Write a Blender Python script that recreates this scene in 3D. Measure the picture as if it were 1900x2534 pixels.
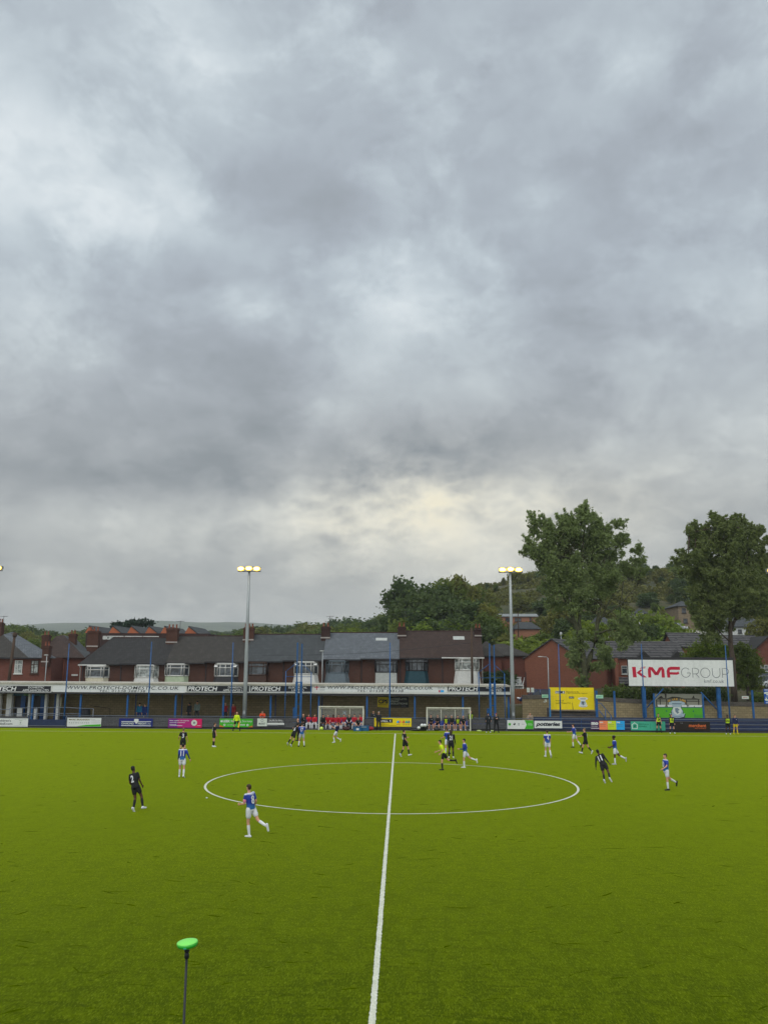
import bpy, bmesh, math, random
import numpy as np
from mathutils import Vector, Matrix, noise as mnoise
for o in list(bpy.data.objects): bpy.data.objects.remove(o)
SC = bpy.context.scene; COL = SC.collection; R = math.radians
rnd = random.Random(7)
# ---------------------------------------------------------------- camera
CAM_F, CAM_P, CAM_YAW, CAM_ROLL, CAM_H = 2116.06, .1782, .0202, .0057, 5.7779   # focal in photo pixels (photo 1900 x 2534)
_cy, _sy = math.cos(CAM_YAW), math.sin(CAM_YAW)
_r = np.array([_cy, _sy, 0]); _f0 = np.array([-_sy, _cy, 0])
FW = _f0*math.cos(CAM_P) + np.array([0, 0, math.sin(CAM_P)])
_u = -_f0*math.sin(CAM_P) + np.array([0, 0, math.cos(CAM_P)])
RT = _r*math.cos(CAM_ROLL) + _u*math.sin(CAM_ROLL); UP = -_r*math.sin(CAM_ROLL) + _u*math.cos(CAM_ROLL)
cam = bpy.data.cameras.new('camera'); camo = bpy.data.objects.new('camera', cam); COL.objects.link(camo)
cam.sensor_fit = 'VERTICAL'; cam.sensor_height = 36; cam.lens = 36*CAM_F/2534; cam.clip_end = 20000; cam.clip_start = .1
camo.matrix_world = Matrix(((RT[0], UP[0], -FW[0], 0), (RT[1], UP[1], -FW[1], 0), (RT[2], UP[2], -FW[2], CAM_H), (0, 0, 0, 1)))
SC.camera = camo
def ray(x, y): return FW + RT*(x-950)/CAM_F - UP*(y-1267)/CAM_F
def P(x, y, Y):
    d = ray(x, y); return Vector((d[0]*Y/d[1], Y, CAM_H + d[2]*Y/d[1]))
def G(x, y, z=0):
    d = ray(x, y); k = (z-CAM_H)/d[2]; return Vector((d[0]*k, d[1]*k, z))
# ---------------------------------------------------------------- world, sun, exposure
SUN_EL, SUN_AZ = 58, 205          # azimuth clockwise from +Y
w = bpy.data.worlds.new('World'); SC.world = w; w.use_nodes = True
nt = w.node_tree; nt.nodes.clear(); N = nt.nodes; L = nt.links
def nd(t, **k):
    n = N.new(t)
    for a, b in k.items(): setattr(n, a, b)
    return n
def mth(op, a, b=None, c=None, clamp=False):
    n = nd('ShaderNodeMath', operation=op, use_clamp=clamp)
    for i, v in enumerate((a, b, c)):
        if v is None: continue
        if isinstance(v, (int, float)): n.inputs[i].default_value = v
        else: L.new(v, n.inputs[i])
    return n.outputs[0]
def sstep(v, a, b, lo=0., hi=1.):
    n = nd('ShaderNodeMapRange', interpolation_type='SMOOTHSTEP'); L.new(v, n.inputs[0])
    for i, q in enumerate((a, b, lo, hi)): n.inputs[i+1].default_value = q
    return n.outputs[0]
def mixc(f, a, b):
    n = nd('ShaderNodeMix', data_type='RGBA')
    if isinstance(f, float): n.inputs[0].default_value = f
    else: L.new(f, n.inputs[0])
    for i, v in ((6, a), (7, b)):
        if isinstance(v, tuple): n.inputs[i].default_value = (*v, 1)
        else: L.new(v, n.inputs[i])
    return n.outputs[2]
tc = nd('ShaderNodeTexCoord'); sep = nd('ShaderNodeSeparateXYZ'); L.new(tc.outputs['Generated'], sep.inputs[0])
DX, DY, DZ = sep.outputs
# cloud masses seen from below: noise over the direction, flattened a little and squeezed towards the horizon
zq = mth('MULTIPLY', mth('POWER', mth('MAXIMUM', DZ, 0.), .8), 1.5)
comb = nd('ShaderNodeCombineXYZ'); L.new(DX, comb.inputs[0]); L.new(DY, comb.inputs[1]); L.new(zq, comb.inputs[2])
def noi(scale, det, rough, dist=0., off=(0, 0, 0), vec=None, stretch=(1, 1, 1)):
    m = nd('ShaderNodeMapping'); m.inputs['Location'].default_value = off; m.inputs['Scale'].default_value = stretch
    L.new(vec or comb.outputs[0], m.inputs[0])
    n = nd('ShaderNodeTexNoise'); L.new(m.outputs[0], n.inputs['Vector'])
    n.inputs['Scale'].default_value = scale; n.inputs['Detail'].default_value = det; n.inputs['Roughness'].default_value = rough; n.inputs['Distortion'].default_value = dist
    return n.outputs[0]
n1 = noi(2.2, 3.5, .5, .1, (5.3, 2.1, 0)); n2 = noi(5.2, 6, .5, .15, (1.2, 7.7, 3)); n3 = noi(13.0, 6, .55, .1, (9.1, 3.3, 1)); n4 = noi(24., 6, .55, .2, (3.1, 1.3, 4))
def blob(px, py, rad, sx=1., vert=1.):
    """soft patch of thinner or thicker cloud round a direction of the sky"""
    d = ray(px, py); d = d/np.linalg.norm(d)
    q = mth('ADD', mth('POWER', mth('DIVIDE', mth('SUBTRACT', DX, float(d[0])), sx), 2.), mth('POWER', mth('DIVIDE', mth('SUBTRACT', DZ, float(d[2])), vert), 2.))
    q = mth('ADD', q, mth('MULTIPLY', mth('SUBTRACT', n2, .5), rad*rad*3.2))
    g = mth('EXPONENT', mth('MULTIPLY', q, -1./(rad*rad)))
    return mth('MULTIPLY', g, sstep(DY, 0., .25))
dens = mth('ADD', mth('ADD', mth('MULTIPLY', mth('SUBTRACT', n1, .5), .4), mth('MULTIPLY', mth('SUBTRACT', n2, .5), .62)), mth('MULTIPLY', mth('SUBTRACT', n3, .5), .42))
for (px, py, rad, sx, vt, amp) in SKY_BLOBS if 'SKY_BLOBS' in globals() else [
    (1130, 1290, .05, 2.2, .8, .26), (1000, 1250, .035, 2.6, .6, .14), (740, 1290, .04, 2., .8, .16), (300, 1300, .05, 2.4, .6, .2), (470, 60, .09, 1.0, 1., .26), (60, 480, .08, 1.3, .8, .28),
    (620, 765, .035, 1.2, .8, .22), (1000, 760, .06, 1.0, 1., .17), (420, 560, .07, 1.6, .6, .15), (1780, 1160, .07, 1.6, .6, .14), (1060, 400, .1, 1., 1., .1), (0, 300, .06, 1., 1., .14),
    (900, 1100, .08, 3.2, .6, -.3), (300, 1180, .06, 3., .5, -.22), (450, 820, .085, 1.3, 1., -.2), (100, 700, .07, 1.3, .9, -.16), (1500, 1050, .1, 1.6, .8, -.13), (1500, 500, .14, 1.2, 1., -.13), (850, 480, .09, 1.5, .6, -.1), (780, 860, .06, 1.5, .6, -.12)]:
    dens = mth('ADD', dens, mth('MULTIPLY', blob(px, py, rad, sx, vt), amp))
rift = blob(1020, 1280, .07, 2.9, .8)
billow = mth('SUBTRACT', .55, mth('MULTIPLY', mth('ABSOLUTE', mth('SUBTRACT', n4, .5)), 5.))
dens = mth('ADD', dens, mth('MULTIPLY', rift, mth('ADD', mth('MULTIPLY', mth('SUBTRACT', n3, .5), 1.5), mth('MULTIPLY', billow, .22))))
dens = mth('ADD', dens, mth('MULTIPLY', billow, .04))
n5 = noi(4.6, 8, .6, .35, (7.7, 4.2, 9)); n6 = noi(8.5, 8, .6, .3, (2.7, 6.2, 5))
dens = mth('ADD', dens, mth('MULTIPLY', mth('SUBTRACT', sstep(n5, .455, .56), .45), .13)); dens = mth('ADD', dens, mth('MULTIPLY', mth('SUBTRACT', sstep(n6, .47, .56), .4), .08))
t = mth('ADD', mth('MULTIPLY', dens, 1.0), .50, clamp=True)
ramp = nd('ShaderNodeValToRGB'); L.new(t, ramp.inputs[0]); cr = ramp.color_ramp; cr.interpolation = 'B_SPLINE'
cr.elements[0].position = 0.05; cr.elements[0].color = (.31, .345, .375, 1)
cr.elements[1].position = 1.0; cr.elements[1].color = (.84, .90, .93, 1)
e = cr.elements.new(.35); e.color = (.41, .455, .515, 1)
e = cr.elements.new(.55); e.color = (.48, .545, .60, 1)
e = cr.elements.new(.75); e.color = (.63, .71, .76, 1)
low = sstep(DZ, .46, .04)                                      # lower sky: greyer and warmer
col = mixc(mth('MULTIPLY', low, .85), ramp.outputs[0], mixc(mth('POWER', t, 1.35), (.25, .27, .278), (.88, .865, .77)))
glow = blob(1140, 1280, .085, 2.4, .9)
col = mixc(mth('MULTIPLY', glow, mth('MULTIPLY', t, .75)), col, (1.0, .93, .72))
hz = sstep(DZ, .055, -.005)
col = mixc(mth('MULTIPLY', hz, .8), col, (.46, .48, .46))
# overhead the deck is brighter (as an overcast sky is at the zenith)
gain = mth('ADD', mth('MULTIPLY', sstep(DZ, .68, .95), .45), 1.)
gain = mth('ADD', gain, mth('MULTIPLY', sstep(DY, .1, -.5), 1.05))  # rear sky gain added to light house fronts and the stand's back wall
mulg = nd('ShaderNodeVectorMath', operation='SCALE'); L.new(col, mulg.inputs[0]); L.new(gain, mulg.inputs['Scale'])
sky = nd('ShaderNodeTexSky', sky_type='NISHITA', sun_disc=False); sky.sun_elevation = R(SUN_EL); sky.sun_rotation = R(SUN_AZ)
bgN = nd('ShaderNodeBackground'); L.new(sky.outputs[0], bgN.inputs[0]); bgN.inputs[1].default_value = .06
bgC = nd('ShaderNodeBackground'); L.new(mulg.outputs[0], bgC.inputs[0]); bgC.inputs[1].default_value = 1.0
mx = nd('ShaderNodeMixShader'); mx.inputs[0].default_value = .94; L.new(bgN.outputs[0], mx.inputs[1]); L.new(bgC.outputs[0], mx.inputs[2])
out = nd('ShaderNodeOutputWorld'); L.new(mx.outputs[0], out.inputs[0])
sl = bpy.data.lights.new('sun', 'SUN'); sl.energy = 1.1; sl.angle = R(35); sl.color = (1, .95, .87)
so = bpy.data.objects.new('sun', sl); COL.objects.link(so)
sd = Vector((math.sin(R(SUN_AZ))*math.cos(R(SUN_EL)), math.cos(R(SUN_AZ))*math.cos(R(SUN_EL)), math.sin(R(SUN_EL))))
so.rotation_euler = sd.to_track_quat('Z', 'Y').to_euler()
SC.view_settings.view_transform = 'Standard'; SC.view_settings.look = 'None'; SC.view_settings.exposure = 0; SC.view_settings.gamma = 1
# ---------------------------------------------------------------- materials
MATS = {}
def srgb(*c): return tuple((v/255/12.92 if v/255 <= .04045 else ((v/255+.055)/1.055)**2.4) for v in c)
class NT:
    def __init__(s, m): s.t = m.node_tree; s.n = s.t.nodes; s.l = s.t.links; s.b = s.n['Principled BSDF']
    def node(s, t, ins=None, **k):
        n = s.n.new(t)
        for a, b in k.items(): setattr(n, a, b)
        for a, b in (ins or {}).items(): s.set(n.inputs[a], b)
        return n
    def set(s, sock, v):
        if isinstance(v, bpy.types.NodeSocket): s.l.new(v, sock)
        elif isinstance(v, tuple) and len(v) == 3 and sock.type == 'RGBA': sock.default_value = (*v, 1)
        else: sock.default_value = v
    def noise(s, vec, scale, det=3, rough=.55, stretch=None):
        if stretch: vec = s.node('ShaderNodeMapping', {0: vec, 3: stretch}).outputs[0]
        return s.node('ShaderNodeTexNoise', {'Vector': vec, 'Scale': scale, 'Detail': det, 'Roughness': rough}).outputs[0]
    def mix(s, f, a, b, mode='MIX'):
        n = s.node('ShaderNodeMix', data_type='RGBA', blend_type=mode); s.set(n.inputs[0], f); s.set(n.inputs[6], a); s.set(n.inputs[7], b); return n.outputs[2]
    def rng(s, v, a, b, lo=0., hi=1.): return s.node('ShaderNodeMapRange', {0: v, 1: a, 2: b, 3: lo, 4: hi}, interpolation_type='SMOOTHSTEP').outputs[0]
    def obj(s): return s.node('ShaderNodeTexCoord').outputs['Object']
def new(name):
    m = bpy.data.materials.new(name); m.use_nodes = True; MATS[name] = m; return m, NT(m)
def mat(name, c, rough=.7, var=.18, scale=3., metal=0., bump=0., spec=.3, c2=None, stretch=None):
    if name in MATS: return MATS[name]
    m, n = new(name); v = n.obj()
    a = n.noise(v, scale, 4, .6, stretch); b = n.noise(v, scale*7, 3, .6)
    k = n.node('ShaderNodeMath', {0: a, 1: b}, operation='ADD').outputs[0]
    f = n.rng(k, .6, 1.4)
    dark = tuple(x*(1-var) for x in c); lite = c2 or tuple(min(1, x*(1+var)) for x in c)
    n.set(n.b.inputs['Base Color'], n.mix(f, dark, lite)); n.b.inputs['Roughness'].default_value = rough; n.b.inputs['Metallic'].default_value = metal
    n.b.inputs['Specular IOR Level'].default_value = spec
    if bump: n.set(n.b.inputs['Normal'], n.node('ShaderNodeBump', {'Height': b, 'Strength': bump, 'Distance': .02}).outputs[0])
    return m
def walluv(n):
    s = n.node('ShaderNodeSeparateXYZ', {0: n.obj()})
    a = n.node('ShaderNodeMath', {0: s.outputs[0], 1: s.outputs[1]}, operation='ADD').outputs[0]
    return n.node('ShaderNodeCombineXYZ', {0: a, 1: s.outputs[2]}).outputs[0]
def brick(name, c1, c2, mort, bw=.225, bh=.075, ms=.012, rough=.85, stain=.35, bump=.4):
    if name in MATS: return MATS[name]
    m, n = new(name); uv = walluv(n)
    b = n.node('ShaderNodeTexBrick', {'Vector': uv, 'Color1': c1, 'Color2': c2, 'Mortar': mort, 'Scale': 1., 'Mortar Size': ms, 'Brick Width': bw, 'Row Height': bh, 'Bias': 0., 'Mortar Smooth': .3})
    big = n.noise(uv, .45, 4, .6); fine = n.noise(uv, 9, 3, .7); streak = n.noise(uv, 1.3, 4, .6, (1.6, .25, 1))
    c = n.mix(n.rng(big, .35, .7, 0., stain), b.outputs[0], tuple(x*.45 for x in c1))
    c = n.mix(n.rng(streak, .5, .75, 0., stain*.8), c, tuple(x*.6+.02 for x in c2))
    c = n.mix(n.rng(fine, .3, .7, 0., .35), c, tuple(min(1, x*1.5) for x in c2))
    n.set(n.b.inputs['Base Color'], c); n.b.inputs['Roughness'].default_value = rough; n.b.inputs['Specular IOR Level'].default_value = .2
    n.set(n.b.inputs['Normal'], n.node('ShaderNodeBump', {'Height': b.outputs[1], 'Strength': -bump, 'Distance': .01}).outputs[0])
    return m
def tiles(name, c1, c2, line, row=.34, wide=.3, ms=.035, rough=.75, moss=None):
    if name in MATS: return MATS[name]
    m, n = new(name); s = n.node('ShaderNodeSeparateXYZ', {0: n.obj()})
    uv = n.node('ShaderNodeCombineXYZ', {0: n.node('ShaderNodeMath', {0: s.outputs[0], 1: s.outputs[1]}, operation='ADD').outputs[0] if moss == 'x' else s.outputs[0], 1: n.node('ShaderNodeMath', {0: s.outputs[2], 1: 1.5}, operation='MULTIPLY').outputs[0]}).outputs[0]
    b = n.node('ShaderNodeTexBrick', {'Vector': uv, 'Color1': c1, 'Color2': c2, 'Mortar': line, 'Scale': 1., 'Mortar Size': ms, 'Brick Width': wide, 'Row Height': row, 'Mortar Smooth': .4})
    big = n.noise(uv, .5, 5, .65); patch = n.noise(uv, 1.6, 6, .75); fine = n.noise(uv, 5., 4, .7)
    c = n.mix(n.rng(big, .35, .68, 0., .5), b.outputs[0], tuple(x*.55 for x in c1))
    c = n.mix(n.rng(patch, .5, .66, 0., .55), c, tuple(min(1, x*1.6+.01) for x in c2))
    c = n.mix(n.rng(fine, .48, .62, 0., .5), c, tuple(x*.5 for x in c1))
    n.set(n.b.inputs['Base Color'], c); n.b.inputs['Roughness'].default_value = rough; n.b.inputs['Specular IOR Level'].default_value = .3
    n.set(n.b.inputs['Normal'], n.node('ShaderNodeBump', {'Height': b.outputs[1], 'Strength': -.6, 'Distance': .02}).outputs[0])
    return m
def leaf(name, c, c2, trans=.25):
    if name in MATS: return MATS[name]
    m, n = new(name); v = n.obj()
    g = n.node('ShaderNodeNewGeometry')
    a = n.noise(v, .55, 2); b = n.noise(v, 3.2, 2)
    f = n.rng(n.node('ShaderNodeMath', {0: a, 1: b}, operation='ADD').outputs[0], .8, 1.25)
    col = n.mix(f, c, c2)
    col = n.mix(n.rng(g.outputs['Random Per Island'], 0., 1., 0., .5), col, tuple(x*.6 for x in c))
    oi = n.node('ShaderNodeObjectInfo')
    col = n.mix(n.rng(oi.outputs['Random'], .0, 1., 0., .3), col, (c2[0]*1.1, c2[1]*.95, c2[2]*.8))
    n.set(n.b.inputs['Base Color'], col); n.b.inputs['Roughness'].default_value = .65; n.b.inputs['Specular IOR Level'].default_value = .2
    tr = n.node('ShaderNodeBsdfTranslucent', {0: col}); mxs = n.node('ShaderNodeMixShader', {0: trans, 1: n.b.outputs[0], 2: tr.outputs[0]})
    n.l.new(mxs.outputs[0], n.n['Material Output'].inputs[0]); return m
def emit(name, c, s):
    m, n = new(name); n.set(n.b.inputs['Base Color'], (0., 0., 0.)); n.set(n.b.inputs['Emission Color'], c); n.b.inputs['Emission Strength'].default_value = s; return m
def glassm(name, c=(.03, .035, .04), rough=.08):
    m, n = new(name); v = n.obj(); n.set(n.b.inputs['Base Color'], n.mix(n.rng(n.noise(v, 2.5, 2), .4, .6), c, tuple(x*2.6 for x in c))); n.b.inputs['Roughness'].default_value = rough; n.b.inputs['Specular IOR Level'].default_value = .6; return m
# ---------------------------------------------------------------- objects
def tag(o, label=None, cat=None, group=None, kind=None):
    for k, v in (('label', label), ('category', cat), ('group', group), ('kind', kind)):
        if v: o[k] = v
    return o
def thing(name, loc, label, cat, group=None, rz=0.):
    o = bpy.data.objects.new(name, None); o.empty_display_size = .2; COL.objects.link(o); o.location = loc; o.rotation_euler.z = rz
    return tag(o, label, cat, group)
def link(name, me, parent=None, m=None):
    o = bpy.data.objects.new(name, me); COL.objects.link(o)
    if parent is not None: o.parent = parent
    if m is not None:
        for q in (m if isinstance(m, (list, tuple)) else [m]): me.materials.append(MATS[q] if isinstance(q, str) else q)
    return o
class MB:
    """collects boxes, polygons and tubes and links them as ONE mesh"""
    def __init__(s): s.v = []; s.f = []; s.mi = []; s.sm = []
    def add(s, vs, fs, mi=0, sm=False):
        b = len(s.v); s.v += [tuple(q) for q in vs]; s.f += [tuple(b+i for i in f) for f in fs]; s.mi += [mi]*len(fs); s.sm += [sm]*len(fs); return s
    def box(s, x0, x1, y0, y1, z0, z1, mi=0):
        v = [(x, y, z) for z in (z0, z1) for (x, y) in ((x0, y0), (x1, y0), (x1, y1), (x0, y1))]
        return s.add(v, [(3, 2, 1, 0), (4, 5, 6, 7), (0, 1, 5, 4), (1, 2, 6, 5), (2, 3, 7, 6), (3, 0, 4, 7)], mi)
    def poly(s, pts, mi=0): return s.add(pts, [tuple(range(len(pts)))], mi)
    def prism(s, pts, off, mi=0):
        """polygon pts extruded along off"""
        n = len(pts); a = [Vector(p) for p in pts]; b = [p+Vector(off) for p in a]
        return s.add(a+b, [tuple(range(n)), tuple(range(2*n-1, n-1, -1))] + [(i, n+i, n+(i+1) % n, (i+1) % n) for i in range(n)][::1], mi)
    def tube(s, pts, rad, seg=6, mi=0, cap=True):
        pts = [Vector(p) for p in pts]; rs = rad if isinstance(rad, (list, tuple)) else [rad]*len(pts); ring = []; n = len(pts)
        for i, p in enumerate(pts):
            d = (pts[min(i+1, n-1)]-pts[max(i-1, 0)]).normalized(); a = d.cross(Vector((0, 0, 1)) if abs(d.z) < .95 else Vector((1, 0, 0))).normalized(); b = d.cross(a)
            ring += [p+(a*math.cos(2*math.pi*k/seg)+b*math.sin(2*math.pi*k/seg))*rs[i] for k in range(seg)]
        f = [(i*seg+k, i*seg+(k+1) % seg, (i+1)*seg+(k+1) % seg, (i+1)*seg+k) for i in range(n-1) for k in range(seg)]
        if cap: f += [tuple(range(seg))[::-1], tuple((n-1)*seg+k for k in range(seg))]
        return s.add(ring, f, mi, True)
    def lathe(s, prof, c=(0, 0, 0), seg=20, mi=0, ax='z'):
        v = []; n = len(prof)
        for r, z in prof:
            for k in range(seg):
                a = 2*math.pi*k/seg; q = (r*math.cos(a), r*math.sin(a), z)
                if ax == 'y': q = (q[0], q[2], q[1])
                v.append((c[0]+q[0], c[1]+q[1], c[2]+q[2]))
        f = [(i*seg+k, i*seg+(k+1) % seg, (i+1)*seg+(k+1) % seg, (i+1)*seg+k) for i in range(n-1) for k in range(seg)] + [tuple(range(seg))[::-1], tuple((n-1)*seg+k for k in range(seg))]
        return s.add(v, f, mi, True)
    def ball(s, c, r, mi=0, seg=12, rings=7):
        r = r if isinstance(r, (tuple, list)) else (r, r, r); v = [(c[0], c[1], c[2]-r[2])]
        for i in range(1, rings):
            t = math.pi*i/rings
            for k in range(seg):
                a = 2*math.pi*k/seg; v.append((c[0]+r[0]*math.sin(t)*math.cos(a), c[1]+r[1]*math.sin(t)*math.sin(a), c[2]-r[2]*math.cos(t)))
        v.append((c[0], c[1], c[2]+r[2])); f = [(0, 1+(k+1) % seg, 1+k) for k in range(seg)]
        for i in range(rings-2):
            for k in range(seg): f.append((1+i*seg+k, 1+i*seg+(k+1) % seg, 1+(i+1)*seg+(k+1) % seg, 1+(i+1)*seg+k))
        l = len(v)-1; f += [(l, 1+(rings-2)*seg+k, 1+(rings-2)*seg+(k+1) % seg) for k in range(seg)]
        return s.add(v, f, mi, True)
    def build(s, name, m, parent=None, bevel=0., fix=True):
        me = bpy.data.meshes.new(name); me.from_pydata(s.v, [], s.f)
        me.polygons.foreach_set('material_index', s.mi); me.polygons.foreach_set('use_smooth', s.sm); me.update()
        if fix:
            bm = bmesh.new(); bm.from_mesh(me); bmesh.ops.recalc_face_normals(bm, faces=bm.faces); bm.to_mesh(me); bm.free()
        o = link(name, me, parent, m)
        if bevel:
            b = o.modifiers.new('bevel', 'BEVEL'); b.width = bevel; b.segments = 2; b.limit_method = 'ANGLE'
        return o
def copy_tree(o, parent=None):
    c = o.copy(); COL.objects.link(c)
    if parent is not None: c.parent = parent
    for ch in [q for q in bpy.data.objects if q.parent == o]: copy_tree(ch, c)
    return c
def text_mesh(s, bold=0., shear=0., space=1.):
    cu = bpy.data.curves.new('text', 'FONT'); cu.body = s; cu.size = 1; cu.offset = bold; cu.shear = shear; cu.space_character = space; cu.resolution_u = 4; cu.align_x = 'CENTER'
    o = bpy.data.objects.new('text', cu); COL.objects.link(o); dg = bpy.context.evaluated_depsgraph_get(); dg.update()
    me = bpy.data.meshes.new_from_object(o.evaluated_get(dg)); bpy.data.objects.remove(o); bpy.data.curves.remove(cu); return me
def fit_text(s, x0, x1, z0, z1, y, m, parent, bold=0., shear=0., name='lettering', space=1., face=-1):
    """lettering fitted into a rectangle of the local XZ plane at depth y"""
    me = text_mesh(s, bold, shear, space); me.name = name; me.materials.clear()
    co = np.array([v.co[:] for v in me.vertices]); lo = co.min(0); hi = co.max(0)
    sx = (x1-x0)/max(hi[0]-lo[0], 1e-6); sz = (z1-z0)/max(hi[1]-lo[1], 1e-6)
    out = np.empty_like(co); out[:, 0] = x0+(co[:, 0]-lo[0])*sx; out[:, 2] = z0+(co[:, 1]-lo[1])*sz; out[:, 1] = y
    me.vertices.foreach_set('co', out.ravel()); me.update()
    return link(name, me, parent, m)
MATS['white'] = mat('white_paint', (.61, .60, .56), .5, .14, 1.2); MATS['black'] = mat('black_paint', (.02, .021, .025), .45, .3)
mat('blue_steel', (.012, .085, .24), .45, .35, 2.); mat('dark_blue_steel', (.012, .045, .14), .5, .35, 2.); mat('galvanised', (.33, .35, .35), .5, .16, 1.5, .3, stretch=(3, 3, .3)); mat('cream_paint', (.62, .56, .42), .6); mat('pale_green_paint', (.43, .5, .34), .6)
mat('grey_blue_paint', (.12, .15, .17), .6); mat('teal_paint', (.012, .05, .065), .5); mat('light_grey_paint', (.42, .43, .40), .6); mat('brown_paint', (.06, .03, .02), .6); mat('dark_paint', (.03, .028, .03), .6)
mat('concrete', (.36, .34, .29), .9, .28, 1.5, bump=.3); mat('dark_concrete', (.085, .08, .085), .9, .35, 1.2, bump=.3, stretch=(.5, 1, 3)); mat('wood_pole', (.07, .045, .03), .9, .3, 4, stretch=(3, 3, .3)); mat('bark', (.075, .055, .04), .95, .45, 3, bump=.8, stretch=(3, 3, .5)); mat('green_bark', (.07, .07, .035), .95, .4, 3, bump=.8)
glassm('glass'); glassm('curtain_glass', (.16, .17, .16), .3); mat('terracotta', (.25, .08, .045), .85, .3, 8); mat('lead', (.38, .37, .35), .7)
brick('brick_red', srgb(116, 66, 54), srgb(96, 54, 45), srgb(112, 82, 70)); brick('brick_brown', srgb(88, 56, 45), srgb(70, 45, 37), srgb(84, 65, 55), stain=.5); brick('brick_new', srgb(132, 82, 64), srgb(112, 68, 52), srgb(140, 96, 80), stain=.15); brick('brick_dark', srgb(70, 48, 42), srgb(52, 36, 34), srgb(60, 48, 44))
brick('block_wall', srgb(156, 140, 106), srgb(130, 116, 86), srgb(104, 94, 72), .45, .225, .02, stain=.35); brick('stone', srgb(138, 122, 98), srgb(112, 98, 80), srgb(120, 108, 90), .4, .2, .02); brick('brick_orange', srgb(176, 96, 60), srgb(150, 78, 50), srgb(160, 110, 84), stain=.1); brick('brick_hill', srgb(160, 112, 84), srgb(140, 92, 72), srgb(150, 112, 92), stain=.1)
tiles('roof_charcoal', srgb(54, 52, 50), srgb(46, 45, 44), srgb(30, 29, 28)); tiles('roof_brown', srgb(66, 62, 56), srgb(57, 53, 48), srgb(40, 37, 34), .3); tiles('roof_slate', srgb(74, 77, 77), srgb(64, 67, 68), srgb(46, 48, 50), .3); tiles('roof_pale_slate', srgb(104, 108, 112), srgb(90, 94, 98), srgb(66, 70, 74), .3); tiles('roof_rust', srgb(70, 52, 42), srgb(58, 42, 36), srgb(36, 28, 26), .3)
tiles('roof_ribbed', srgb(88, 86, 84), srgb(80, 76, 76), srgb(24, 24, 26), .52, 3., .15, moss='x'); tiles('roof_light', srgb(150, 154, 152), srgb(136, 140, 140), srgb(110, 112, 112), .4)
leaf('leaf_mid', (.10, .155, .032), (.20, .26, .055), .5); leaf('leaf_dark', (.062, .105, .034), (.12, .17, .055), .45); leaf('leaf_bright', (.12, .19, .022), (.23, .30, .04), .4); leaf('leaf_willow', (.19, .27, .09), (.34, .43, .18), .58); leaf('leaf_olive', (.13, .15, .035), (.24, .25, .06), .45); leaf('leaf_tall', (.145, .21, .07), (.27, .33, .12), .55); leaf('leaf_pine', (.012, .03, .016), (.022, .05, .022), .1)
# ================================================================ ground, pitch, hills, air
def ss(a, b, x):
    t = min(1, max(0, (x-a)/(b-a))); return t*t*(3-2*t)
def terrain(x, y):
    z = 1.5*ss(88.2, 88.9, y)
    z += ss(8, 14, x)*(.45*ss(88.2, 88.9, y) + 1.2*ss(95, 116, y))
    ridge = (31*ss(-26, 44, x)+3*ss(45, 100, x)) * ss(112, 305, y)
    roll = 1+.06*math.sin(x*.045+.5)+.04*math.sin(x*.11)
    z += ridge*roll + 5*ss(200, 420, y)*ss(30, -120, x)
    z -= 60*ss(500, 900, y)
    return z
def grid_mesh(xs, ys, fz):
    v = [(x, y, fz(x, y)) for y in ys for x in xs]; n = len(xs)
    return v, [(j*n+i, j*n+i+1, (j+1)*n+i+1, (j+1)*n+i) for j in range(len(ys)-1) for i in range(n-1)]
m, n = new('hill_ground'); v = n.obj()
a = n.noise(v, .03, 5, .6); b = n.noise(v, .25, 4, .6); c_ = n.noise(v, 2., 3, .6)
col = n.mix(n.rng(a, .4, .6), (.046, .055, .014), (.072, .064, .024)); col = n.mix(n.rng(b, .45, .6, 0, .8), col, (.022, .036, .009)); col = n.mix(n.rng(c_, .4, .65, 0, .4), col, (.10, .075, .035))
n.set(n.b.inputs['Base Color'], col); n.b.inputs['Roughness'].default_value = 1
mb = MB(); xs = [-900, -600, -400, -300, -220]+[i*4.-180 for i in range(91)]+[220, 300, 400, 600, 900]
ys = [-60, -20, 20, 60, 88.2, 88.5, 88.9]+[92+i*4. for i in range(90)]+[480, 540, 620, 760, 900, 1200]
v, f = grid_mesh(xs, ys, lambda x, y: terrain(x, y)-.05); mb.add(v, f, 0, True); tag(mb.build('ground', 'hill_ground'), kind='structure')
# turf scuffs: thin marks left by boots and goals dragged over the pitch
def scuffs():
    r = random.Random(12); mb = MB()
    for i in range(520):
        y = 11+62*r.random()**1.5; x = r.uniform(-.52, .52)*y-.5; a = r.gauss(0, .45)+(math.pi if r.random() < .5 else 0); L_ = r.uniform(.1, .5)*(1+.4*(r.random() < .2)*2); wd = r.uniform(.008, .026)*(1+y/45); cu = r.uniform(-.5, .5); k = 5; up, dn = [], []
        for j in range(k+1):
            t_ = j/k; px_ = x+math.cos(a+cu*t_)*L_*t_; py_ = y+math.sin(a+cu*t_)*L_*t_; h = wd*math.sin(math.pi*(.08+.84*t_))*r.uniform(.6, 1.2); nx, ny = -math.sin(a+cu*t_)*h, math.cos(a+cu*t_)*h; up.append((px_+nx, py_+ny, .003)); dn.append((px_-nx, py_-ny, .003))
        for j in range(k): mb.add([dn[j], dn[j+1], up[j+1], up[j]], [(0, 1, 2, 3)])
    mat('scuff', (.055, .084, .0006), 1., .45, 9., spec=0.); tag(mb.build('pitch_scuffs', 'scuff', fix=False), kind='structure')
scuffs()
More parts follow.
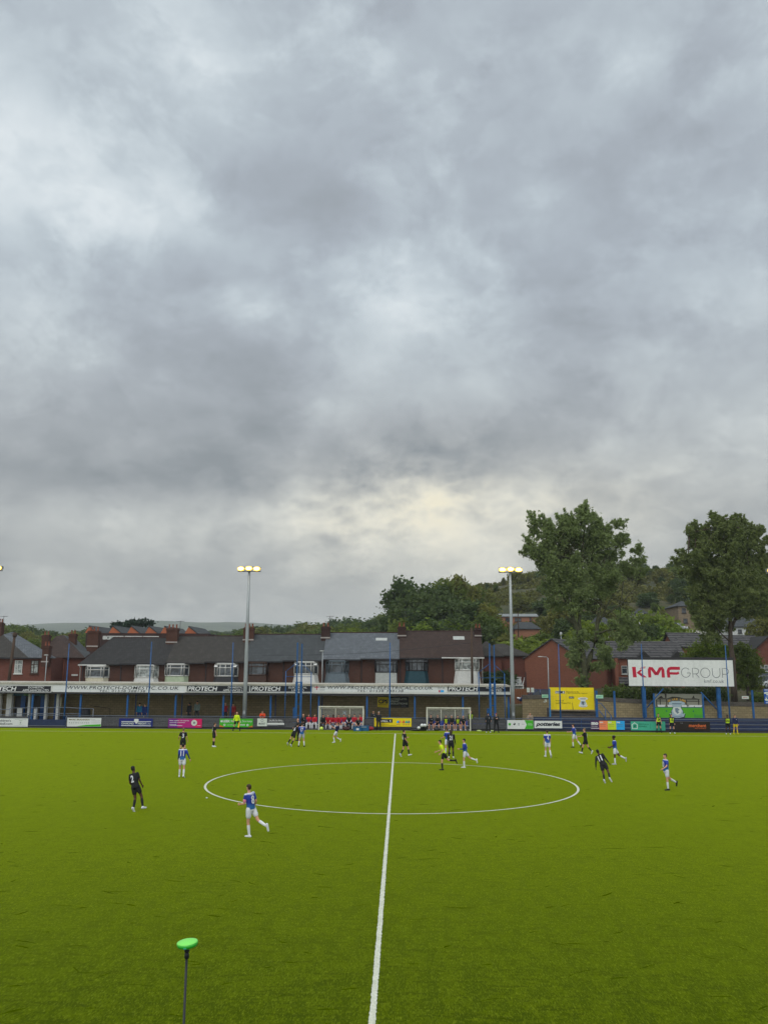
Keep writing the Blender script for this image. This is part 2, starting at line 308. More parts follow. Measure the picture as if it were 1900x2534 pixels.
# distant moor
m, n = new('moor'); v = n.obj(); a = n.noise(v, .002, 5, .6); b = n.noise(v, .012, 4, .6)
col = n.mix(n.rng(a, .4, .6), (.09, .11, .055), (.055, .075, .03)); col = n.mix(n.rng(b, .5, .62, 0, .6), col, (.03, .045, .02)); n.set(n.b.inputs['Base Color'], col); n.b.inputs['Roughness'].default_value = 1
def moor(x, y):
    t = ss(1100, 3000, y); px = 950+x*2116/max(y, 500)
    crest = 152+10*math.sin(x*.0016+1)+5*math.sin(x*.006)+2.5*math.sin(x*.021) - .012*max(0, x+1000) - .03*max(0, x+300)
    return -62+(crest+62)*t - 40*ss(3050, 3600, y)
mb = MB(); v, f = grid_mesh([-2600+i*60. for i in range(75)], [900, 1100]+[1200+i*100. for i in range(25)], moor); mb.add(v, f, 0, True); tag(mb.build('hills', 'moor'), kind='structure')
# pitch surface
m, n = new('turf'); v = n.obj()
st1 = n.noise(v, 1., 4, .62, (.35, 1.5, 1)); st2 = n.noise(v, 1., 5, .65, (1.5, 5.5, 1)); big = n.noise(v, .09, 4, .6); fine = n.noise(v, 1.7, 9, .78, (1.5, .5, 1)); fin2 = n.noise(v, 8., 7, .8, (1.5, .4, 1))
wv = n.node('ShaderNodeMapping', {0: v, 2: (0., 0., .35), 3: (.55, 2.6, 1.)}).outputs[0]; scu = n.noise(wv, 1.6, 6, .6)
wv2 = n.node('ShaderNodeMapping', {0: v, 2: (0., 0., -.4), 1: (31., 7., 0.), 3: (.8, 3.2, 1.)}).outputs[0]; scu2 = n.noise(wv2, 1.9, 6, .62)
col = n.mix(n.rng(big, .35, .65), (.048, .074, .0003), (.058, .084, .0005))
col = n.mix(n.rng(st1, .4, .66, 0, .3), col, (.052, .078, .0004))
col = n.mix(n.rng(st2, .42, .7, 0, .32), col, (.092, .115, .001))
col = n.mix(n.rng(scu, .555, .61, 0, .7), col, (.014, .024, .0005)); col = n.mix(n.rng(scu2, .565, .62, 0, .65), col, (.015, .026, .0006))
col = n.mix(n.rng(fine, .38, .68, 0., .5), (0., 0., 0.), (1., 1., 1.)) if False else n.mix(n.rng(fine, .53, .44, 0, .75), col, (.024, .042, .0004)); col = n.mix(n.rng(fin2, .52, .60, 0, .6), col, (.122, .16, .005))
tiny = n.noise(v, 30., 3, .8, (1.2, .28, 1)); clump = n.noise(v, 3.2, 3, .6, (.5, 1.6, 1))
col = n.mix(n.rng(tiny, .5, .40, 0, .8), col, (.012, .026, .0003)); col = n.mix(n.rng(tiny, .56, .66, 0, .7), col, (.20, .24, .02)); col = n.mix(n.rng(clump, .60, .68, 0, .45), col, (.02, .035, .0005))
n.set(n.b.inputs['Base Color'], col); n.b.inputs['Roughness'].default_value = .75; n.b.inputs['Specular IOR Level'].default_value = .02
n.b.inputs['Sheen Weight'].default_value = .9; n.b.inputs['Sheen Roughness'].default_value = .3; n.set(n.b.inputs['Sheen Tint'], (.50, .64, .0))
n.set(n.b.inputs['Normal'], n.node('ShaderNodeBump', {'Height': fine, 'Strength': .5, 'Distance': .02}).outputs[0])
TOUCH = 76.53; HX = -.458; CZ = 44.68
mb = MB(); mb.box(-58, 58, 6, 80.25, -.04, 0); tag(mb.build('pitch', 'turf'), kind='structure')
m, n = new('line_paint'); v = n.obj(); a = n.noise(v, 22, 4, .75); b = n.noise(v, 2.2, 3)
n.set(n.b.inputs['Base Color'], n.mix(n.rng(a, .53, .40, 0, .42), n.mix(n.rng(b, .4, .6), (.68, .67, .56), (.60, .60, .48)), (.26, .30, .12))); n.b.inputs['Roughness'].default_value = .8
mb = MB(); w_ = .055
mb.poly([(-50, TOUCH-w_, .004), (52, TOUCH-w_, .004), (52, TOUCH+w_, .004), (-50, TOUCH+w_, .004)])
mb.poly([(HX-w_, 45, .004), (HX+w_, 45, .004), (HX+w_, TOUCH-w_, .004), (HX-w_, TOUCH-w_, .004)])
rj = random.Random(2); pj = [(HX-w_+rj.uniform(-.011, .011), HX+w_+rj.uniform(-.011, .011)) for _ in range(701)]; pj[-1] = (HX-w_, HX+w_)
for i in range(700): mb.poly([(pj[i][0], 10+i*.05, .004), (pj[i][1], 10+i*.05, .004), (pj[i+1][1], 10.05+i*.05, .004), (pj[i+1][0], 10.05+i*.05, .004)])
k = 160
for i in range(k):
    a0 = 2*math.pi*i/k; a1 = 2*math.pi*(i+1)/k
    if i in (k//4-1, k//4, 3*k//4-1, 3*k//4): pass
    mb.poly([(HX+r*math.cos(a), CZ+r*math.sin(a), .008) for (r, a) in ((9.15-w_, a0), (9.15+w_, a0), (9.15+w_, a1), (9.15-w_, a1))])
tag(mb.build('pitch_markings', 'line_paint'), kind='structure')
mb = MB(); mb.box(-60, 60, 80.26, 88.1, -.04, .03); tag(mb.build('path', 'dark_concrete'), kind='structure')
# ================================================================ perimeter barrier
FY = 80.45
def pxX(px, Y, py=1780): return P(px, py, Y).x
mat('barrier_grey', (.075, .073, .078), .75, .4, 1.1, stretch=(.3, 1, 6)); mat('barrier_dark', (.03, .027, .027), .8, .3)
mat('rail_grey', (.16, .18, .21), .5, .2, 1.); mat('step_blue', (.018, .03, .075), .7, .3)
def barrier(px0, px1, label, style='panel'):
    x0, x1 = pxX(px0, FY), pxX(px1, FY); t = thing('perimeter_barrier', ((x0+x1)/2, FY, 0), label, 'barrier', 'barriers round the far side of the pitch'); a, b = x0-(x0+x1)/2, x1-(x0+x1)/2
    MB().tube([(a, 0, 1.13), (b, 0, 1.13)], .028).build('top_rail', 'rail_grey', t)
    if style == 'panel':
        mb = MB(); mb.box(a, b, -.02, .02, .2, .62); mb.box(a, b, .0, .03, .64, 1.02); mb.build('panel', 'barrier_grey', t)
    elif style == 'gate':
        mb = MB(); mb.box(a, b, -.02, .02, .22, .75); mb.build('panel', 'step_blue', t)
        MB().box(a, b, -.03, .01, .16, .2).build('bottom_rail', 'rail_grey', t)
    else:
        for z in (.35, .74): MB().tube([(a, 0, z), (b, 0, z)], .022).build('middle_rail', 'rail_grey', t)
    MB().box(a, b, .03, .09, 0, .18).build('kick_board', 'barrier_dark', t)
    k = max(1, int((b-a)/3.1))
    for i in range(k+1):
        x = a+(b-a)*i/k; MB().box(x-.035, x+.035, .04, .1, 0, 1.12).build('post', 'dark_blue_steel' if style != 'panel' else 'rail_grey', t)
barrier(-70, 69, 'grey barrier behind the white football company board at the far left'); barrier(71, 163, 'short blue gate panel between two white boards at the left', 'gate')
barrier(165, 738, 'long grey panelled barrier carrying five boards left of the seated red players'); barrier(899, 1054, 'grey panelled barrier between the two team shelters'); barrier(1165, 1252, 'grey barrier behind the blue seats and the two coaches in black')
barrier(1254, 1900, 'open railed barrier below the yellow and the white billboards', 'rails')
# ================================================================ covered stand
SY, WY = 83., 87.2
xl, xr = pxX(-90, SY), pxX(1264, SY, 1700)
st = thing('covered_stand', ((xl+xr)/2, SY, 0), 'long low covered terrace with white fascia, blue columns and a block back wall', 'stand'); cx = (xl+xr)/2; a, b = xl-cx, xr-cx
WL = pxX(150, WY)-cx; MB().box(WL, b, WY-SY, WY-SY+.2, 0, 3.55).build('back_wall', 'block_wall', st)
mb = MB()
for i in range(5): mb.box(a, b, 1.0+i*.62, 1.62+i*.62+(0 if i < 4 else .1), 0, .16*(i+1))
mb.build('terrace', 'dark_concrete', st)
mat('fascia_white', (.66, .65, .60), .6, .12, .8, stretch=(.5, 1, 4)); mat('roof_sheet', (.42, .39, .32), .85, .4, 1.6, stretch=(.4, 1, 1))
zt, zb = P(600, 1696, SY).z, P(600, 1714.6, SY).z
MB().box(a, b, -.06, .06, zb, zt).build('fascia', 'fascia_white', st)
mb = MB(); mb.box(a, b, -.16, .07, zt+.003, zt+.16); mb.build('gutter', 'roof_sheet', st)
mb = MB(); mb.prism([(a, .063, zb+.5), (a, WY-SY+.35, zb+.8), (a, WY-SY+.35, zb+.9), (a, .063, zt+.1)], (b-a, 0, 0)); mb.build('roof', 'roof_sheet', st)
MB().box(a, b, -.03, .03, zb-.2, zb-.002).build('beam', 'dark_paint', st)
for px in (81, 200, 316, 435, 553, 670, 789, 908, 1026, 1145, 1258): 
    x = pxX(px, SY+.3, 1750)-cx; MB().box(x-.085, x+.085, .2, .36, 0, zb).build('column', 'blue_steel', st)
for px in (337, 451, 682, 575, 797):
    x = pxX(px, 85.6, 1740)-cx; MB().box(x-.05, x+.05, 85.55-SY, 85.65-SY, .3, zb+.3).build('rear_post', 'dark_blue_steel', st)
# changing room block at the left end
bx0, bx1 = pxX(-90, 84.6), pxX(118, 84.6); t = thing('kiosk_block', (bx0, 84.6, 0), 'white pillared block with blue doors under the left end of the stand', 'building')
W_ = bx1-bx0; MB().box(0, W_+.3, 1.0, 1.2, .3, 3.2).build('rear_wall', 'block_wall', t)
def kx(px): return pxX(px, 84.6, 1740)-bx0
for (p0, p1) in ((-28, 3), (18, 30.5), (71, 76), (112, 117), (141, 147)): MB().box(kx(p0), kx(p1), -.1, .35, .3, 3.0).build('pillar', 'white', t)
for (p0, p1, z1) in ((46, 58, 1.55), (87.5, 95, 1.5)): MB().box(kx(p0), kx(p1), -.12, .1, .3, z1).build('low_pillar', 'white', t)
for (p0, p1) in ((47, 58), (96, 112), (130, 141)): MB().box(kx(p0), kx(p1), .5, .6, .3, 2.9).build('door', mat('door_blue', (.01, .06, .20), .4), t)
for (p0, p1) in ((31, 47), (60, 71), (78, 95), (4, 17)): MB().box(kx(p0), kx(p1), .62, .7, .3, 2.9).build('dark_doorway', 'dark_paint' if p0 != 4 else 'block_wall', t)
MB().box(kx(30), kx(112), .2, .3, 2.72, 2.95).build('lintel', mat('lintel_green', (.02, .09, .13), .5), t)
MB().box(kx(57), kx(73), .1, .16, 2.72, 2.98).build('exit_sign', mat('sign_green', (.10, .22, .10), .5), t)
# railings
def railing(name, pts, label, m='blue_steel', r=.028, posts=(), z0=0.):
    base = Vector(pts[0][0]); base.z = z0; t = thing(name, base, label, 'railing')
    for s in pts: MB().tube([Vector(q)-base for q in s], r).build('rail', m, t)
    for q in posts: MB().tube([(q[0]-base.x, q[1]-base.y, 0), Vector(q)-base], r*1.2).build('post', m, t)
a1, a2, a3 = P(26, 1752, 82.4), P(162, 1751, 82.4), P(232, 1754, 82.4); 
railing('handrail', [[P(-30, 1756, 82.4), P(26, 1755.5, 82.4)], [a1, a2, a3], [P(26, 1765.5, 82.4), P(200, 1766, 82.4)]], 'blue tubular handrail in front of the white pillars and blue doors', 'rail_grey', .03, [a1, P(92, 1751.5, 82.4), a3])
q = [P(225, 1746, 85.9), P(273, 1753, 85.9), P(273, 1773, 85.9)]; railing('handrail', [q], 'thin dark sloping handrail on the block wall right of the black bin', 'barrier_dark', .025)
# ================================================================ masts and net posts
def netpost(px, ptop, pbot, Y, label, r=.055, m='blue_steel'):
    b = P(px, pbot, Y); top = P(px+1, ptop, Y); o = MB().tube([(0, 0, 0), (0, 0, top.z*.4), (0, 0, top.z)], [r*1.5, r*1.1, r*.7], 8).build('net_post', m); o.location = (b.x, Y, 0); tag(o, label, 'post', 'tall blue ball net posts')
netpost(158, 1592, 1795, 80.9, 'tall thin blue post crossing the fascia just before WWW at the left'); netpost(365, 1588, 1795, 80.9, 'tall thin blue post crossing the fascia lettering beside two spectators in blue'); netpost(570, 1590, 1795, 80.9, 'tall thin blue post between the two red-clad spectators')
netpost(964, 1590, 1795, 80.9, 'tall thin blue post right of the black and yellow print sign'); netpost(1387, 1594, 1795, 80.9, 'tall thin blue post crossing the yellow billboard'); netpost(1595, 1594, 1795, 80.9, 'tall thin blue post crossing the red letters of the white billboard'); netpost(1806, 1597, 1795, 80.9, 'tall blue post crossing the right end of the white billboard')
def tower(px, right, label):
    b = P(px, 1800, 81.2); t = thing('net_tower', (b.x, 81.2, 0), label, 'tower', 'blue ball net towers')
    s = 81.2/2116; h = 7.9
    for dx in (-5, 6): MB().box(dx*s-.1, dx*s+.1, -.1, .1, 0, 4.3).box(dx*s-.055, dx*s+.055, -.05, .05, 4.3, h if dx < 0 else h-.1).build('main_post', 'blue_steel', t)
    for z in (1.2, 2.2, 3.2, 4.2): MB().box(-5*s, 6*s, -.03, .03, z, z+.07).build('cross_bar', 'blue_steel', t)
    for dx, zt_ in ((-32, 5.25), (30, 5.15)): MB().tube([(dx*s, 0, 0), (dx*s, 0, zt_)], .045).build('side_post', 'blue_steel', t)
    MB().tube([(-32*s, 0, 5.25), (-7*s, 0, 6.0)], .03).build('brace', 'blue_steel', t); MB().tube([(30*s, 0, 5.15), (8*s, 0, 5.9)], .03).build('brace', 'blue_steel', t)
    for z in (4.75,): MB().tube([(-32*s, 0, z), (30*s, 0, z)], .025).build('cross_bar', 'blue_steel', t)
    MB().box(-13*s, -5*s, .1, .5, 0, 1.95).build('winch_box', 'blue_steel', t)
tower(737, 0, 'blue ball net tower left of the red team shelter'); tower(1219, 1, 'blue ball net tower behind the two coaches in black')
E_LAMP = emit('lamp_glow', (1., .84, .5), 26.); E_REF = emit('lamp_reflector_glow', (1., .58, .06), 2.6)  # reflectors emit on their own to draw the yellow fringe round each lens
def floodlight(px, label):
    b = P(px, 1775, 82.); t = thing('floodlight_mast', (b.x, 82., 0), label, 'floodlight', 'floodlight masts along the far touchline')
    h = 14.75; MB().tube([(0, 0, 0), (0, 0, 4), (0, 0, 10), (0, 0, h)], [.20, .19, .15, .11], 10).build('mast', 'galvanised', t)
    MB().box(-1.1, 1.1, -.05, .05, h-.1, h).build('cross_arm', 'galvanised', t)
    MB().box(-.1, .1, -.26, -.19, 1.25, 1.6).build('access_door', 'galvanised', t)
    for i, x in enumerate((-.76, 0., .77)):
        z = h+.16+(.05 if i == 1 else 0)
        hd = MB().prism([(x-.32, -.3, z-.22), (x-.32, .22, z-.05), (x-.32, .22, z+.2), (x-.32, -.22, z+.24)], (.64, 0, 0)).build('lamp_head', 'galvanised', t, .02)
        c0 = Vector((x, -.27, z+.01)); MB().ball((c0.x, c0.y-.03, c0.z-.01), (.36, .05, .22)).build('reflector_glow', E_REF, hd); MB().ball((c0.x, c0.y-.09, c0.z-.01), (.23, .04, .10)).build('lens', E_LAMP, hd)
for px, lb in ((-52, 'floodlight mast at the left edge with only its lamp glow in the frame'), (605, 'grey floodlight mast in front of the black domestic appliances sign'), (1269, 'grey floodlight mast at the right end of the covered stand'), (1951, 'floodlight mast at the right edge with its lamps beyond the tall tree')): floodlight(px, lb)
# ================================================================ walls at the right
rw0, rw1 = P(1292, 1750, WY).x, 62.
t = thing('block_boundary_wall', ((rw0+rw1)/2, WY, 0), 'grey block wall running right from the stand under the hedge', 'wall'); c0 = (rw0+rw1)/2; y1 = 1.
def wtop(px, py): return P(px, py, WY)
pr = [wtop(1292, 1722), wtop(1360, 1722), wtop(1480, 1727), wtop(1620, 1735), wtop(1900, 1741)]
mb = MB(); pts = [(rw0-c0, 0, 0)]+[(q.x-c0, 0, q.z-.32) for q in pr]+[(rw1-c0, 0, pr[-1].z-.32), (rw1-c0, 0, 0)]; mb.prism(pts, (0, .3, 0)); mb.build('blockwork', 'block_wall', t)
mb = MB(); top = [(q.x-c0, -.03, q.z-.317) for q in pr]+[(rw1-c0, -.03, pr[-1].z-.317)]; mb.prism(top+[(x, y, z+.4) for x, y, z in top[::-1]], (0, .36, 0)); mb.build('coping', mat('coping_dark', (.10, .085, .07), .95, .4, 2), t)
mb = MB()
for i in range(4): mb.box(0, 60-P(1330, 1780, 82).x, i*.85, (i+1)*.85, 0, .26*(i+1))
t = mb.build('terrace_steps', 'step_blue'); t.location = (P(1330, 1780, 82).x, 81.6, 0); tag(t, 'dark stepped terrace behind the open railing on the right', 'terrace')
for i in range(4): MB().box(.02, 59.9-t.location.x, i*.85-.01, i*.85+.3, .26*(i+1)+.003, .26*(i+1)+.03).build('step_edge', 'barrier_grey', t)
y0 = P(1361, 1780, 85).x; y1_ = P(1486, 1780, 85).x; mb = MB()
for i in range(5): mb.box(0, y1_-y0-.1*i, i*.5, 2.6, .8+i*.25-.25, .8+i*.25)
t = mb.build('upper_steps', 'dark_concrete'); t.location = (y0, 84.2, 0); tag(t, 'brown concrete steps under the yellow billboard', 'steps')
for i in range(5): MB().box(0.02, y1_-y0-.1*i-.02, i*.5-.012, i*.5+.16, .803+i*.25, .83+i*.25).build('step_edge', mat('step_tan', (.22, .17, .11), .9, .35, 2), t)
for px, pt, pb, r, lb in ((1360, 1704, 1790, .07, 'light blue square post at the left side of the yellow billboard'), (1520, 1710, 1782, .09, 'blue post standing against the block wall right of the steps'), (1475, 1709, 1768, .11, 'thick blue post at the right side of the yellow billboard'), (1862, 1708, 1785, .08, 'blue post before the block wall near the right edge'), (1618, 1716, 1784, .07, 'blue post at the left side of the painted crest mural'), (1739, 1716, 1784, .07, 'blue post at the right side of the painted crest mural')):
    Y = 84.4; a_, b_ = P(px, pt, Y), P(px, pb, Y); o = MB().box(-r, r, -r, r, 0, a_.z).build('blue_post', mat('light_blue_steel', (.03, .16, .33), .45, .3) if px == 1360 else 'blue_steel'); o.location = (P(px, (pt+pb)/2, Y).x, Y, 0); tag(o, lb, 'post')
q = [P(1478, 1740.5, 84), P(1486, 1740.5, 84), P(1512, 1772, 84)]; railing('handrail', [q, [P(1480, 1756, 84), P(1502, 1784, 84)]], 'blue handrail sloping down right of the yellow billboard', 'blue_steel', .035, [P(1497, 1757, 84), P(1511, 1771, 84)])
# ================================================================ boards and signs
def paint(name, c, rough=.45, var=.06): return mat('ink_'+name, c, rough, var, 1.5)
paint('white', (.68, .68, .66)); paint('navy', srgb(22, 34, 112)); paint('magenta', srgb(176, 30, 118)); paint('purple', srgb(112, 34, 130)); paint('crimson', srgb(206, 24, 92)); paint('green', srgb(66, 170, 34)); paint('darkgreen', srgb(40, 120, 40)); paint('dark', srgb(30, 30, 36)); paint('grey', srgb(90, 92, 96)); paint('yellow', srgb(232, 206, 10), .45, .05); paint('orange', srgb(236, 130, 84)); paint('lime', srgb(192, 210, 40)); paint('cyan', srgb(40, 160, 224)); paint('plum', srgb(72, 34, 84)); paint('teal', srgb(64, 168, 138)); paint('teal_dark', srgb(24, 110, 84)); paint('brown', srgb(36, 26, 22)); paint('rust', srgb(206, 100, 50)); paint('red', srgb(186, 24, 56)); paint('fascia_black', srgb(34, 34, 40)); paint('mid_grey', srgb(134, 136, 138)); paint('pale', srgb(206, 212, 200)); paint('blue', srgb(20, 78, 160)); paint('gold', srgb(206, 160, 60)); paint('silver', srgb(164, 182, 188)); paint('silver_dark', srgb(112, 130, 140)); paint('turf', srgb(84, 168, 34)); paint('ink', srgb(24, 28, 44)); paint('skyline', srgb(140, 138, 122)); paint('skyline_dark', srgb(46, 42, 34)); paint('olive', srgb(110, 96, 20)); paint('mint', srgb(170, 214, 180))
class Board:
    """flat sign; drawn in photo-pixel coordinates of its own rectangle"""
    def __init__(s, px0, py0, px1, py1, Y, name, label, cat, face, group=None, th=.03, frame=None, slant=0.):
        a, b = P(px0, (py0+py1)/2, Y), P(px1, (py0+py1)/2, Y); c, d = P((px0+px1)/2, py0, Y), P((px0+px1)/2, py1, Y)
        s.px0, s.py1 = px0, py1; s.W, s.H = b.x-a.x, c.z-d.z; s.kx = s.W/(px1-px0); s.kz = s.H/(py1-py0)
        s.t = thing(name, (a.x, Y, d.z), label, cat, group); s.th = th; s.layer = 0
        MB().box(0, s.W, 0, th, 0, s.H).build('board', face, s.t)
        if frame: 
            mb = MB(); g = .05
            for q in ((-g, s.W+g, -g, 0), (-g, s.W+g, s.H, s.H+g)): mb.box(q[0], q[1], -.012, th, q[2], q[3])
            for q in ((-g, 0), (s.W, s.W+g)): mb.box(q[0], q[1], -.01, th, .001, s.H-.001)
            mb.build('frame', frame, s.t)
    def seams(s, xs=(), ys=(), m='ink_mid_grey'):
        for q in xs: MB().box(s.x(q)-.008, s.x(q)+.008, -.0035, -.0004, .01, s.H-.01).build('panel_joint', m, s.t)
        for q in ys: MB().box(.01, s.W-.01, -.0033, -.0004, s.z(q)-.006, s.z(q)+.006).build('panel_joint', m, s.t)
    def x(s, px): return (px-s.px0)*s.kx
    def z(s, py): return (s.py1-py)*s.kz
    def text(s, body, x0, y0, x1, y1, m, bold=.02, shear=0., d=.010, space=1.): return fit_text(body, s.x(x0), s.x(x1), s.z(y1), s.z(y0), -d, m, s.t, bold, shear, space=space)
    def rect(s, x0, y0, x1, y1, m, d=.004, name='stripe'): return MB().box(s.x(x0), s.x(x1), -d, -.0005, s.z(y1), s.z(y0)).build(name, m, s.t)
    def poly(s, pts, m, d=.005, name='emblem'): return MB().prism([(s.x(a), -d, s.z(b)) for a, b in pts], (0, d-.0007, 0)).build(name, m, s.t)
    def disc(s, cx, cy, r, m, d=.006, name='emblem', ry=None, k=20): return s.poly([(cx+r*math.cos(2*math.pi*i/k), cy+(ry or r)*math.sin(2*math.pi*i/k)) for i in range(k)], m, d, name)
BY = 80.36; GB = 'advertising boards along the far touchline'
def crest(b, cx, cy, h, c1, c2, c3, o=0.):
    """club crest: scroll on top, waisted shield, scroll below"""
    w = h*.36
    b.poly([(cx-w*1.35, cy-h*.42), (cx-w*.7, cy-h*.5), (cx+w*.7, cy-h*.5), (cx+w*1.35, cy-h*.42), (cx+w*1.25, cy-h*.29), (cx+w*.75, cy-h*.27), (cx+w*.6, cy-h*.12), (cx+w*.95, cy+h*.1), (cx+w*.85, cy+h*.25), (cx+w*1.25, cy+h*.22), (cx+w*1.05, cy+h*.42), (cx, cy+h*.5), (cx-w*1.05, cy+h*.42), (cx-w*1.25, cy+h*.22), (cx-w*.85, cy+h*.25), (cx-w*.95, cy+h*.1), (cx-w*.6, cy-h*.12), (cx-w*.75, cy-h*.27), (cx-w*1.25, cy-h*.29)], c1, .006+o)
    b.poly([(cx-w*.6, cy-h*.14), (cx+w*.6, cy-h*.14), (cx+w*.75, cy+h*.08), (cx+w*.5, cy+h*.24), (cx, cy+h*.33), (cx-w*.5, cy+h*.24), (cx-w*.75, cy+h*.08)], c2, .009+o)
    b.poly([(cx-w*.8, cy-h*.38), (cx+w*.8, cy-h*.38), (cx+w*.7, cy-h*.31), (cx-w*.7, cy-h*.31)], c3, .009+o)
    b.poly([(cx-w*.35, cy-h*.08), (cx+w*.1, cy-h*.1), (cx+w*.4, cy+h*.02), (cx+w*.1, cy+h*.08), (cx+w*.3, cy+h*.18), (cx, cy+h*.25), (cx-w*.3, cy+h*.12)], c3, .012+o)
    b.poly([(cx-w*.8, cy+h*.36), (cx, cy+h*.41), (cx+w*.8, cy+h*.36), (cx+w*.8, cy+h*.39), (cx, cy+h*.45), (cx-w*.8, cy+h*.39)], c3, .009+o)
# touchline boards
b = Board(-34, 1777.5, 70, 1798, BY, 'advertising_board', 'white board with childrens football lettering and a pale crest at the left edge', 'board', 'ink_white', GB)
b.text("Children's", -8, 1780.5, 28, 1785.8, 'ink_grey', .02); b.text('Football.com', -14, 1788, 32, 1793.5, 'ink_grey', .02); crest(b, 52, 1787.5, 12, 'ink_pale', 'ink_white', 'ink_mid_grey'); b.rect(37, 1780, 66, 1780.6, 'ink_mid_grey'); b.rect(37, 1795.6, 66, 1796, 'ink_mid_grey')
b = Board(167, 1776.5, 251, 1798, BY, 'advertising_board', 'white board with small green lettering and a green sweep along its foot', 'board', 'ink_white', GB)
b.text('MARK BRANNAN', 171, 1779, 222, 1782.6, 'ink_olive', .02); b.text('ASSOCIATES', 171, 1787, 222, 1790.3, 'ink_mid_grey', .01, 0, .01, 1.6); b.poly([(190, 1797.5), (215, 1793.6), (250.5, 1792), (250.5, 1797.5)], 'ink_green'); b.rect(225, 1780, 236, 1780.5, 'ink_mid_grey'); b.rect(227, 1783.5, 248, 1784, 'ink_mid_grey'); b.rect(227, 1788.5, 248, 1789, 'ink_mid_grey')
b = Board(295, 1778, 378.5, 1798, BY, 'advertising_board', 'navy board with white diamond emblem and freight company name', 'board', 'ink_navy', GB)
b.rect(301, 1785, 374.5, 1786.6, 'ink_white'); b.rect(301, 1795, 374.5, 1796.6, 'ink_white'); b.poly([(332, 1781), (334, 1779), (342, 1779), (343.5, 1781), (343, 1785), (338, 1792), (333, 1785)], 'ink_white', .009); b.text('DIAMOND', 302, 1788, 332, 1793, 'ink_pale', .02); b.text('FREIGHT', 342, 1788, 363, 1793, 'ink_pale', .02); b.text('LTD', 364, 1789.5, 373, 1793, 'ink_pale', .0)
b = Board(417, 1778.5, 500, 1800.5, BY, 'advertising_board', 'purple to magenta board with white circle logo', 'board', 'ink_magenta', GB)
b.rect(417.3, 1778.8, 440, 1800.2, 'ink_purple', .002); b.poly([(478, 1778.8), (499.7, 1778.8), (499.7, 1800.2), (484, 1800.2)], 'ink_crimson', .002); b.disc(481, 1788.6, 7.2, 'ink_pale'); b.disc(481, 1788.6, 3, 'ink_mid_grey', .009); b.text('Better together, with expertise', 420, 1782.2, 468, 1785, 'ink_white', .03); b.text('supporting communities', 420, 1787, 458, 1789.6, 'ink_white', .02); b.rect(420, 1792.4, 437, 1793.4, 'ink_white'); b.rect(421, 1795, 452, 1796, 'ink_white'); b.rect(488, 1795, 497, 1795.8, 'ink_white')
b = Board(543.5, 1778.5, 626, 1799.5, BY, 'advertising_board', 'green building society board behind the yellow-shirted linesman', 'board', 'ink_green', GB)
b.disc(548.5, 1785, 2.6, 'ink_white'); b.text('LEEK', 552, 1781.6, 570, 1787.6, 'ink_white', .04); b.text('Building Society', 572, 1781.8, 624, 1788.4, 'ink_white', .0); b.text('www.leekbs.co.uk', 562, 1792.5, 586, 1795, 'ink_pale', .0); b.text('600600', 592, 1791.5, 607, 1795.4, 'ink_white', .03)
for cx in (556, 613): b.disc(cx, 1794, 2.7, 'ink_white'); b.disc(cx, 1794, 1.1, 'ink_dark', .009)
b.poly([(544, 1799.2), (556, 1799.2), (544, 1794)], 'ink_rust', .003); b.poly([(625.6, 1799.2), (614, 1799.2), (625.6, 1795)], 'ink_rust', .003)
b = Board(637, 1778, 661, 1797, BY, 'advertising_board', 'small white square board with round grey logo below the spectator in orange', 'board', 'ink_pale', GB); b.disc(649, 1783, 3.4, 'ink_mid_grey'); b.disc(649, 1783, 2.3, 'ink_pale', .009); b.text('MUSKET', 641, 1788.5, 657, 1793, 'ink_grey', .01)
b = Board(661.6, 1778, 704, 1797, BY, 'advertising_board', 'charcoal board with white slogan right of the small square board', 'board', 'barrier_grey', GB); b.text('Your Skills. Our Mission', 665, 1781, 699, 1783.6, 'ink_white', .03); b.text('A Golden Standard Training', 664, 1785.5, 700, 1788, 'ink_white', .02); b.rect(661.8, 1789.2, 703.6, 1793.2, 'ink_white'); b.rect(662, 1794.6, 688, 1795.6, 'ink_mid_grey')
b = Board(926, 1777, 1018, 1798, BY, 'advertising_board', 'yellow board with black name panel between the team shelters', 'board', 'ink_yellow', GB)
b.rect(939, 1779.5, 971, 1788.5, 'ink_ink'); b.text('BALL', 941, 1781.5, 960, 1786.6, 'ink_white', .04); b.poly([(963, 1784), (967, 1780.6), (967, 1782.6), (965.4, 1784), (967, 1785.6), (967, 1787.4)], 'ink_white', .009); b.rect(942, 1791.5, 963, 1792.4, 'ink_olive'); b.rect(944, 1794.6, 980, 1795.4, 'ink_olive')
for (x, c) in ((981, 'ink_cyan'), (986, 'ink_orange'), (995, 'ink_rust'), (1002, 'ink_teal'), (1008, 'ink_silver_dark')): b.poly([(x, 1786), (x+4, 1782), (x+7, 1786.5), (x+6, 1789), (x, 1789)], c)
for x in (981, 986, 997, 1003, 1009): b.rect(x, 1790.5, x+3.6, 1794.5, 'ink_gold')
b = Board(1254.5, 1782, 1319, 1804, BY, 'advertising_board', 'white board ending in a green arrow right of the grey bin', 'board', 'ink_white', GB)
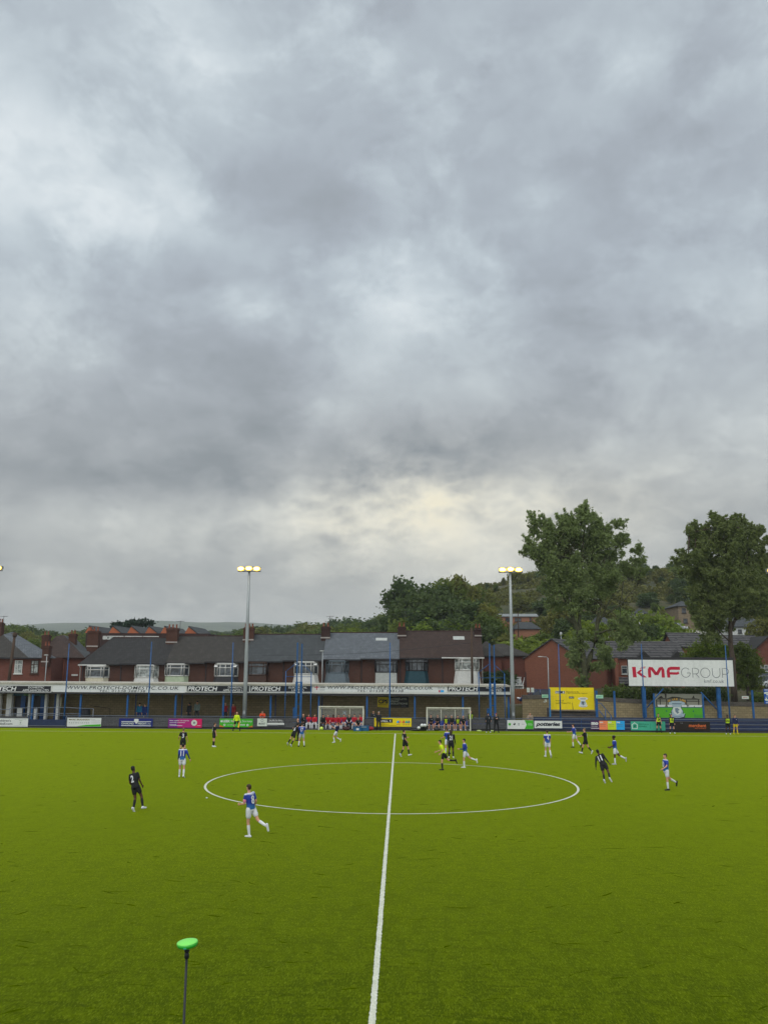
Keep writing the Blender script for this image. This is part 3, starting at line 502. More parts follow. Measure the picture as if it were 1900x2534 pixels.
b.poly([(1297.5, 1782.3), (1318.7, 1782.3), (1318.7, 1803.7), (1297.5, 1803.7), (1302.5, 1793)], 'ink_green'); b.poly([(1257, 1789.5), (1259, 1790.5), (1260.5, 1788), (1262, 1790.5), (1264, 1789.5), (1263.5, 1794), (1260.5, 1796.5), (1257.5, 1794)], 'ink_green'); b.disc(1272, 1791.6, 2.9, 'ink_dark'); b.poly([(1270, 1787.6), (1272.5, 1790), (1271, 1791.5), (1269, 1790)], 'ink_white', .009); b.disc(1283, 1791.5, 1.9, 'ink_mid_grey'); b.rect(1281.4, 1794.5, 1284.8, 1795.5, 'ink_mid_grey'); b.rect(1290, 1791.5, 1297, 1792.4, 'ink_mid_grey'); b.text('FOOTBALL', 1306, 1790, 1316, 1791.6, 'ink_pale', .02); b.text('FOUNDATION', 1304.5, 1793, 1317, 1794.8, 'ink_pale', .02)
b = Board(1321.5, 1784, 1390, 1802, BY, 'advertising_board', 'white board with jagged slanted black lettering right of the green arrow board', 'board', 'ink_white', GB); b.text('potteries', 1325, 1787.2, 1385, 1799, 'ink_ink', .035, .35); b.text('potteries', 1326, 1788, 1386.5, 1799.8, 'ink_mid_grey', .0, .35, .006)
b = Board(1461, 1783.5, 1545, 1806, BY, 'advertising_board', 'board of four panels in purple, orange, lime and blue', 'board', 'ink_plum', GB)
for x, c in ((1482, 'ink_orange'), (1503, 'ink_lime'), (1524, 'ink_cyan')): b.rect(x, 1783.8, x+20.8, 1805.7, c, .003); b.text('mo', x+1.5, 1786, x+9.5, 1789.5, 'ink_white', .05); b.rect(x+2, 1792.5, x+16, 1793.2, 'ink_grey'); b.rect(x+2, 1796.5, x+16, 1797.2, 'ink_grey')
b.text('mo', 1462.4, 1787, 1479.6, 1794.2, 'ink_white', .07); b.text('Group', 1462.5, 1796, 1477, 1799.6, 'ink_pale', .0); b.rect(1461.5, 1801.6, 1481.5, 1803, 'ink_white')
b = Board(1560, 1785.5, 1645, 1807.5, BY, 'advertising_board', 'teal board with white house outline behind the yellow-bibbed substitute', 'board', 'ink_teal', GB)
b.poly([(1562, 1793.5), (1569.5, 1788), (1577, 1793.5), (1576, 1804), (1563, 1804)], 'ink_white'); b.poly([(1563.6, 1794), (1569.5, 1789.8), (1575.4, 1794), (1574.6, 1802.6), (1564.4, 1802.6)], 'ink_teal', .008); b.poly([(1567, 1796), (1571, 1793), (1573, 1797), (1570, 1801), (1567, 1800)], 'ink_teal_dark', .011); b.text('PERCIVAL &', 1579, 1790.5, 1604, 1793.8, 'ink_teal_dark', .02); b.text('POWELL', 1579, 1796, 1600, 1799.6, 'ink_teal_dark', .03); b.rect(1608, 1790, 1608.5, 1803, 'ink_teal_dark')
b = Board(1668, 1786, 1756, 1808, BY, 'advertising_board', 'dark brown board with orange restaurant lettering', 'board', 'ink_brown', GB); b.text('merchant', 1703, 1791.2, 1746, 1799.4, 'ink_rust', .03, .1); b.text('RESTAURANT', 1718, 1801, 1746, 1803.6, 'ink_rust', .0); b.text('THE', 1682, 1788.4, 1689, 1790.8, 'ink_mid_grey', .0)
# fascia boards
FYb = SY-.085; GF = 'sign boards on the stand fascia'
for (x0, x1, word, l1, l2, lb) in ((-40, 127, 'PROTECH', 'DOMESTIC', 'APPLIANCES LTD', 'black fascia sign at the far left reading domestic appliances'), (463, 617, 'PROTECH', 'DOMESTIC', 'APPLIANCES LTD', 'black domestic appliances fascia sign crossed by the floodlight mast'), (620, 772, 'PROTECH', 'ELECTRICAL', 'LIMITED', 'black electrical fascia sign crossed by the left blue tower'), (1107, 1261, 'PROTECH', 'ELECTRICAL', 'LIMITED', 'black electrical fascia sign at the right end of the stand')):
    b = Board(x0, 1697.2, x1, 1711.6, FYb, 'fascia_sign', lb, 'sign', 'ink_fascia_black', GF, .02, 'ink_white'); w_ = x1-x0
    b.text(word, x0+2, 1698.8, x0+w_*.49, 1710, 'ink_white', .03, .18); 
    if l1 == 'DOMESTIC': b.text(l1, x0+w_*.66, 1698.4, x0+w_*.90, 1703.4, 'ink_white', .015, .1); b.text(l2, x0+w_*.58, 1705.4, x0+w_*.97, 1710.6, 'ink_white', .015, .1)
    else: b.text(l1, x0+w_*.62, 1698.4, x0+w_*.92, 1703.4, 'ink_white', .015, .1); b.text(l2, x0+w_*.67, 1705.6, x0+w_*.87, 1710.6, 'ink_white', .015, .1)
b = Board(132, 1696.6, 458, 1713.4, FYb, 'fascia_sign', 'long white fascia sign with the domestic web address', 'sign', 'ink_white', GF, .02); b.text('WWW.PROTECH-DOMESTIC.CO.UK', 167, 1698, 443, 1706, 'ink_ink', .008, .2, .01, 1.12); b.text('TEL: 01538 388138', 247, 1707.4, 361, 1712.6, 'ink_ink', .004, .15, .01, 1.15)
b.seams([132+i*46.5 for i in range(1, 7)], [1706.6], 'ink_silver'); b = Board(777, 1696.6, 1104, 1713.4, FYb, 'fascia_sign', 'long white fascia sign with a red cross and the electrical web address', 'sign', 'ink_white', GF, .02); b.text('WWW.PROTECH-ELECTRICAL.CO.UK', 811, 1698, 1071, 1705.6, 'ink_ink', .008, .2, .01, 1.12); b.text('TEL: 01538 388138', 884, 1707, 998, 1712.4, 'ink_ink', .004, .15, .01, 1.15)
b.seams([777+i*46.7 for i in range(1, 7)], [1706.2], 'ink_silver'); b.rect(783, 1700.8, 789.5, 1702.6, 'ink_red', .009, 'emblem'); b.poly([(782.8, 1696.9), (784.8, 1696.9), (784.8, 1708.5), (782.8, 1708.5)], 'ink_red', .007); b.rect(778, 1700.8, 782.6, 1702.6, 'ink_red', .009, 'emblem'); b.text('NICEIC', 792, 1700, 805, 1703.4, 'ink_dark', .03); b.rect(791, 1706, 804, 1706.8, 'ink_mid_grey'); b.rect(791, 1708.5, 804, 1709.2, 'ink_mid_grey'); b.text('ECA', 1084, 1699, 1101, 1704.6, 'ink_mid_grey', .0); b.poly([(1085, 1707), (1089, 1707), (1089, 1712), (1085, 1712)], 'ink_red'); b.rect(1089.4, 1707, 1098, 1712, 'ink_cyan')
# print sign on the back wall
b = Board(933, 1724.5, 1011, 1751, WY-.06, 'wall_sign', 'black wall sign with a slanted yellow logo panel on the back wall', 'sign', 'ink_fascia_black', None, .03)
b.poly([(934, 1725), (961, 1725), (964, 1729), (961.5, 1751.6), (933.5, 1750)], 'ink_yellow'); b.text('CPS', 936, 1731, 960, 1741, 'ink_ink', .04); b.text('PRINT SHOP', 936, 1743, 957, 1744.6, 'ink_olive', .02)
for i, s_ in enumerate(('COMPLETE', 'PRINT', 'SOLUTIONS')): b.text(s_, 967, 1727.6+i*5.6, (1006, 988, 1008.5)[i], 1732+i*5.6, 'ink_pale', .03)
b.rect(966, 1746.8, 991, 1748, 'ink_olive'); b.text('LTD', 994, 1746, 1004, 1748.6, 'ink_mid_grey', .02)
# yellow billboard
b = Board(1359.5, 1701.5, 1469, 1756, 84.9, 'billboard', 'large yellow billboard welcoming to the community stadium', 'billboard', 'ink_yellow', None, .1)
b.text('Welcome to the', 1400, 1710.4, 1432, 1713.4, 'ink_olive', .015); b.text('7 Ball Community Stadium', 1400, 1714.2, 1453, 1717.2, 'ink_olive', .015); b.rect(1373.5, 1710, 1397.6, 1716.4, 'ink_white', .004); b.rect(1374, 1710.4, 1397.2, 1716, 'ink_ink', .006); b.text('BALL', 1375, 1711.4, 1387, 1715, 'ink_white', .04); b.poly([(1391, 1713.2), (1394, 1710.8), (1396, 1713.2), (1394, 1715.8)], 'ink_white', .009); b.text('Home of', 1374, 1732, 1394, 1735.6, 'ink_olive', .015); b.text('Leek Town F.C.', 1374, 1738, 1412, 1741.6, 'ink_olive', .015); b.rect(1407, 1723.6, 1419.6, 1728.6, 'ink_ink', .006); b.text('DIRECT', 1408, 1725, 1418.6, 1727.4, 'ink_pale', .02)
b.seams([1374.5, 1401, 1416, 1442], [1712.5, 1724], 'ink_gold'); crest(b, 1441.5, 1738, 25, 'ink_white', 'ink_silver', 'ink_grey'); b.poly([(1414.6, 1739), (1415.4, 1739), (1417, 1756), (1415.4, 1756)], 'ink_dark'); b.rect(1360, 1712.4, 1373, 1712.7, 'ink_olive', .001); b.rect(1455, 1712.4, 1468, 1712.7, 'ink_olive', .001); MB().box(-.05, b.W+.05, -.06, .15, -.13, -.005).build('ledge', 'step_tan', b.t)
# white billboard on two blue legs
b = Board(1554, 1633, 1813.5, 1698, 86.2, 'billboard', 'huge white billboard with red and grey group name on blue legs', 'billboard', mat('billboard_white', (.70, .70, .66), .5, .09, .5, stretch=(3, 1, .5)), None, .12, 'ink_dark')
MB().box(-.2, b.W+.1, .0, .25, b.H+.06, b.H+.26).build('hood', 'dark_paint', b.t)
RD = 'ink_red'
b.poly([(1563.5, 1651), (1572.5, 1651), (1574, 1677), (1565, 1677)], RD); b.poly([(1574, 1665.5), (1584, 1657.5), (1590, 1657.5), (1583, 1664.5), (1599, 1677), (1589, 1677)], RD)
for i in range(3): b.poly([(1583+i*2, 1654.5-i*1.7), (1596.5+i, 1653.4-i*1.7), (1596, 1654.4-i*1.7), (1582+i*2, 1655.6-i*1.7)], RD, .006)
def sweep(pts, wd, m, d=.006):
    mb = MB(); q = [Vector((b.x(a_), 0, b.z(c_))) for a_, c_ in pts]; h_ = wd*b.kx/2; lf, rt = [], []
    for i, p_ in enumerate(q):
        dd = (q[min(i+1, len(q)-1)]-q[max(i-1, 0)]).normalized(); nn = Vector((-dd.z, 0, dd.x))*h_; lf.append(p_+nn); rt.append(p_-nn)
    for i in range(len(q)-1): mb.prism([(v_.x, -d, v_.z) for v_ in (lf[i], lf[i+1], rt[i+1], rt[i])], (0, d-.001, 0))
    mb.build('letter', m, b.t)
sweep([(1606.5, 1677), (1606, 1658), (1607.5, 1653.8), (1612, 1654.5), (1622, 1668.5), (1625, 1668.5), (1633, 1654.5), (1637.5, 1653.6), (1639.5, 1658), (1640, 1677)], 7.5, RD)
sweep([(1653.5, 1677), (1652.5, 1661), (1654.5, 1655.5), (1660, 1653.8), (1682, 1654)], 7.5, RD); sweep([(1656, 1666.5), (1674, 1666.8), (1679, 1664.5)], 6., RD)
def arc(cx, cy, rx, ry, a0, a1, k=18): return [(cx+rx*math.cos(R(a0+(a1-a0)*i/k)), cy-ry*math.sin(R(a0+(a1-a0)*i/k))) for i in range(k+1)]
GR = 'ink_grey'; w1 = 1.25
sweep(arc(1696, 1664.5, 11, 11.6, 42, 350, 22)+[(1706.8, 1665)], w1, GR); sweep([(1706.8, 1665.2), (1698.5, 1665.2)], w1, GR); sweep([(1713, 1676.5), (1712.6, 1653.5), (1720, 1653.5)]+arc(1720, 1660.5, 8, 7, 90, -90, 10)+[(1713.5, 1667.5)], w1, GR); sweep([(1721, 1667.5), (1728.5, 1676.5)], w1, GR)
sweep(arc(1744, 1664.7, 11.5, 11.8, 0, 360, 26), w1, GR); sweep([(1761.5, 1653), (1761.8, 1667)]+arc(1771, 1667, 9.3, 9.5, 180, 360, 12)+[(1780.3, 1653)], w1, GR); sweep([(1786.5, 1676.5), (1786.2, 1653.5), (1793, 1653.5)]+arc(1793.5, 1660.7, 8.5, 7.2, 90, -90, 10)+[(1786.8, 1668)], w1, GR)
b.text('kmf.co.uk', 1740, 1680.6, 1789, 1689.4, 'ink_mid_grey', .01, 0, .01, 1.12)
for px in (1593, 1778):
    q = P(px, 1740, 86.45); MB().box(q.x-b.t.location.x-.17, q.x-b.t.location.x+.17, .13, .45, -b.t.location.z, .3).build('leg', 'blue_steel', b.t)
for p0, p1 in (((1600, 1751), (1640, 1704)), ((1772, 1755), (1733, 1713))):
    a_, c_ = P(*p0, 86.4), P(*p1, 86.4); MB().tube([a_-b.t.location, c_-b.t.location], .06).build('brace', 'blue_steel', b.t)
b.seams([1554+i*18.5 for i in range(1, 14)], [1650, 1667, 1684], 'ink_pale')
# mural
b = Board(1618.5, 1717, 1737.5, 1783.5, 86.9, 'mural_panel', 'painted mural of the club crest over green pitch and grey ground', 'mural', 'ink_skyline', None, .05)
b.rect(1618.6, 1752, 1737.4, 1783.4, 'ink_turf', .003, 'painted_pitch'); b.rect(1618.6, 1750, 1737.4, 1751.9, 'ink_teal_dark', .003)
b.rect(1625, 1729.5, 1731, 1731.4, 'ink_skyline_dark', .004, 'painted_stand'); b.rect(1625, 1734, 1731, 1736, 'ink_skyline_dark', .004, 'painted_stand')
for x in (1623, 1632, 1648, 1697, 1727): b.rect(x, 1731.5, x+2.4, 1749.5, 'ink_skyline_dark', .0035, 'painted_post')
for x in (1626, 1650, 1684, 1698, 1717): b.poly([(x, 1744.5), (x+20, 1744.5), (x+17, 1749.4), (x+2, 1749.4)], 'ink_white', .006, 'painted_hoarding')
b.poly([(1627, 1729), (1633, 1724), (1637, 1722), (1641, 1727), (1652, 1728), (1664, 1724), (1680, 1725), (1692, 1728), (1712, 1728), (1717, 1720), (1719, 1727), (1730, 1729)], 'ink_skyline_dark', .002, 'painted_hills')
b.poly([(1645, 1717.2), (1650, 1717.2), (1649, 1728), (1646, 1728)], 'ink_skyline_dark', .0045, 'painted_hills')
crest(b, 1674, 1756.5, 46, 'ink_ink', 'ink_ink', 'ink_ink'); crest(b, 1674, 1756, 42, 'ink_silver', 'ink_pale', 'ink_silver_dark', .014)
for i, ch in enumerate('WE ARE LEEK'):
    if ch == ' ': continue
    an = R(118-i*5.8); cx_, cz_ = 1674+math.cos(R(150-i*12.2))*24, 1741-math.sin(R(150-i*12.2))*10.5
    fit_text(ch, b.x(cx_-1.9), b.x(cx_+1.9), b.z(cz_+2.6), b.z(cz_-2.6), -.045, 'ink_gold', b.t, .03)
for k_ in range(4): b.rect(1717+k_ % 2*2, 1769+k_*3.4, 1736.5, 1769.9+k_*3.4, 'ink_teal_dark', .006, 'painted_goal')
b.rect(1716.5, 1767, 1717.6, 1781, 'ink_teal_dark', .006, 'painted_goal')
for x in (1646, 1712): b.poly([(x, 1760), (x+2, 1757), (x+4, 1760), (x+2, 1762.5)], 'ink_teal_dark', .006, 'painted_player')
# small signs
b = Board(1889.5, 1705, 1925, 1742, 84.9, 'wall_sign', 'blue sign with white bars and crest cut by the right edge', 'sign', 'ink_blue', None, .05); b.rect(1891, 1706.8, 1922, 1708.4, 'ink_white'); b.rect(1892.5, 1738.2, 1922, 1739.8, 'ink_white'); crest(b, 1901, 1724, 24, 'ink_pale', 'ink_blue', 'ink_silver')
for x0, x1, y0, y1, lb in ((1340, 1355.5, 1718.7, 1727, 'pale green exit sign left of the yellow billboard'), (1473.8, 1491.6, 1719.6, 1728.2, 'pale green exit sign on the post right of the yellow billboard')):
    b = Board(x0, y0, x1, y1, 84.2 if x0 > 1400 else WY-.08, 'exit_sign', lb, 'sign', 'ink_mint'); b.text('EXIT', x0+5, y0+2.2, x1-2, y1-2.2, 'ink_teal', .02); b.poly([(x0+1.5, y1-2), (x0+2.5, y0+2), (x0+4, y1-2)], 'ink_teal')
b = Board(1834.5, 1722.5, 1851.5, 1729.6, WY-.1, 'wall_sign', 'small cream sign with faint dark letters on the block wall', 'sign', 'ink_pale'); b.text('AWAY', 1836.5, 1724.6, 1849, 1727.6, 'ink_red', .0)
me = text_mesh('3', .03); o = fit_text('3', 0, .34, 0, .43, 0, 'ink_pale', None, .01, 0, 'painted_number'); q = P(1344, 1738, WY-.012); o.location = q; tag(o, 'white painted number 3 on the block wall under the left exit sign', 'number'); bpy.data.meshes.remove(me)
for i, px in enumerate((1303, 1313.5)):
    b = Board(px, 1702, px+7, 1713, 88.3, 'notice_board', ('left', 'right')[i]+' one of two small white notices beside the dark arched vehicle roof', 'sign', 'ink_pale')
    MB().box(.1, .16, .03, .09, -b.t.location.z+1.5, .2).build('post', 'barrier_dark', b.t)
    for j in range(4): b.rect(px+1.2, 1704+j*2, px+5.6-(j % 2), 1704.6+j*2, 'ink_mid_grey')
# ================================================================ team shelters
mat('shelter_frame', (.62, .60, .48), .45); mt, n = new('clear_panel'); n.b.inputs['Base Color'].default_value = (.8, .85, .8, 1); n.b.inputs['Roughness'].default_value = .12; n.b.inputs['Alpha'].default_value = .10; mat('seat_blue', (.015, .05, .34), .4, .15); mat('bench_white', (.55, .55, .52), .5)
def shelter(px0, px1, ptop, label, seats):
    a_, b_ = P(px0, 1780, 80.2), P(px1, 1780, 80.2); H = P((px0+px1)/2, ptop, 80.2).z; t = thing('team_shelter', (a_.x, 80.2, 0), label, 'shelter', 'team shelters beside the halfway line'); W_ = b_.x-a_.x; D = 1.5
    for x in (0, W_): MB().box(x-.05, x+.05, -.05, .05, 0, H-.09).build('front_post', 'shelter_frame', t)
    MB().box(-.07, W_+.07, -.07, .07, H-.088, H+.02).build('front_beam', 'shelter_frame', t)
    for f_ in (0., .345, .675, 1.): MB().box(W_*f_-.035, W_*f_+.035, D-.04, D+.04, 0, H-.25).build('rear_post', 'shelter_frame', t)
    for x in (0, W_): MB().prism([(x-.03, .052, H-.08), (x-.03, D, H-.31), (x-.03, D, H-.255), (x-.03, .052, H-.02)], (.06, 0, 0)).build('side_rail', 'shelter_frame', t)
    MB().box(0, W_, D-.02, D+.02, H-.28, H-.252).build('rear_beam', 'shelter_frame', t)
    MB().box(.04, W_-.04, D+.045, D+.055, .4, H-.3).build('rear_panel', 'clear_panel', t); MB().prism([(.05, .08, H-.075), (.05, D, H-.3), (.05, D, H-.29), (.05, .08, H-.065)], (W_-.1, 0, 0)).build('roof_panel', 'clear_panel', t)
    MB().box(.05, W_-.05, .75, 1.25, .38, .42).build('bench', 'bench_white', t)
    for i in range(9):
        x = .35+i*(W_-.7)/8; s_ = MB(); s_.box(x-.19, x+.19, .8, 1.2, .425, .455); s_.prism([(x-.19, 1.17, .456), (x-.19, 1.21, .456), (x-.19, 1.3, .82), (x-.19, 1.26, .82)], (.38, 0, 0)); s_.build('seat', 'seat_blue', t, .012)
    for i in range(4): x = .4+i*(W_-.8)/3; MB().box(x-.03, x+.03, .95, 1.05, 0, .378).build('bench_leg', 'bench_white', t)
    return t
sh = shelter(789.5, 898.5, 1748, 'open-fronted shelter with the players in red', 9)
q = Board(848, 1759, 856.5, 1770, 81.78, 'x', '', '', 'ink_mid_grey', None, .004)
for ch in list(q.t.children): pass
bpy.data.objects.remove(q.t.children[0]); q.t.name = 'club_sticker'; crest(q, 852, 1764.5, 11, 'ink_mid_grey', 'ink_silver', 'ink_grey'); tag(q.t, 'grey crest sticker on the clear rear panel of the red team shelter', 'sticker')
shelter(1056.5, 1163, 1751, 'open-fronted shelter with the players in black and yellow bibs', 9)
mb = MB(); x0 = P(1166, 1790, 81).x; t = thing('seat_row', (x0, 81., 0), 'short row of blue plastic seats right of the black team shelter', 'seats'); MB().box(0, 1.7, .0, .35, .36, .4).build('beam', 'bench_white', t)
for i in range(3):
    x = .3+i*.52; s_ = MB(); s_.box(x-.2, x+.2, -.05, .36, .405, .44); s_.prism([(x-.2, .33, .441), (x-.2, .37, .441), (x-.2, .46, .85), (x-.2, .42, .85)], (.4, 0, 0)); s_.build('seat', 'seat_blue', t, .012)
for x in (.1, 1.6): MB().box(x-.03, x+.03, .1, .2, 0, .36).build('leg', 'bench_white', t)
x0 = P(751, 1790, 81).x; t = thing('seat_row', (x0, 81., 0), 'row of white seats left of the red team shelter', 'seats'); MB().box(-.4, 1.4, .0, .4, .4, .44).build('bench', 'bench_white', t)
for x in (-.3, 1.3): MB().box(x-.03, x+.03, .1, .2, 0, .4).build('leg', 'bench_white', t)
# bins and bags
q = P(1241, 1800, 80.75); t = thing('grey_bin', (q.x, 80.75, 0), 'tall pale grey bin beside the coach in the maroon hat', 'bin'); MB().prism([(-.22, -.2, 0), (.22, -.2, 0), (.26, -.22, .85), (-.26, -.22, .85)], (0, .42, 0)).build('body', 'light_grey_paint', t, .02); MB().box(-.28, .28, -.25, .23, .853, .92).build('lid', 'grey_blue_paint', t, .02)
q = P(211, 1773, 84.6); t = thing('black_bin', (q.x, 84.6, .45), 'large black domed bin on the terrace behind the left white board', 'bin'); MB().lathe([(.42, 0), (.5, .15), (.52, .6), (.50, .9), (.46, .98)], seg=20).build('body', 'black', t); MB().ball((0, 0, .96), (.5, .5, .16)).build('lid', 'black', t); MB().ball((-.36, -.3, .95), (.13, .08, .1)).build('white_bag', 'ink_white', t)
def bag(px, py, Y, sx, sy, sz, m, label, name='kit_bag', z=0):
    q = P(px, py, Y); t = thing(name, (q.x, Y, z), label, 'bag'); b_ = MB(); b_.ball((0, 0, sz*.48), (sx, sy, sz*.5), 0, 14, 9)
    o = b_.build('body', m, t); r_ = random.Random(int(px))
    for v_ in o.data.vertices: v_.co += v_.co.normalized()*r_.uniform(-.03, .03); v_.co.z = max(0, v_.co.z)
    MB().tube([(-sx*.5, 0, sz*.85), (-sx*.3, 0, sz*1.2), (sx*.3, 0, sz*1.2), (sx*.5, 0, sz*.85)], .02).build('strap', 'black', t)
bag(915, 1800, 79.9, .36, .2, .36, mat('bag_red', (.28, .02, .03), .6), 'red kit bag on the turf beside the coaches'); bag(907, 1790, 80.6, .4, .25, .7, 'black', 'big black bag behind the blue kit box'); bag(857, 1803, 79.9, .38, .2, .34, mat('bag_maroon', (.06, .02, .02), .6), 'dark maroon holdall at the feet of the staff member in the shelter')
bag(1030, 1803, 79.7, .55, .2, .2, 'black', 'flat black bag on the turf left of the right shelter'); bag(1047, 1795, 79.9, .42, .28, .62, 'black', 'upright black bag leaning at the left post of the right shelter'); bag(1080, 1800, 80.2, .28, .2, .32, 'black', 'black bag under the bench of the right shelter')
for px, py, Y, r_, lb in ((1036, 1801, 79.35, .15, 'round white bundle on the flat black bag'), (1044, 1795, 79.45, .17, 'left white bundle on the upright black bag'), (1051, 1795, 79.5, .16, 'white bundle against the left post of the right shelter')):
    q = P(px, py, Y); o = MB().ball((0, 0, 0), (r_, r_, r_*.9)).build('towel_bundle', 'ink_white'); o.location = (q.x, Y, max(r_*.9, q.z)); tag(o, lb, 'towel')
t = thing('kit_box', (P(899, 1800, 79.5).x, 79.5, 0), 'blue cool box on the turf in front of the right post of the red shelter', 'box'); bxm = mat('box_blue', (.01, .10, .22), .45); MB().box(-.55, .5, -.2, .2, 0, .38).build('body', bxm, t, .02); MB().box(-.57, .52, -.22, .22, .384, .45).build('lid', bxm, t, .02); MB().tube([(-.3, -.21, .3), (-.3, -.26, .35), (.3, -.26, .35), (.3, -.21, .3)], .015).build('handle', 'ink_pale', t)
t = thing('kit_box', (P(885, 1803, 79.2).x, 79.2, 0), 'teal blue box with a white patch at the feet of the man seated in front', 'box'); MB().box(-.38, .32, -.18, .18, 0, .32).build('body', bxm, t, .02); MB().box(-.12, .12, -.19, -.181, .1, .26).build('white_patch', 'ink_white', t); MB().box(-.4, .34, -.2, .2, .324, .37).build('lid', bxm, t, .015)
def bib(px, py, Y, lb):
    q = P(px, py, Y); o = MB().ball((0, 0, .05), (.24, .15, .07), 0, 12, 7).build('folded_bib', mat('bib_pale', (.5, .6, .22), .8)); r_ = random.Random(int(px))
    for v_ in o.data.vertices: v_.co.x += r_.uniform(-.04, .04); v_.co.z = max(.003, v_.co.z+r_.uniform(-.015, .02))
    o.location = (q.x, Y, 0); tag(o, lb, 'bib', 'dropped training bibs')
bib(1185, 1806, 79.9, 'pale yellow bib dropped below the blue seats'); bib(1218, 1808, 79.9, 'smaller pale bib dropped between the two coaches in black')
def ball(px, py, Y, m, lb, z=.11):
    q = P(px, py, Y); o = MB().ball((0, 0, 0), .11, 0, 20, 12).build('football', m); o.location = (q.x, Y, z); tag(o, lb, 'ball')
mt, n = new('football_lime'); vv = n.node('ShaderNodeTexVoronoi', {'Vector': n.obj(), 'Scale': 9.}); n.set(n.b.inputs['Base Color'], n.mix(n.rng(vv.outputs[0], .25, .3), (.55, .75, .03), (.62, .8, .1))); n.b.inputs['Roughness'].default_value = .35
ball(795.5, 1803, 79.6, 'football_lime', 'lime green football in front of the seated man in black', .17); bpy.data.objects['football'].scale = (1.5, 1.5, 1.5)
for px, py, lb in ((512, 1976, 'tiny white scrap lying left of the centre circle'),):
    q = G(px, py); o = MB().ball((0, 0, .03), (.05, .04, .025), 0, 8, 5).build('litter', 'ink_white'); o.location = q; o.rotation_euler.z = px; tag(o, lb, 'litter')
# antenna on a pole in the foreground
YA = 6.5; q = P(464, 2332, YA); t = thing('antenna_pole', (q.x, YA, 0), 'bright green domed antenna on a slim black pole in the foreground', 'antenna')
m_, n = new('antenna_green'); n.set(n.b.inputs['Base Color'], (.03, .46, .03)); n.b.inputs['Roughness'].default_value = .3; n.b.inputs['Coat Weight'].default_value = .3
m_, n = new('antenna_top'); n.set(n.b.inputs['Base Color'], (.22, .80, .12)); n.b.inputs['Roughness'].default_value = .4
hz_ = q.z; a_ = MB().lathe([(.02, -.038), (.045, -.034), (.069, -.024), (.0745, -.008), (.0735, .0)], seg=40).build('antenna_base', 'antenna_green', t); a_.location = (0, 0, hz_); a_.rotation_euler = (R(3), R(-5), 0)
d_ = MB().lathe([(.0737, .0005), (.071, .005), (.06, .009), (.04, .0125), (.018, .0145), (.002, .015)], seg=40).build('dome', 'antenna_top', t); d_.location = (0, 0, hz_); d_.rotation_euler = (R(3), R(-5), 0)
MB().lathe([(.0165, 0), (.0165, .03), (.013, .033), (.013, .042), (.018, .045), (.02, .052), (.013, .058)][::1], (0, 0, hz_-.105), 14).build('socket', 'black', t)
MB().tube([(0, 0, 0), (0, 0, hz_-.1)], .0088, 12).build('pole', 'black', t); MB().box(-.01, .01, -.0765, -.073, -.02, -.013).build('label_patch', 'ink_teal', a_)
# ================================================================ houses
HG = 'brick terraced houses behind the stand'; HY = 108.; RY = 112.6
ux = [203, 298, 412, 508, 606, 700, 799, 892, 988, 1092, 1192]
eav = [1643, 1641, 1638.5, 1636, 1635, 1633, 1630.5, 1628.5, 1626.5, 1625]; rdg = [1580, 1580, 1576, 1576, 1572, 1572, 1568, 1568, 1564, 1564]
roofs = ['roof_charcoal']*2+['roof_brown']*2+['roof_slate']*2+['roof_pale_slate']*2+['roof_rust']*2
bays = [(208, 265, 1649, 1677, 1690, 'white', 'cream_paint', 'a'), (330, 388, 1647, 1677, 1690, 'white', 'white', 'c'), (405.5, 464, 1644, 1673, 1687, 'white', 'pale_green_paint', 'b'), (529, 586, 1643, 1674, 1686, 'white', 'dark_paint', 'v'), (612, 661, 1640, 1671, 1685, 'brown_paint', 'brown_paint', 'd'), (727, 785, 1638.5, 1669, 1686, 'white', 'white', 'v'), (806, 861, 1636, 1665, 1686, 'grey_blue_paint', 'grey_blue_paint', 'e'), (928, 983, 1634, 1664, 1686, 'dark_paint', 'light_grey_paint', 'd'), (1004, 1058, 1630, 1660, 1685, 'dark_paint', 'teal_paint', 'k'), (1127, 1186, 1630, 1659, 1686, 'white', 'white', 'c')]
hl = ['leftmost terraced house with a hipped dark roof and a cream panelled bay', 'terraced house with a dark roof and an all white bay crossed by a blue post', 'terraced house with white bay window over pale green panel', 'terraced house with open vents in a white window over a dark panel', 'terraced house with a brown boarded window behind the floodlight mast', 'terraced house with a white flared bay behind the left blue tower', 'terraced house with pale slate roof and grey blue flared bay', 'terraced house with pale slate roof, skylight and light grey flared bay', 'terraced house with rust brown roof and black framed bay over a teal panel', 'end terraced house with rust brown roof, white flared bay and white gutter']
chims = {0: [(232, 1555, 1600, 26)], 2: [(427, 1549, 1590, 27)], 4: [(616, 1547, 1584, 25)], 6: [(806, 1545, 1579, 21)], 8: [(994, 1545, 1574, 20)], 9: [(1182, 1548, 1574, 16)]}
mat('flashing', (.34, .30, .27), .8)
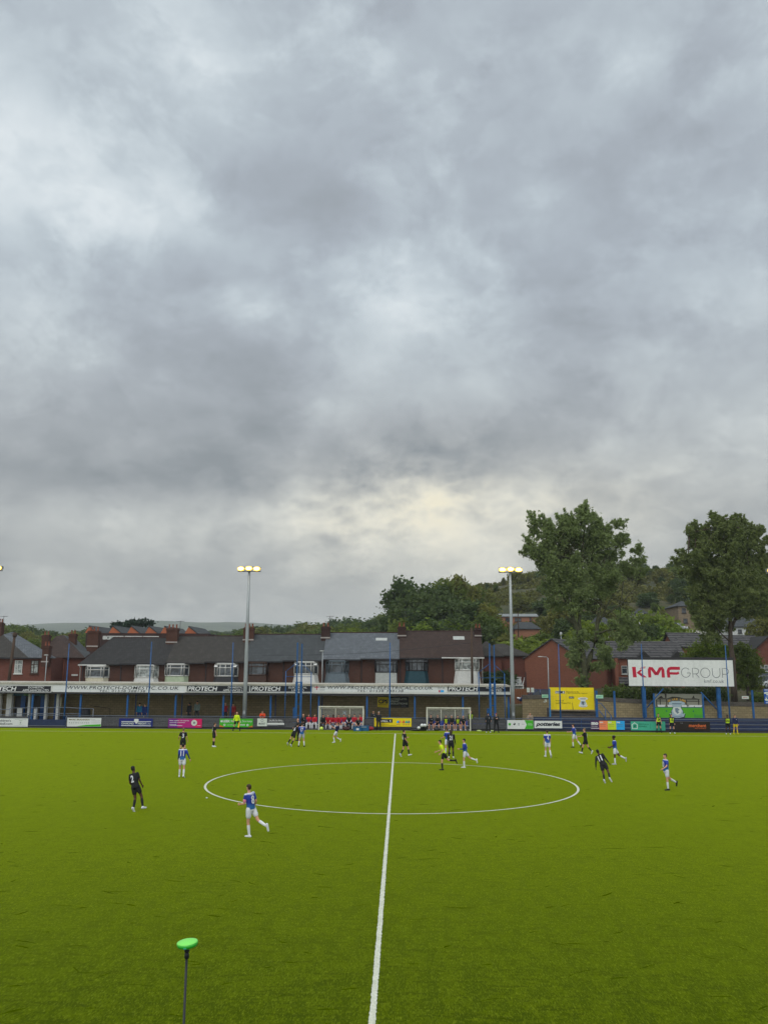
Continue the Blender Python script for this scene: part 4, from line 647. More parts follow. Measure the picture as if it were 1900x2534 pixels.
def chimney(parent, px, ptop, pbot, wpx, Y, base, m='brick_brown', pots=3):
    c = P(px, pbot, Y); top = P(px, ptop, Y).z; w_ = wpx*Y/2116; o = base; b = MB(); x0, x1 = c.x-o.x-w_/2, c.x-o.x+w_/2; y0 = Y-o.y
    b.box(x0, x1, y0-.45, y0+.45, c.z-o.z-.6, top-o.z-.62).box(x0-.07, x1+.07, y0-.52, y0+.52, top-o.z-.617, top-o.z-.4).box(x0+.04, x1-.04, y0-.42, y0+.42, top-o.z-.397, top-o.z-.3)
    ch = b.build('chimney', m, parent)
    MB().box(x0-.06, x1+.06, y0-.5, y0-.455, c.z-o.z-.05, c.z-o.z+.12).build('flashing', 'flashing', ch)
    for i in range(pots):
        x = x0+(i+.5)*(x1-x0)/pots; MB().lathe([(.11, 0), (.13, .06), (.10, .12), (.09, .42), (.12, .45), (.12, .5)], (x, y0, top-o.z-.3), 10).build('chimney_pot', 'terracotta', ch)
    return ch
def bay(parent, o, spec, y):
    p0, p1, pt, ps, pb, fr, sk, kind = spec; dep = .62; Yw = y+o.y
    a_, b_ = P(p0, ps, Yw-dep).x-o.x, P(p1, ps, Yw-dep).x-o.x; zt_, zs, zb_ = P(p0, pt, Yw-dep).z-o.z, P(p0, ps, Yw-dep).z-o.z, P(p0, pb, Yw-dep).z-o.z-.3
    inx = .42 if kind != 'd' else .1; fl = .22 if kind in 'vceek' and sk != 'cream_paint' else 0; wn = b_-a_
    F = [(a_, 0), (a_+inx, -dep), (b_-inx, -dep), (b_, 0)]
    mb = MB()
    pts = [(x, y+yy, zs) for x, yy in F]; low = [((x-fl if i < 2 else x+fl), y+yy-(fl*.6 if 0 < i < 3 else 0), zb_) for i, (x, yy) in enumerate(F)]
    mb.add(pts+low, [(0, 1, 5, 4), (1, 2, 6, 5), (2, 3, 7, 6), (4, 5, 6, 7), (0, 3, 2, 1)]); by = mb.build('bay_panel', sk, parent)
    gl = 'glass' if kind in 'abvk' else 'curtain_glass' if kind == 'c' else 'glass'
    mb = MB(); g = [(x, y+yy+(.06 if 0 < i < 3 else 0), z) for z in (zs+.02, zt_) for i, (x, yy) in enumerate(F)]
    mb.add(g, [(0, 1, 5, 4), (1, 2, 6, 5), (2, 3, 7, 6)]); win = MB()
    def bar(p, q, r=.05): win.tube([p, q], r, 4)
    fz = zs+(zt_-zs)*.70
    for i in range(3):
        (xa, ya), (xb, yb) = F[i], F[i+1]
        for z in (zs+.05, zt_-.03): bar((xa, y+ya, z), (xb, y+yb, z), .075)
        bar((xa, y+ya, fz), (xb, y+yb, fz), .05)
        for (xx, yy) in ((xa, ya), (xb, yb)): bar((xx, y+yy, zs), (xx, y+yy, zt_), .085)
        if i == 1:
            for t_ in ((.5,) if kind in 'vk' else ()): bar((xa+(xb-xa)*t_, y-dep, zs), (xa+(xb-xa)*t_, y-dep, zt_), .045)
            for t_ in (.17, .83): bar((xa+(xb-xa)*t_, y-dep, zs), (xa+(xb-xa)*t_, y-dep, zt_), .05)
    wo = win.build('bay_window', fr, parent); mb.build('pane', gl, wo)
    MB().prism([(x*1., y+yy*1.05-.02*(0 < i < 3), zt_+.04) for i, (x, yy) in enumerate(F)], (0, 0, .09)).build('bay_roof', 'white' if fr == 'white' else fr, wo)
    if kind in 'ckv':
        cu = MB(); 
        for t_ in (.25, .42, .6, .76): cu.box(a_+wn*t_-.1, a_+wn*t_+.08, y-dep+.09, y-dep+.1, zs+.1, zt_-.15)
        cu.build('curtain', 'ink_pale', wo)
    if kind in 'vk':
        for x in (a_+.05, b_-.45): MB().prism([(x, y-dep*.55, zt_-.06), (x+.4, y-dep*.55, zt_-.06), (x+.4, y-dep-.25, zt_-.36), (x, y-dep-.25, zt_-.36)], (0, .03, .03)).build('open_vent', fr, wo)
for i in range(10):
    a_, b_ = P(ux[i], 1660, HY), P(ux[i+1], 1660, HY); ze, zr = P(ux[i], eav[i], HY-.3).z, P(ux[i], rdg[i], RY).z
    base = Vector(((a_.x+b_.x)/2, HY, 1.4)); t = thing('terraced_house', base, hl[i], 'house', HG); x0, x1 = a_.x-base.x, b_.x-base.x; ze -= 1.4; zr -= 1.4
    MB().box(x0+.004, x1-.004, 0, 9.2, 0, ze-.02).build('wall', 'brick_brown', t)
    rt_ = MB(); e0, e1 = x0, x1+(.25 if i == 9 else 0); hip = 2.4 if i == 0 else 0; e0 -= .3 if i == 0 else 0
    A, B, C_, D = (e0, -.45, ze-.16), (e1, -.45, ze-.16), (e1, RY-HY, zr), (e0+hip, RY-HY, zr); E_, F_ = (e1, 9.6, ze-.16), (e0, 9.6, ze-.16)
    up_ = Vector((0, -.05, .12)); rt_.prism([A, B, C_, D], up_); rt_.prism([D, C_, E_, F_], (0, .05, .12))
    if i == 0: rt_.prism([A, D, F_], (-.1, 0, .1))
    else: MB().prism([(x0+.005, .02, ze-.15), (x0+.005, 9.1, ze-.15), (x0+.005, RY-HY, zr-.05)], (.2, 0, 0)).build('party_wall', 'brick_brown', t)
    ro = rt_.build('roof', roofs[i], t)
    if i == 9: MB().prism([(x1-.2, .02, ze-.15), (x1-.2, 9.1, ze-.15), (x1-.2, RY-HY, zr-.05)], (.19, 0, 0)).build('gable', 'brick_brown', t)
    MB().tube([(e0+hip, RY-HY, zr+.12), (e1, RY-HY, zr+.12)], .11, 6).build('ridge_tiles', 'brick_dark', ro)
    wg = i in (0, 9); MB().box(e0, e1-(1.6 if i == 0 else 0), -.62, -.48, ze-.2, ze-.06).build('gutter', 'white' if wg else 'dark_paint', t)
    MB().tube([(x0+.12, -.1, ze-.1), (x0+.12, -.1, 0)], .05).build('downpipe', 'dark_paint', t)
    if i in (1, 3, 5, 6, 8): vx = (x0+x1)/2+(.3, .3, .3, .9, .9, .3, .6, .3, .3, .3)[i]; MB().box(vx, vx+.22, -.16, -.004, ze-2.35+.2*(i % 3), ze-2.15+.2*(i % 3)).build('security_light', 'white', t)
    if i in (0, 9): xx = e0+.15 if i == 0 else e1-.2; MB().tube([(xx, -.5, ze-.2), (xx, -.1, ze-.5), (xx, -.1, 0)], .055).build('drain_pipe', 'white', t)
    bay(t, base, bays[i], 0.)
    for q in chims.get(i, []): chimney(t, q[0], q[1], q[2], q[3], RY-.9 if i else RY-1.5, base, 'brick_dark' if q[0] > 700 else 'brick_brown', 3 if i < 6 else 2)
    if i in (7, 9):
        sx = (pxX(944, RY-1., 1575) if i == 7 else pxX(1134, RY-1., 1572))-base.x; fr_ = (zr-ze)/(RY-HY+.45)
        def rz(yy): return ze-.16+(yy+.45)*fr_
        ya, yb = (3.0, 4.15) if i == 7 else (2.85, 4.25)
        q = MB(); q.prism([(sx-.72, ya, rz(ya)+.19), (sx+.72, ya, rz(ya)+.19), (sx+.72, yb, rz(yb)+.19), (sx-.72, yb, rz(yb)+.19)], (0, -.03, .07)); sk = q.build('skylight_frame', 'light_grey_paint', t)
        q = MB(); q.poly([(sx-.62, ya+.09, rz(ya+.09)+.275), (sx+.62, ya+.09, rz(ya+.09)+.275), (sx+.62, yb-.09, rz(yb-.09)+.275), (sx-.62, yb-.09, rz(yb-.09)+.275)])
        mg = MATS.get('roof_glass') or new('roof_glass')[0]; mg.node_tree.nodes['Principled BSDF'].inputs['Base Color'].default_value = (.55, .6, .64, 1); mg.node_tree.nodes['Principled BSDF'].inputs['Roughness'].default_value = .15; q.build('pane', 'roof_glass', sk)
# generic house: rectangular plan, gable or hipped roof
def house(name, px, Y, w_, d, z0, he, hr, label, wall, roof, rz=0, hip=0., gableface=False, wins=(), cat='house', group=None, over=.3, py=1650, fr='white'):
    """px: photo x of the plan centre of the near face. gableface: ridge runs away from the viewer"""
    c = P(px, py, Y); t = thing(name, (c.x, Y, z0), label, cat, group, R(rz)); h = w_/2
    mb = MB(); mb.box(-h, h, 0, d, 0, he)
    if gableface: mb.prism([(-h+.003, .003, he+.001), (h-.003, .003, he+.001), (0, .003, he+hr-.02)], (0, d-.006, 0))
    elif not hip: mb.prism([(-h+.003, .003, he+.001), (-h+.003, d-.003, he+.001), (-h+.003, d/2, he+hr-.05)], (w_-.006, 0, 0))
    mb.build('wall', wall, t); r = MB(); o = over; th = .14; e = he-o*hr/(d/2 if not gableface else h)
    if gableface:
        g = min(hip, h*.9)
        for s in (-1, 1): r.prism([(s*(h+o), -o+0, e), (0, -o+hip, he+hr), (0, d+o, he+hr), (s*(h+o), d+o, e)], (s*.03, 0, th))
        if hip: r.prism([(-h-o, -o, e), (h+o, -o, e), (0, -o+hip, he+hr)], (0, -.03, th))
    else:
        for s in (0, 1):
            y0, ym = (-o, d/2) if s == 0 else (d+o, d/2); r.prism([(-h-o, y0, e), (h+o, y0, e), (h+o-hip, ym, he+hr), (-h-o+hip, ym, he+hr)], (0, (-.03, .03)[s], th))
        if hip:
            for s in (-1, 1): r.prism([(s*(h+o), -o, e), (s*(h+o), d+o, e), (s*(h+o-hip), d/2, he+hr)], (s*.03, 0, th))
    r.build('roof', roof, t)
    for (x, z, ww, hh) in wins:
        mb = MB(); 
        for q in ((-ww/2, -ww/2+.07), (ww/2-.07, ww/2), (-.035, .035)): mb.box(x+q[0], x+q[1], -.07, -.005, z+.002, z+hh-.002)
        for q in ((0, .08), (hh-.08, hh), (hh*.66, hh*.66+.06)): mb.box(x-ww/2, x+ww/2, -.06, -.006, z+q[0], z+q[1])
        f_ = mb.build('window_frame', fr, t); MB().box(x-ww/2+.03, x+ww/2-.03, -.03, -.008, z+.03, z+hh-.03).build('pane', 'glass', f_); MB().box(x-ww/2-.08, x+ww/2+.08, -.14, -.005, z-.09, z-.003).build('sill', fr, f_)
    return t
s = 1/2116
def pz(py, Y, px=950): return P(px, py, Y).z
# left edge houses
Y = 112.; z = pz(1632, Y); t = thing('corner_house', (P(20, 1650, Y).x, Y, 1.4), 'red brick house with crossing slate roofs at the left edge behind the stand', 'house'); X = lambda px, y_: P(px, 1650, y_).x-P(20, 1650, Y).x
he = z-1.4; MB().box(X(-90, Y), X(128, Y), 0, 8, 0, he).build('wall', 'brick_red', t)
r = MB(); za = pz(1577, 116)-1.4; r.prism([(X(-70, Y), -.4, he-.1), (X(73, Y), -.4, he-.1), (X(2, 116), 4, za)], (0, 0, .1)); r.prism([(X(-90, Y), -.45, he-.1), (X(-10, Y), -.42, he-.1), (X(-90, 116), 4, he+2.6)], (0, 0, .1)); r.build('hip_roof', 'roof_brown', t)
r = MB(); zb_ = pz(1570, 124)-1.4; r.prism([(X(73, Y), -.4, he-.1), (X(140, Y), -.3, he-.1), (X(25, 124), 12, zb_), (X(2, 116), 4, za)], (0, 0, .1)); r.build('pale_slope', 'roof_pale_slate', t)  # paler tiles on this slope stand in for the sky's reflection
for (p, pw, m_) in ((47, 19, 'white'), (87, 19, 'brown_paint')):
    x = X(p, Y); mb = MB(); ww = pw*Y*s; z0_, z1_ = pz(1672, Y)-1.4, pz(1639, Y)-1.4
    for q in (-ww/2, -.03-ww*.12, ww/2-.08): mb.box(x+q, x+q+.08, -.08, -.005, z0_+.002, z1_-.002)
    for q in (z0_, z1_-.08, z0_+(z1_-z0_)*.66): mb.box(x-ww/2, x+ww/2, -.07, -.006, q, q+.08)
    f_ = mb.build('window_frame', m_, t); MB().box(x-ww/2+.03, x+ww/2-.03, -.04, -.01, z0_+.05, z1_-.05).build('pane', 'curtain_glass', f_); MB().box(x-ww/2-.1, x+ww/2+.1, -.15, -.004, z0_-.12, z0_-.003).build('sill', m_, f_)
MB().box(X(-90, Y), X(128, Y), -.55, -.42, he-.16, he-.02).build('gutter', 'dark_paint', t)
bs = t.location; chimney(t, 0, 1535, 1580, 12, 117, bs, 'brick_brown', 2); chimney(t, 115, 1592, 1638, 16, 111.5, bs, 'brick_brown', 2)
Y = 116.; t = thing('corner_house', (P(150, 1650, Y).x, Y, 1.4), 'red brick house with two brown hipped roofs left of the terrace', 'house'); X = lambda px, y_: P(px, 1650, y_).x-P(150, 1650, Y).x; he = pz(1631, Y)-1.4
MB().box(X(96, Y), X(206, Y), 0, 8, 0, he).build('wall', 'brick_red', t)
r = MB(); r.prism([(X(90, Y), -.4, he-.1), (X(171, Y), -.4, he-.1), (X(131, 120), 4.5, pz(1580, 120.5)-1.4)], (0, 0, .1)); r.build('hip_roof', 'roof_rust', t)
r = MB(); r.prism([(X(168, Y), -.38, he-.11), (X(212, Y), -.38, he-.11), (X(153, 122), 6, pz(1577, 122)-1.4), (X(131, 120), 4.5, pz(1580, 120.5)-1.4)], (0, 0, .1)); r.build('hip_roof', 'roof_rust', t)
r = MB(); r.prism([(X(212, Y), -.38, he-.11), (X(222, 124), 8, he+.6), (X(186, 125), 9, pz(1588, 125)-1.4), (X(153, 122), 6, pz(1577, 122)-1.4)], (0, 0, .1)); r.build('pale_slope', 'roof_slate', t)
for (p0, p1, y0_, y1_, m_) in ((134, 150, 1636, 1640, 'white'), (131, 150, 1680, 1683, 'white'), (180, 195, 1673, 1677, 'white'), (136, 148, 1647, 1662, 'dark_paint')): MB().box(X(p0, Y), X(p1, Y), -.12, -.005, pz(y1_, Y)-1.4, pz(y0_, Y)-1.4).build('lintel' if m_ == 'white' else 'window_pane', m_, t)
for p, m_ in ((159, 'terracotta'),): MB().tube([(X(p, Y), -.12, he-.2), (X(p, Y), -.12, 0)], .06).build('drain_pipe', m_, t)
chimney(t, 112, 1566, 1632, 17, 119, t.location, 'brick_brown', 2); chimney(t, 180, 1563, 1602, 16, 121, t.location, 'brick_brown', 2)
# school block with orange gables
Y = 165.; px0, px1 = 213, 515; t = thing('school_block', (P(364, 1580, Y).x, Y, 1.4), 'long flat brown brick block with orange gables above the left terrace roofs', 'building'); X = lambda px: P(px, 1580, Y).x-t.location.x
zt_ = pz(1567, Y, 364)-1.4; zw0, zw1 = pz(1583, Y, 364)-1.4, pz(1574, Y, 364)-1.4
MB().box(X(px0), X(px1), 0, 14, 0, zt_).build('wall', 'brick_dark', t)
for p in (224, 283, 329, 373, 411, 471):
    a_, b_ = X(p-14), X(p+15); MB().prism([(a_, -.02, zt_+.003), (b_, -.02, zt_+.003), (X(p-5), -.02, zt_+1.25)], (0, 13.8, 0)).build('gable', 'brick_orange', t); MB().prism([(b_+.1, -.15, zt_+.003), (b_+.35, -.15, zt_+.003), (X(p-5)+.1, -.15, zt_+1.45), (X(p-5)-.1, -.15, zt_+1.32)], (0, 14, 0)).build('gable_roof', 'roof_slate', t)
for (p0, p1) in ((256, 263), (265, 306), (310, 352), (355, 393)):
    fr_ = MB(); fr_.box(X(p0), X(p1), -.1, -.006, zw1-.12, zw1); fr_.box(X(p0), X(p1), -.1, -.006, zw0, zw0+.1)
    k_ = max(2, int((p1-p0)/7)); 
    for i in range(k_+1): x = X(p0)+(X(p1)-X(p0))*i/k_; fr_.box(x-.06, x+.06, -.09, -.007, zw0+.101, zw1-.121)
    f_ = fr_.build('window_strip', 'white', t); MB().box(X(p0)+.02, X(p1)-.02, -.05, -.01, zw0+.05, zw1-.05).build('pane', 'curtain_glass', f_)
MB().box(X(221), X(230), -.08, -.005, pz(1590, Y)-1.4, pz(1575, Y)-1.4).build('window', 'curtain_glass', t)
# right-hand houses
house('semi_detached_house', 1246, 116, 6.9, 7, 1.8, pz(1622, 116, 1246)-1.8, 1.5, 'red brick house with two white windows and low hipped roof behind the right floodlight mast', 'brick_red', 'roof_brown', hip=3.2, wins=[(-.95, 2.0, 1.0, 1.15), (.65, 2.0, 1.0, 1.15)])
house('semi_detached_house', 1208, 113, 3.4, 5, 1.8, pz(1622, 113, 1208)-1.8, 1.75, 'red brick wing with a steep hipped roof right of the terrace end', 'brick_red', 'roof_brown', hip=1.9)
Y = 112.; t = thing('conservatory', (P(1270, 1670, Y).x, Y, 1.9), 'white framed lean-to conservatory left of the brick gable house', 'conservatory'); mb = MB()
for i in range(6): mb.tube([(-1.1+i*.45, 0, 1.55), (-.2+i*.45-.35, 2.2, 2.5)], .05, 4)
mb.tube([(-1.2, 0, 1.5), (1.3, 0, 1.5)], .07, 4).tube([(-1.2, 2.2, 2.5), (1.3, 2.2, 2.5)], .07, 4).tube([(-1.1, 0, 0), (-1.1, 0, 1.5)], .07, 4).tube([(0., 0, 0), (0., 0, 1.5)], .06, 4).tube([(1.2, 0, 0), (1.2, 0, 1.5)], .07, 4).tube([(-1.1, 0, .7), (1.2, 0, .7)], .05, 4); mb.build('frame', 'white', t)
MB().box(-1.05, 1.15, .08, .1, .02, 1.45).prism([(-1.1, .03, 1.5), (1.2, .03, 1.5), (1.2, 2.2, 2.44), (-1.1, 2.2, 2.44)], (0, 0, .02)).build('glazing', 'curtain_glass', t)
t = thing('timber_fence', (P(1287, 1700, 92.).x, 92., 1.9), 'orange brown timber fence panel left of the brick gable house', 'fence'); mat('fence_wood', (.16, .06, .025), .85, .3, 6, stretch=(4, 1, .4)); mb = MB()
for i in range(9): mb.box(-1.2+i*.13*2, -1.2+i*.13*2+.24, -.02, .02, .05, 1.6)
mb.build('boards', 'fence_wood', t)
for x in (-1.25, 1.15): MB().box(x-.05, x+.05, .03, .13, 0, 1.7).build('post', 'fence_wood', t)
t = house('gable_house', 1366, 111.5, 7.6, 15, 1.9, pz(1629, 112, 1366)-1.9, pz(1583, 112, 1366)-pz(1629, 112, 1366), 'big plain red brick gable end with ribbed grey roof left of the tall tree', 'brick_new', 'roof_ribbed', rz=-33, gableface=True, over=.2)
MB().tube([(-3.7, -.08, 3.2), (-3.7, -.08, 0)], .05).build('drain_pipe', 'dark_paint', t)
t = house('tiled_house', 1606, 117, 9.4, 7, 2.9, pz(1627, 117, 1606)-2.9, pz(1589, 120, 1606)-pz(1627, 117, 1606), 'house with wide ribbed grey roof and two small gablets behind the white billboard', 'brick_new', 'roof_ribbed', wins=[(-3.0, 2.0, 1.5, 1.1)], fr='light_grey_paint')
he = pz(1627, 117, 1606)-2.9
for p in (1590, 1673): x = P(p, 1620, 117).x-t.location.x; MB().prism([(x-.95, -.5, he-.05), (x+.95, -.5, he-.05), (x, -.5, he+.85)], (0, 1.6, 0)).build('gablet', 'roof_charcoal', t)
MB().prism([(-4.3, -.05, 1.05), (-4.3, -1.2, .65), (-4.3, -1.2, .75), (-4.3, -.05, 1.6)], (2.6, 0, 0)).build('porch_roof', 'roof_ribbed', t); MB().box(-3.4, -2.5, -.04, -.005, 0, .9).build('front_door', 'dark_paint', t)
MB().box(-4.74, -4.3, -.6, 0, 0, he-.1).build('side_wall', 'brick_new', t)
t = house('tiled_house', 1836, 117, 6.0, 7, 2.9, pz(1610, 117, 1836)-2.9, pz(1574, 120, 1836)-pz(1610, 117, 1836), 'house with ribbed grey roof right of the trunk at the right edge', 'brick_red', 'roof_ribbed', wins=[(1.0, 2.1, 1.1, 1.2)], fr='brown_paint')
MB().prism([(.5, -.05, 1.7), (.5, -1.3, 1.1), (.5, -1.3, 1.2), (.5, -.05, 2.2)], (2.6, 0, 0)).build('porch_roof', 'roof_charcoal', t); MB().box(1.2, 2.3, -.05, -.005, 0, 1.1).build('front_door', 'dark_paint', t)
t = house('tiled_house', 1905, 114.5, 3.6, 7, 2.9, pz(1606, 114.5, 1905)-2.9, 1.6, 'red brick house front cut by the right edge with dark bargeboards', 'brick_red', 'roof_charcoal', gableface=True, wins=[(-.8, 2.0, 1.0, 1.3)], fr='light_grey_paint')
house('tiled_house', 1710, 127, 4.5, 6, 3.2, pz(1600, 127, 1710)-3.2, 2.0, 'house roof between the billboard house and the big dark tree', 'brick_new', 'roof_ribbed')
house('porch_house', 1498, 119, 4.6, 5, 2.6, 3.0, .9, 'shadowed red brick house with striped low roof behind the tree trunk', 'brick_red', 'roof_ribbed', wins=[(-.4, 1.5, .9, .9)])
HZ = lambda px, Y: terrain(P(px, 1550, Y).x, Y)
def hillhouse(name, px, Y, pt, pe, pb, wpx, d, label, wall, roof, **k):
    zb_, ze_, zr_ = pz(pb, Y, px), pz(pe, Y, px), pz(pt, Y, px); g = min(zb_, HZ(px, Y))-.5
    k.setdefault('wins', []); k['wins'] = [((a_-px)*Y*s, pz(c_, Y, px)-g, b_*Y*s, dd*Y*s) for (a_, b_, c_, dd) in k['wins']]
    return house(name, px, Y, wpx*Y*s, d, g, ze_-g, zr_-ze_, label, wall, roof, py=pe, **k)
hillhouse('bungalow', 1279, 195, 1518, 1526, 1550, 96, 8, 'long pale brick bungalow with a light flat-pitched roof on the hillside', 'brick_hill', 'roof_light', wins=[(1257, 14, 1538, 9), (1281, 16, 1538, 9), (1311, 5, 1537, 9)], fr='brown_paint', rz=-4)
hillhouse('cottage', 1304, 182, 1539, 1556, 1566, 60, 7, 'low cottage with grey roof just below the pale brick bungalow', 'brick_hill', 'roof_slate', hip=1.5)
hillhouse('dark_house', 1497, 140, 1524, 1546, 1600, 36, 7, 'dark brick house with white arched windows seen between the tree trunks', 'brick_dark', 'roof_slate', wins=[(1484, 7, 1576, 9), (1500, 8, 1582, 12)], hip=1.)
hillhouse('stone_house', 1703, 176, 1486, 1500, 1548, 52, 8, 'grey stone house with hipped slate roof on the hillside beside the parked car', 'stone', 'roof_slate', hip=2.2, wins=[(1690.5, 10, 1517, 12), (1693, 10, 1542, 11)], fr='dark_paint')
hillhouse('white_house', 1846, 150, 1528, 1551, 1573, 70, 8, 'white rendered house seen through the branches near the right edge', mat('render_white', (.56, .56, .53), .8), 'roof_slate', wins=[(1829, 9, 1567, 9), (1852, 7, 1568, 13)], fr='dark_paint')
hillhouse('cottage', 1472, 190, 1478, 1486, 1508, 30, 7, 'pale cottage between the limbs of the tall left tree', 'stone', 'roof_light', wins=[(1478, 4, 1497, 9)])
hillhouse('hilltop_house', 1396, 316, 1433, 1438, 1446, 62, 9, 'long low roof on the skyline right of the lit floodlight', 'brick_hill', 'roof_brown')
hillhouse('hilltop_house', 1318, 320, 1431, 1439, 1446, 28, 9, 'small house on the skyline just right of the floodlight mast', 'brick_hill', 'roof_brown', gableface=True)
hillhouse('hilltop_house', 1645, 312, 1406, 1412, 1424, 26, 9, 'left one of two brick houses on the skyline between the tall trees', 'brick_hill', 'roof_brown'); hillhouse('hilltop_house', 1668, 306, 1402, 1411, 1424, 26, 9, 'right one of two brick houses on the skyline between the tall trees', 'brick_hill', 'roof_charcoal')
hillhouse('hilltop_house', 1556, 318, 1420, 1424, 1430, 50, 9, 'flat dark roof line on the skyline right of the tall left tree', 'brick_dark', 'roof_charcoal'); hillhouse('garden_shed', 1569, 172, 1533, 1537, 1546, 15, 3, 'small pale roofed shed below the garden pavilion', 'dark_paint', 'roof_light')
# pavilion
Y = 170.; q = P(1583, 1530, Y); g = q.z-.4; t = thing('garden_pavilion', (q.x, Y, g), 'open garden pavilion with pyramid slate roof and white columns on the hillside', 'pavilion'); k_ = Y*s
MB().add([(-17*k_, -1.3, 1.3), (17*k_, -1.3, 1.3), (17*k_, 1.3, 1.3), (-17*k_, 1.3, 1.3), (0, 0, 2.4)], [(0, 1, 4), (1, 2, 4), (2, 3, 4), (3, 0, 4), (3, 2, 1, 0)]).build('roof', 'roof_slate', t)
for x, y_ in ((-6*k_, -1.1), (3*k_, -1.1), (12*k_, -1.1), (12*k_, 1.1), (-12*k_, 1.1)): MB().box(x-.12, x+.12, y_-.12, y_+.12, -2, 1.3).build('column', 'white', t)
MB().box(-27*k_, -10*k_, -1, 1, .6, .72).build('side_roof', 'roof_light', t); MB().box(-24*k_, -11*k_, -.9, .9, -2, .59).build('side_room', 'dark_paint', t)
# ================================================================ cars
mt, n = new('tyre'); n.set(n.b.inputs['Base Color'], (.015, .015, .016)); mt, n = new('car_glass'); n.set(n.b.inputs['Base Color'], (.02, .024, .03)); n.b.inputs['Roughness'].default_value = .06
def carpaint(nm, c): m_, n = new(nm); n.set(n.b.inputs['Base Color'], c); n.b.inputs['Roughness'].default_value = .25; n.b.inputs['Metallic'].default_value = .3; n.b.inputs['Coat Weight'].default_value = .6; return nm
carpaint('car_silver', (.42, .43, .44)); carpaint('car_white', (.7, .7, .7)); carpaint('car_blue', (.02, .035, .11))
def car(px, Y, z, rz, paint_, label, L_=4.4, W_=1.8, H_=1.55, suv=False, py=1550):
    q = P(px, py, Y); t = thing('parked_car', (q.x, Y, z), label, 'car', None, R(rz)); h = L_/2; zb_ = .32; belt = .92 if suv else .85
    prof = [(-h, zb_+.1), (-h, belt-.12), (-h+.15, belt), (-h+.35, belt+.02), (h-1.15, belt+.03), (h-.35, belt-.12), (h-.03, belt-.28), (h, zb_+.12), (h-.1, zb_), (-h+.1, zb_)]
    b_ = MB(); b_.prism([(x, -W_/2, zz_) for x, zz_ in prof], (0, W_, 0)); b_.build('body', paint_, t, .07)
    cab = [(-h+.12, belt+.03), (-h+.45, H_-.06), (-h+.8, H_), (.35, H_), (.55, H_-.03), (h-1.1, belt+.045)] if suv else [(-h+.5, belt+.03), (-h+1.0, H_-.04), (-h+1.4, H_), (.2, H_), (h-1.2, belt+.045)]
    n_ = len(cab); m_ = MB(); vs = [(x, (1 if s_ else -1)*(W_/2-.05-(.16 if zz_ > belt+.2 else 0)), zz_) for s_ in (0, 1) for x, zz_ in cab]
    m_.add(vs, [tuple(range(n_)), tuple(range(2*n_-1, n_-1, -1))]+[(i, (i+1) % n_, n_+(i+1) % n_, n_+i) for i in range(n_)]); m_.build('windows', 'car_glass', t)
    rf = MB(); k0 = 1 if suv else 2; xs = [c for c in cab if c[1] > H_-.07]; x0_, x1_ = xs[0][0]-.02, xs[-1][0]+.02; rf.box(x0_, x1_, -W_/2+.19, W_/2-.19, H_-.03, H_+.03); 
    for s_ in (-1, 1):
        for (xa, za), (xb, zb2) in ((cab[0], xs[0]), (cab[-1], xs[-1]), ((0, belt), (0, H_))): rf.tube([(xa, s_*(W_/2-.06), za), (xb, s_*(W_/2-.2), zb2)], .05, 5)
    rf.build('roof', paint_, t)
    for x in (-h+.8, h-.85):
        for s_ in (-1, 1):
            w2 = MB(); w2.lathe([(.20, -.11), (.32, -.11), (.345, -.07), (.345, .07), (.32, .11), (.20, .11)], (x, s_*(W_/2-.09), .345), 18, 0, 'y'); wh = w2.build('wheel', 'tyre', t); MB().lathe([(.02, -.115), (.2, -.112), (.2, .112), (.02, .115)], (x, s_*(W_/2-.09), .345), 14, 0, 'y').build('rim', 'galvanised', wh)
    for s_ in (-1, 1): MB().ball((h-.12, s_*(W_/2-.28), belt-.24), (.12, .2, .08)).build('headlight', 'ink_white', t); MB().ball((-h+.03, s_*(W_/2-.2), belt-.2), (.05, .12, .1)).build('tail_light', 'ink_red', t); MB().ball((h-1.55, s_*(W_/2+.06), belt+.1), (.07, .09, .06)).build('wing_mirror', paint_, t)
    return t
g = pz(1561, 165, 1668); car(1668, 165, g, -38, 'car_silver', 'silver four-wheel-drive car parked on the drive by the stone house', 4.6, 1.85, 1.75, True)
car(1897, 103, pz(1704, 103, 1897), -150, 'car_white', 'nearer white car at the right edge behind the hedge', 4.3, 1.8, 1.45, py=1700); car(1884, 109, pz(1692, 109, 1884), 90, 'car_white', 'white car parked in front of the house at the right edge, seen end on', 4.2, 1.8, 1.5, py=1690)
car(1333, 89.9, pz(1706, 89, 1333)-1.52, 180, 'car_blue', 'dark blue car with only its roof above the block wall left of the yellow billboard', 4.4, 1.8, 1.5, py=1710)
mb = MB(); qx = P(1668, 1560, 165).x; v, f = grid_mesh([qx-5+i for i in range(11)], [158+i*1.2 for i in range(13)], lambda x, y: g+.0+(terrain(x, y)-g)*ss(3, 8, max(abs(x-qx), abs(y-165)))*.3); mb.add(v, f); mb.build('driveway', 'concrete')['kind'] = 'structure'
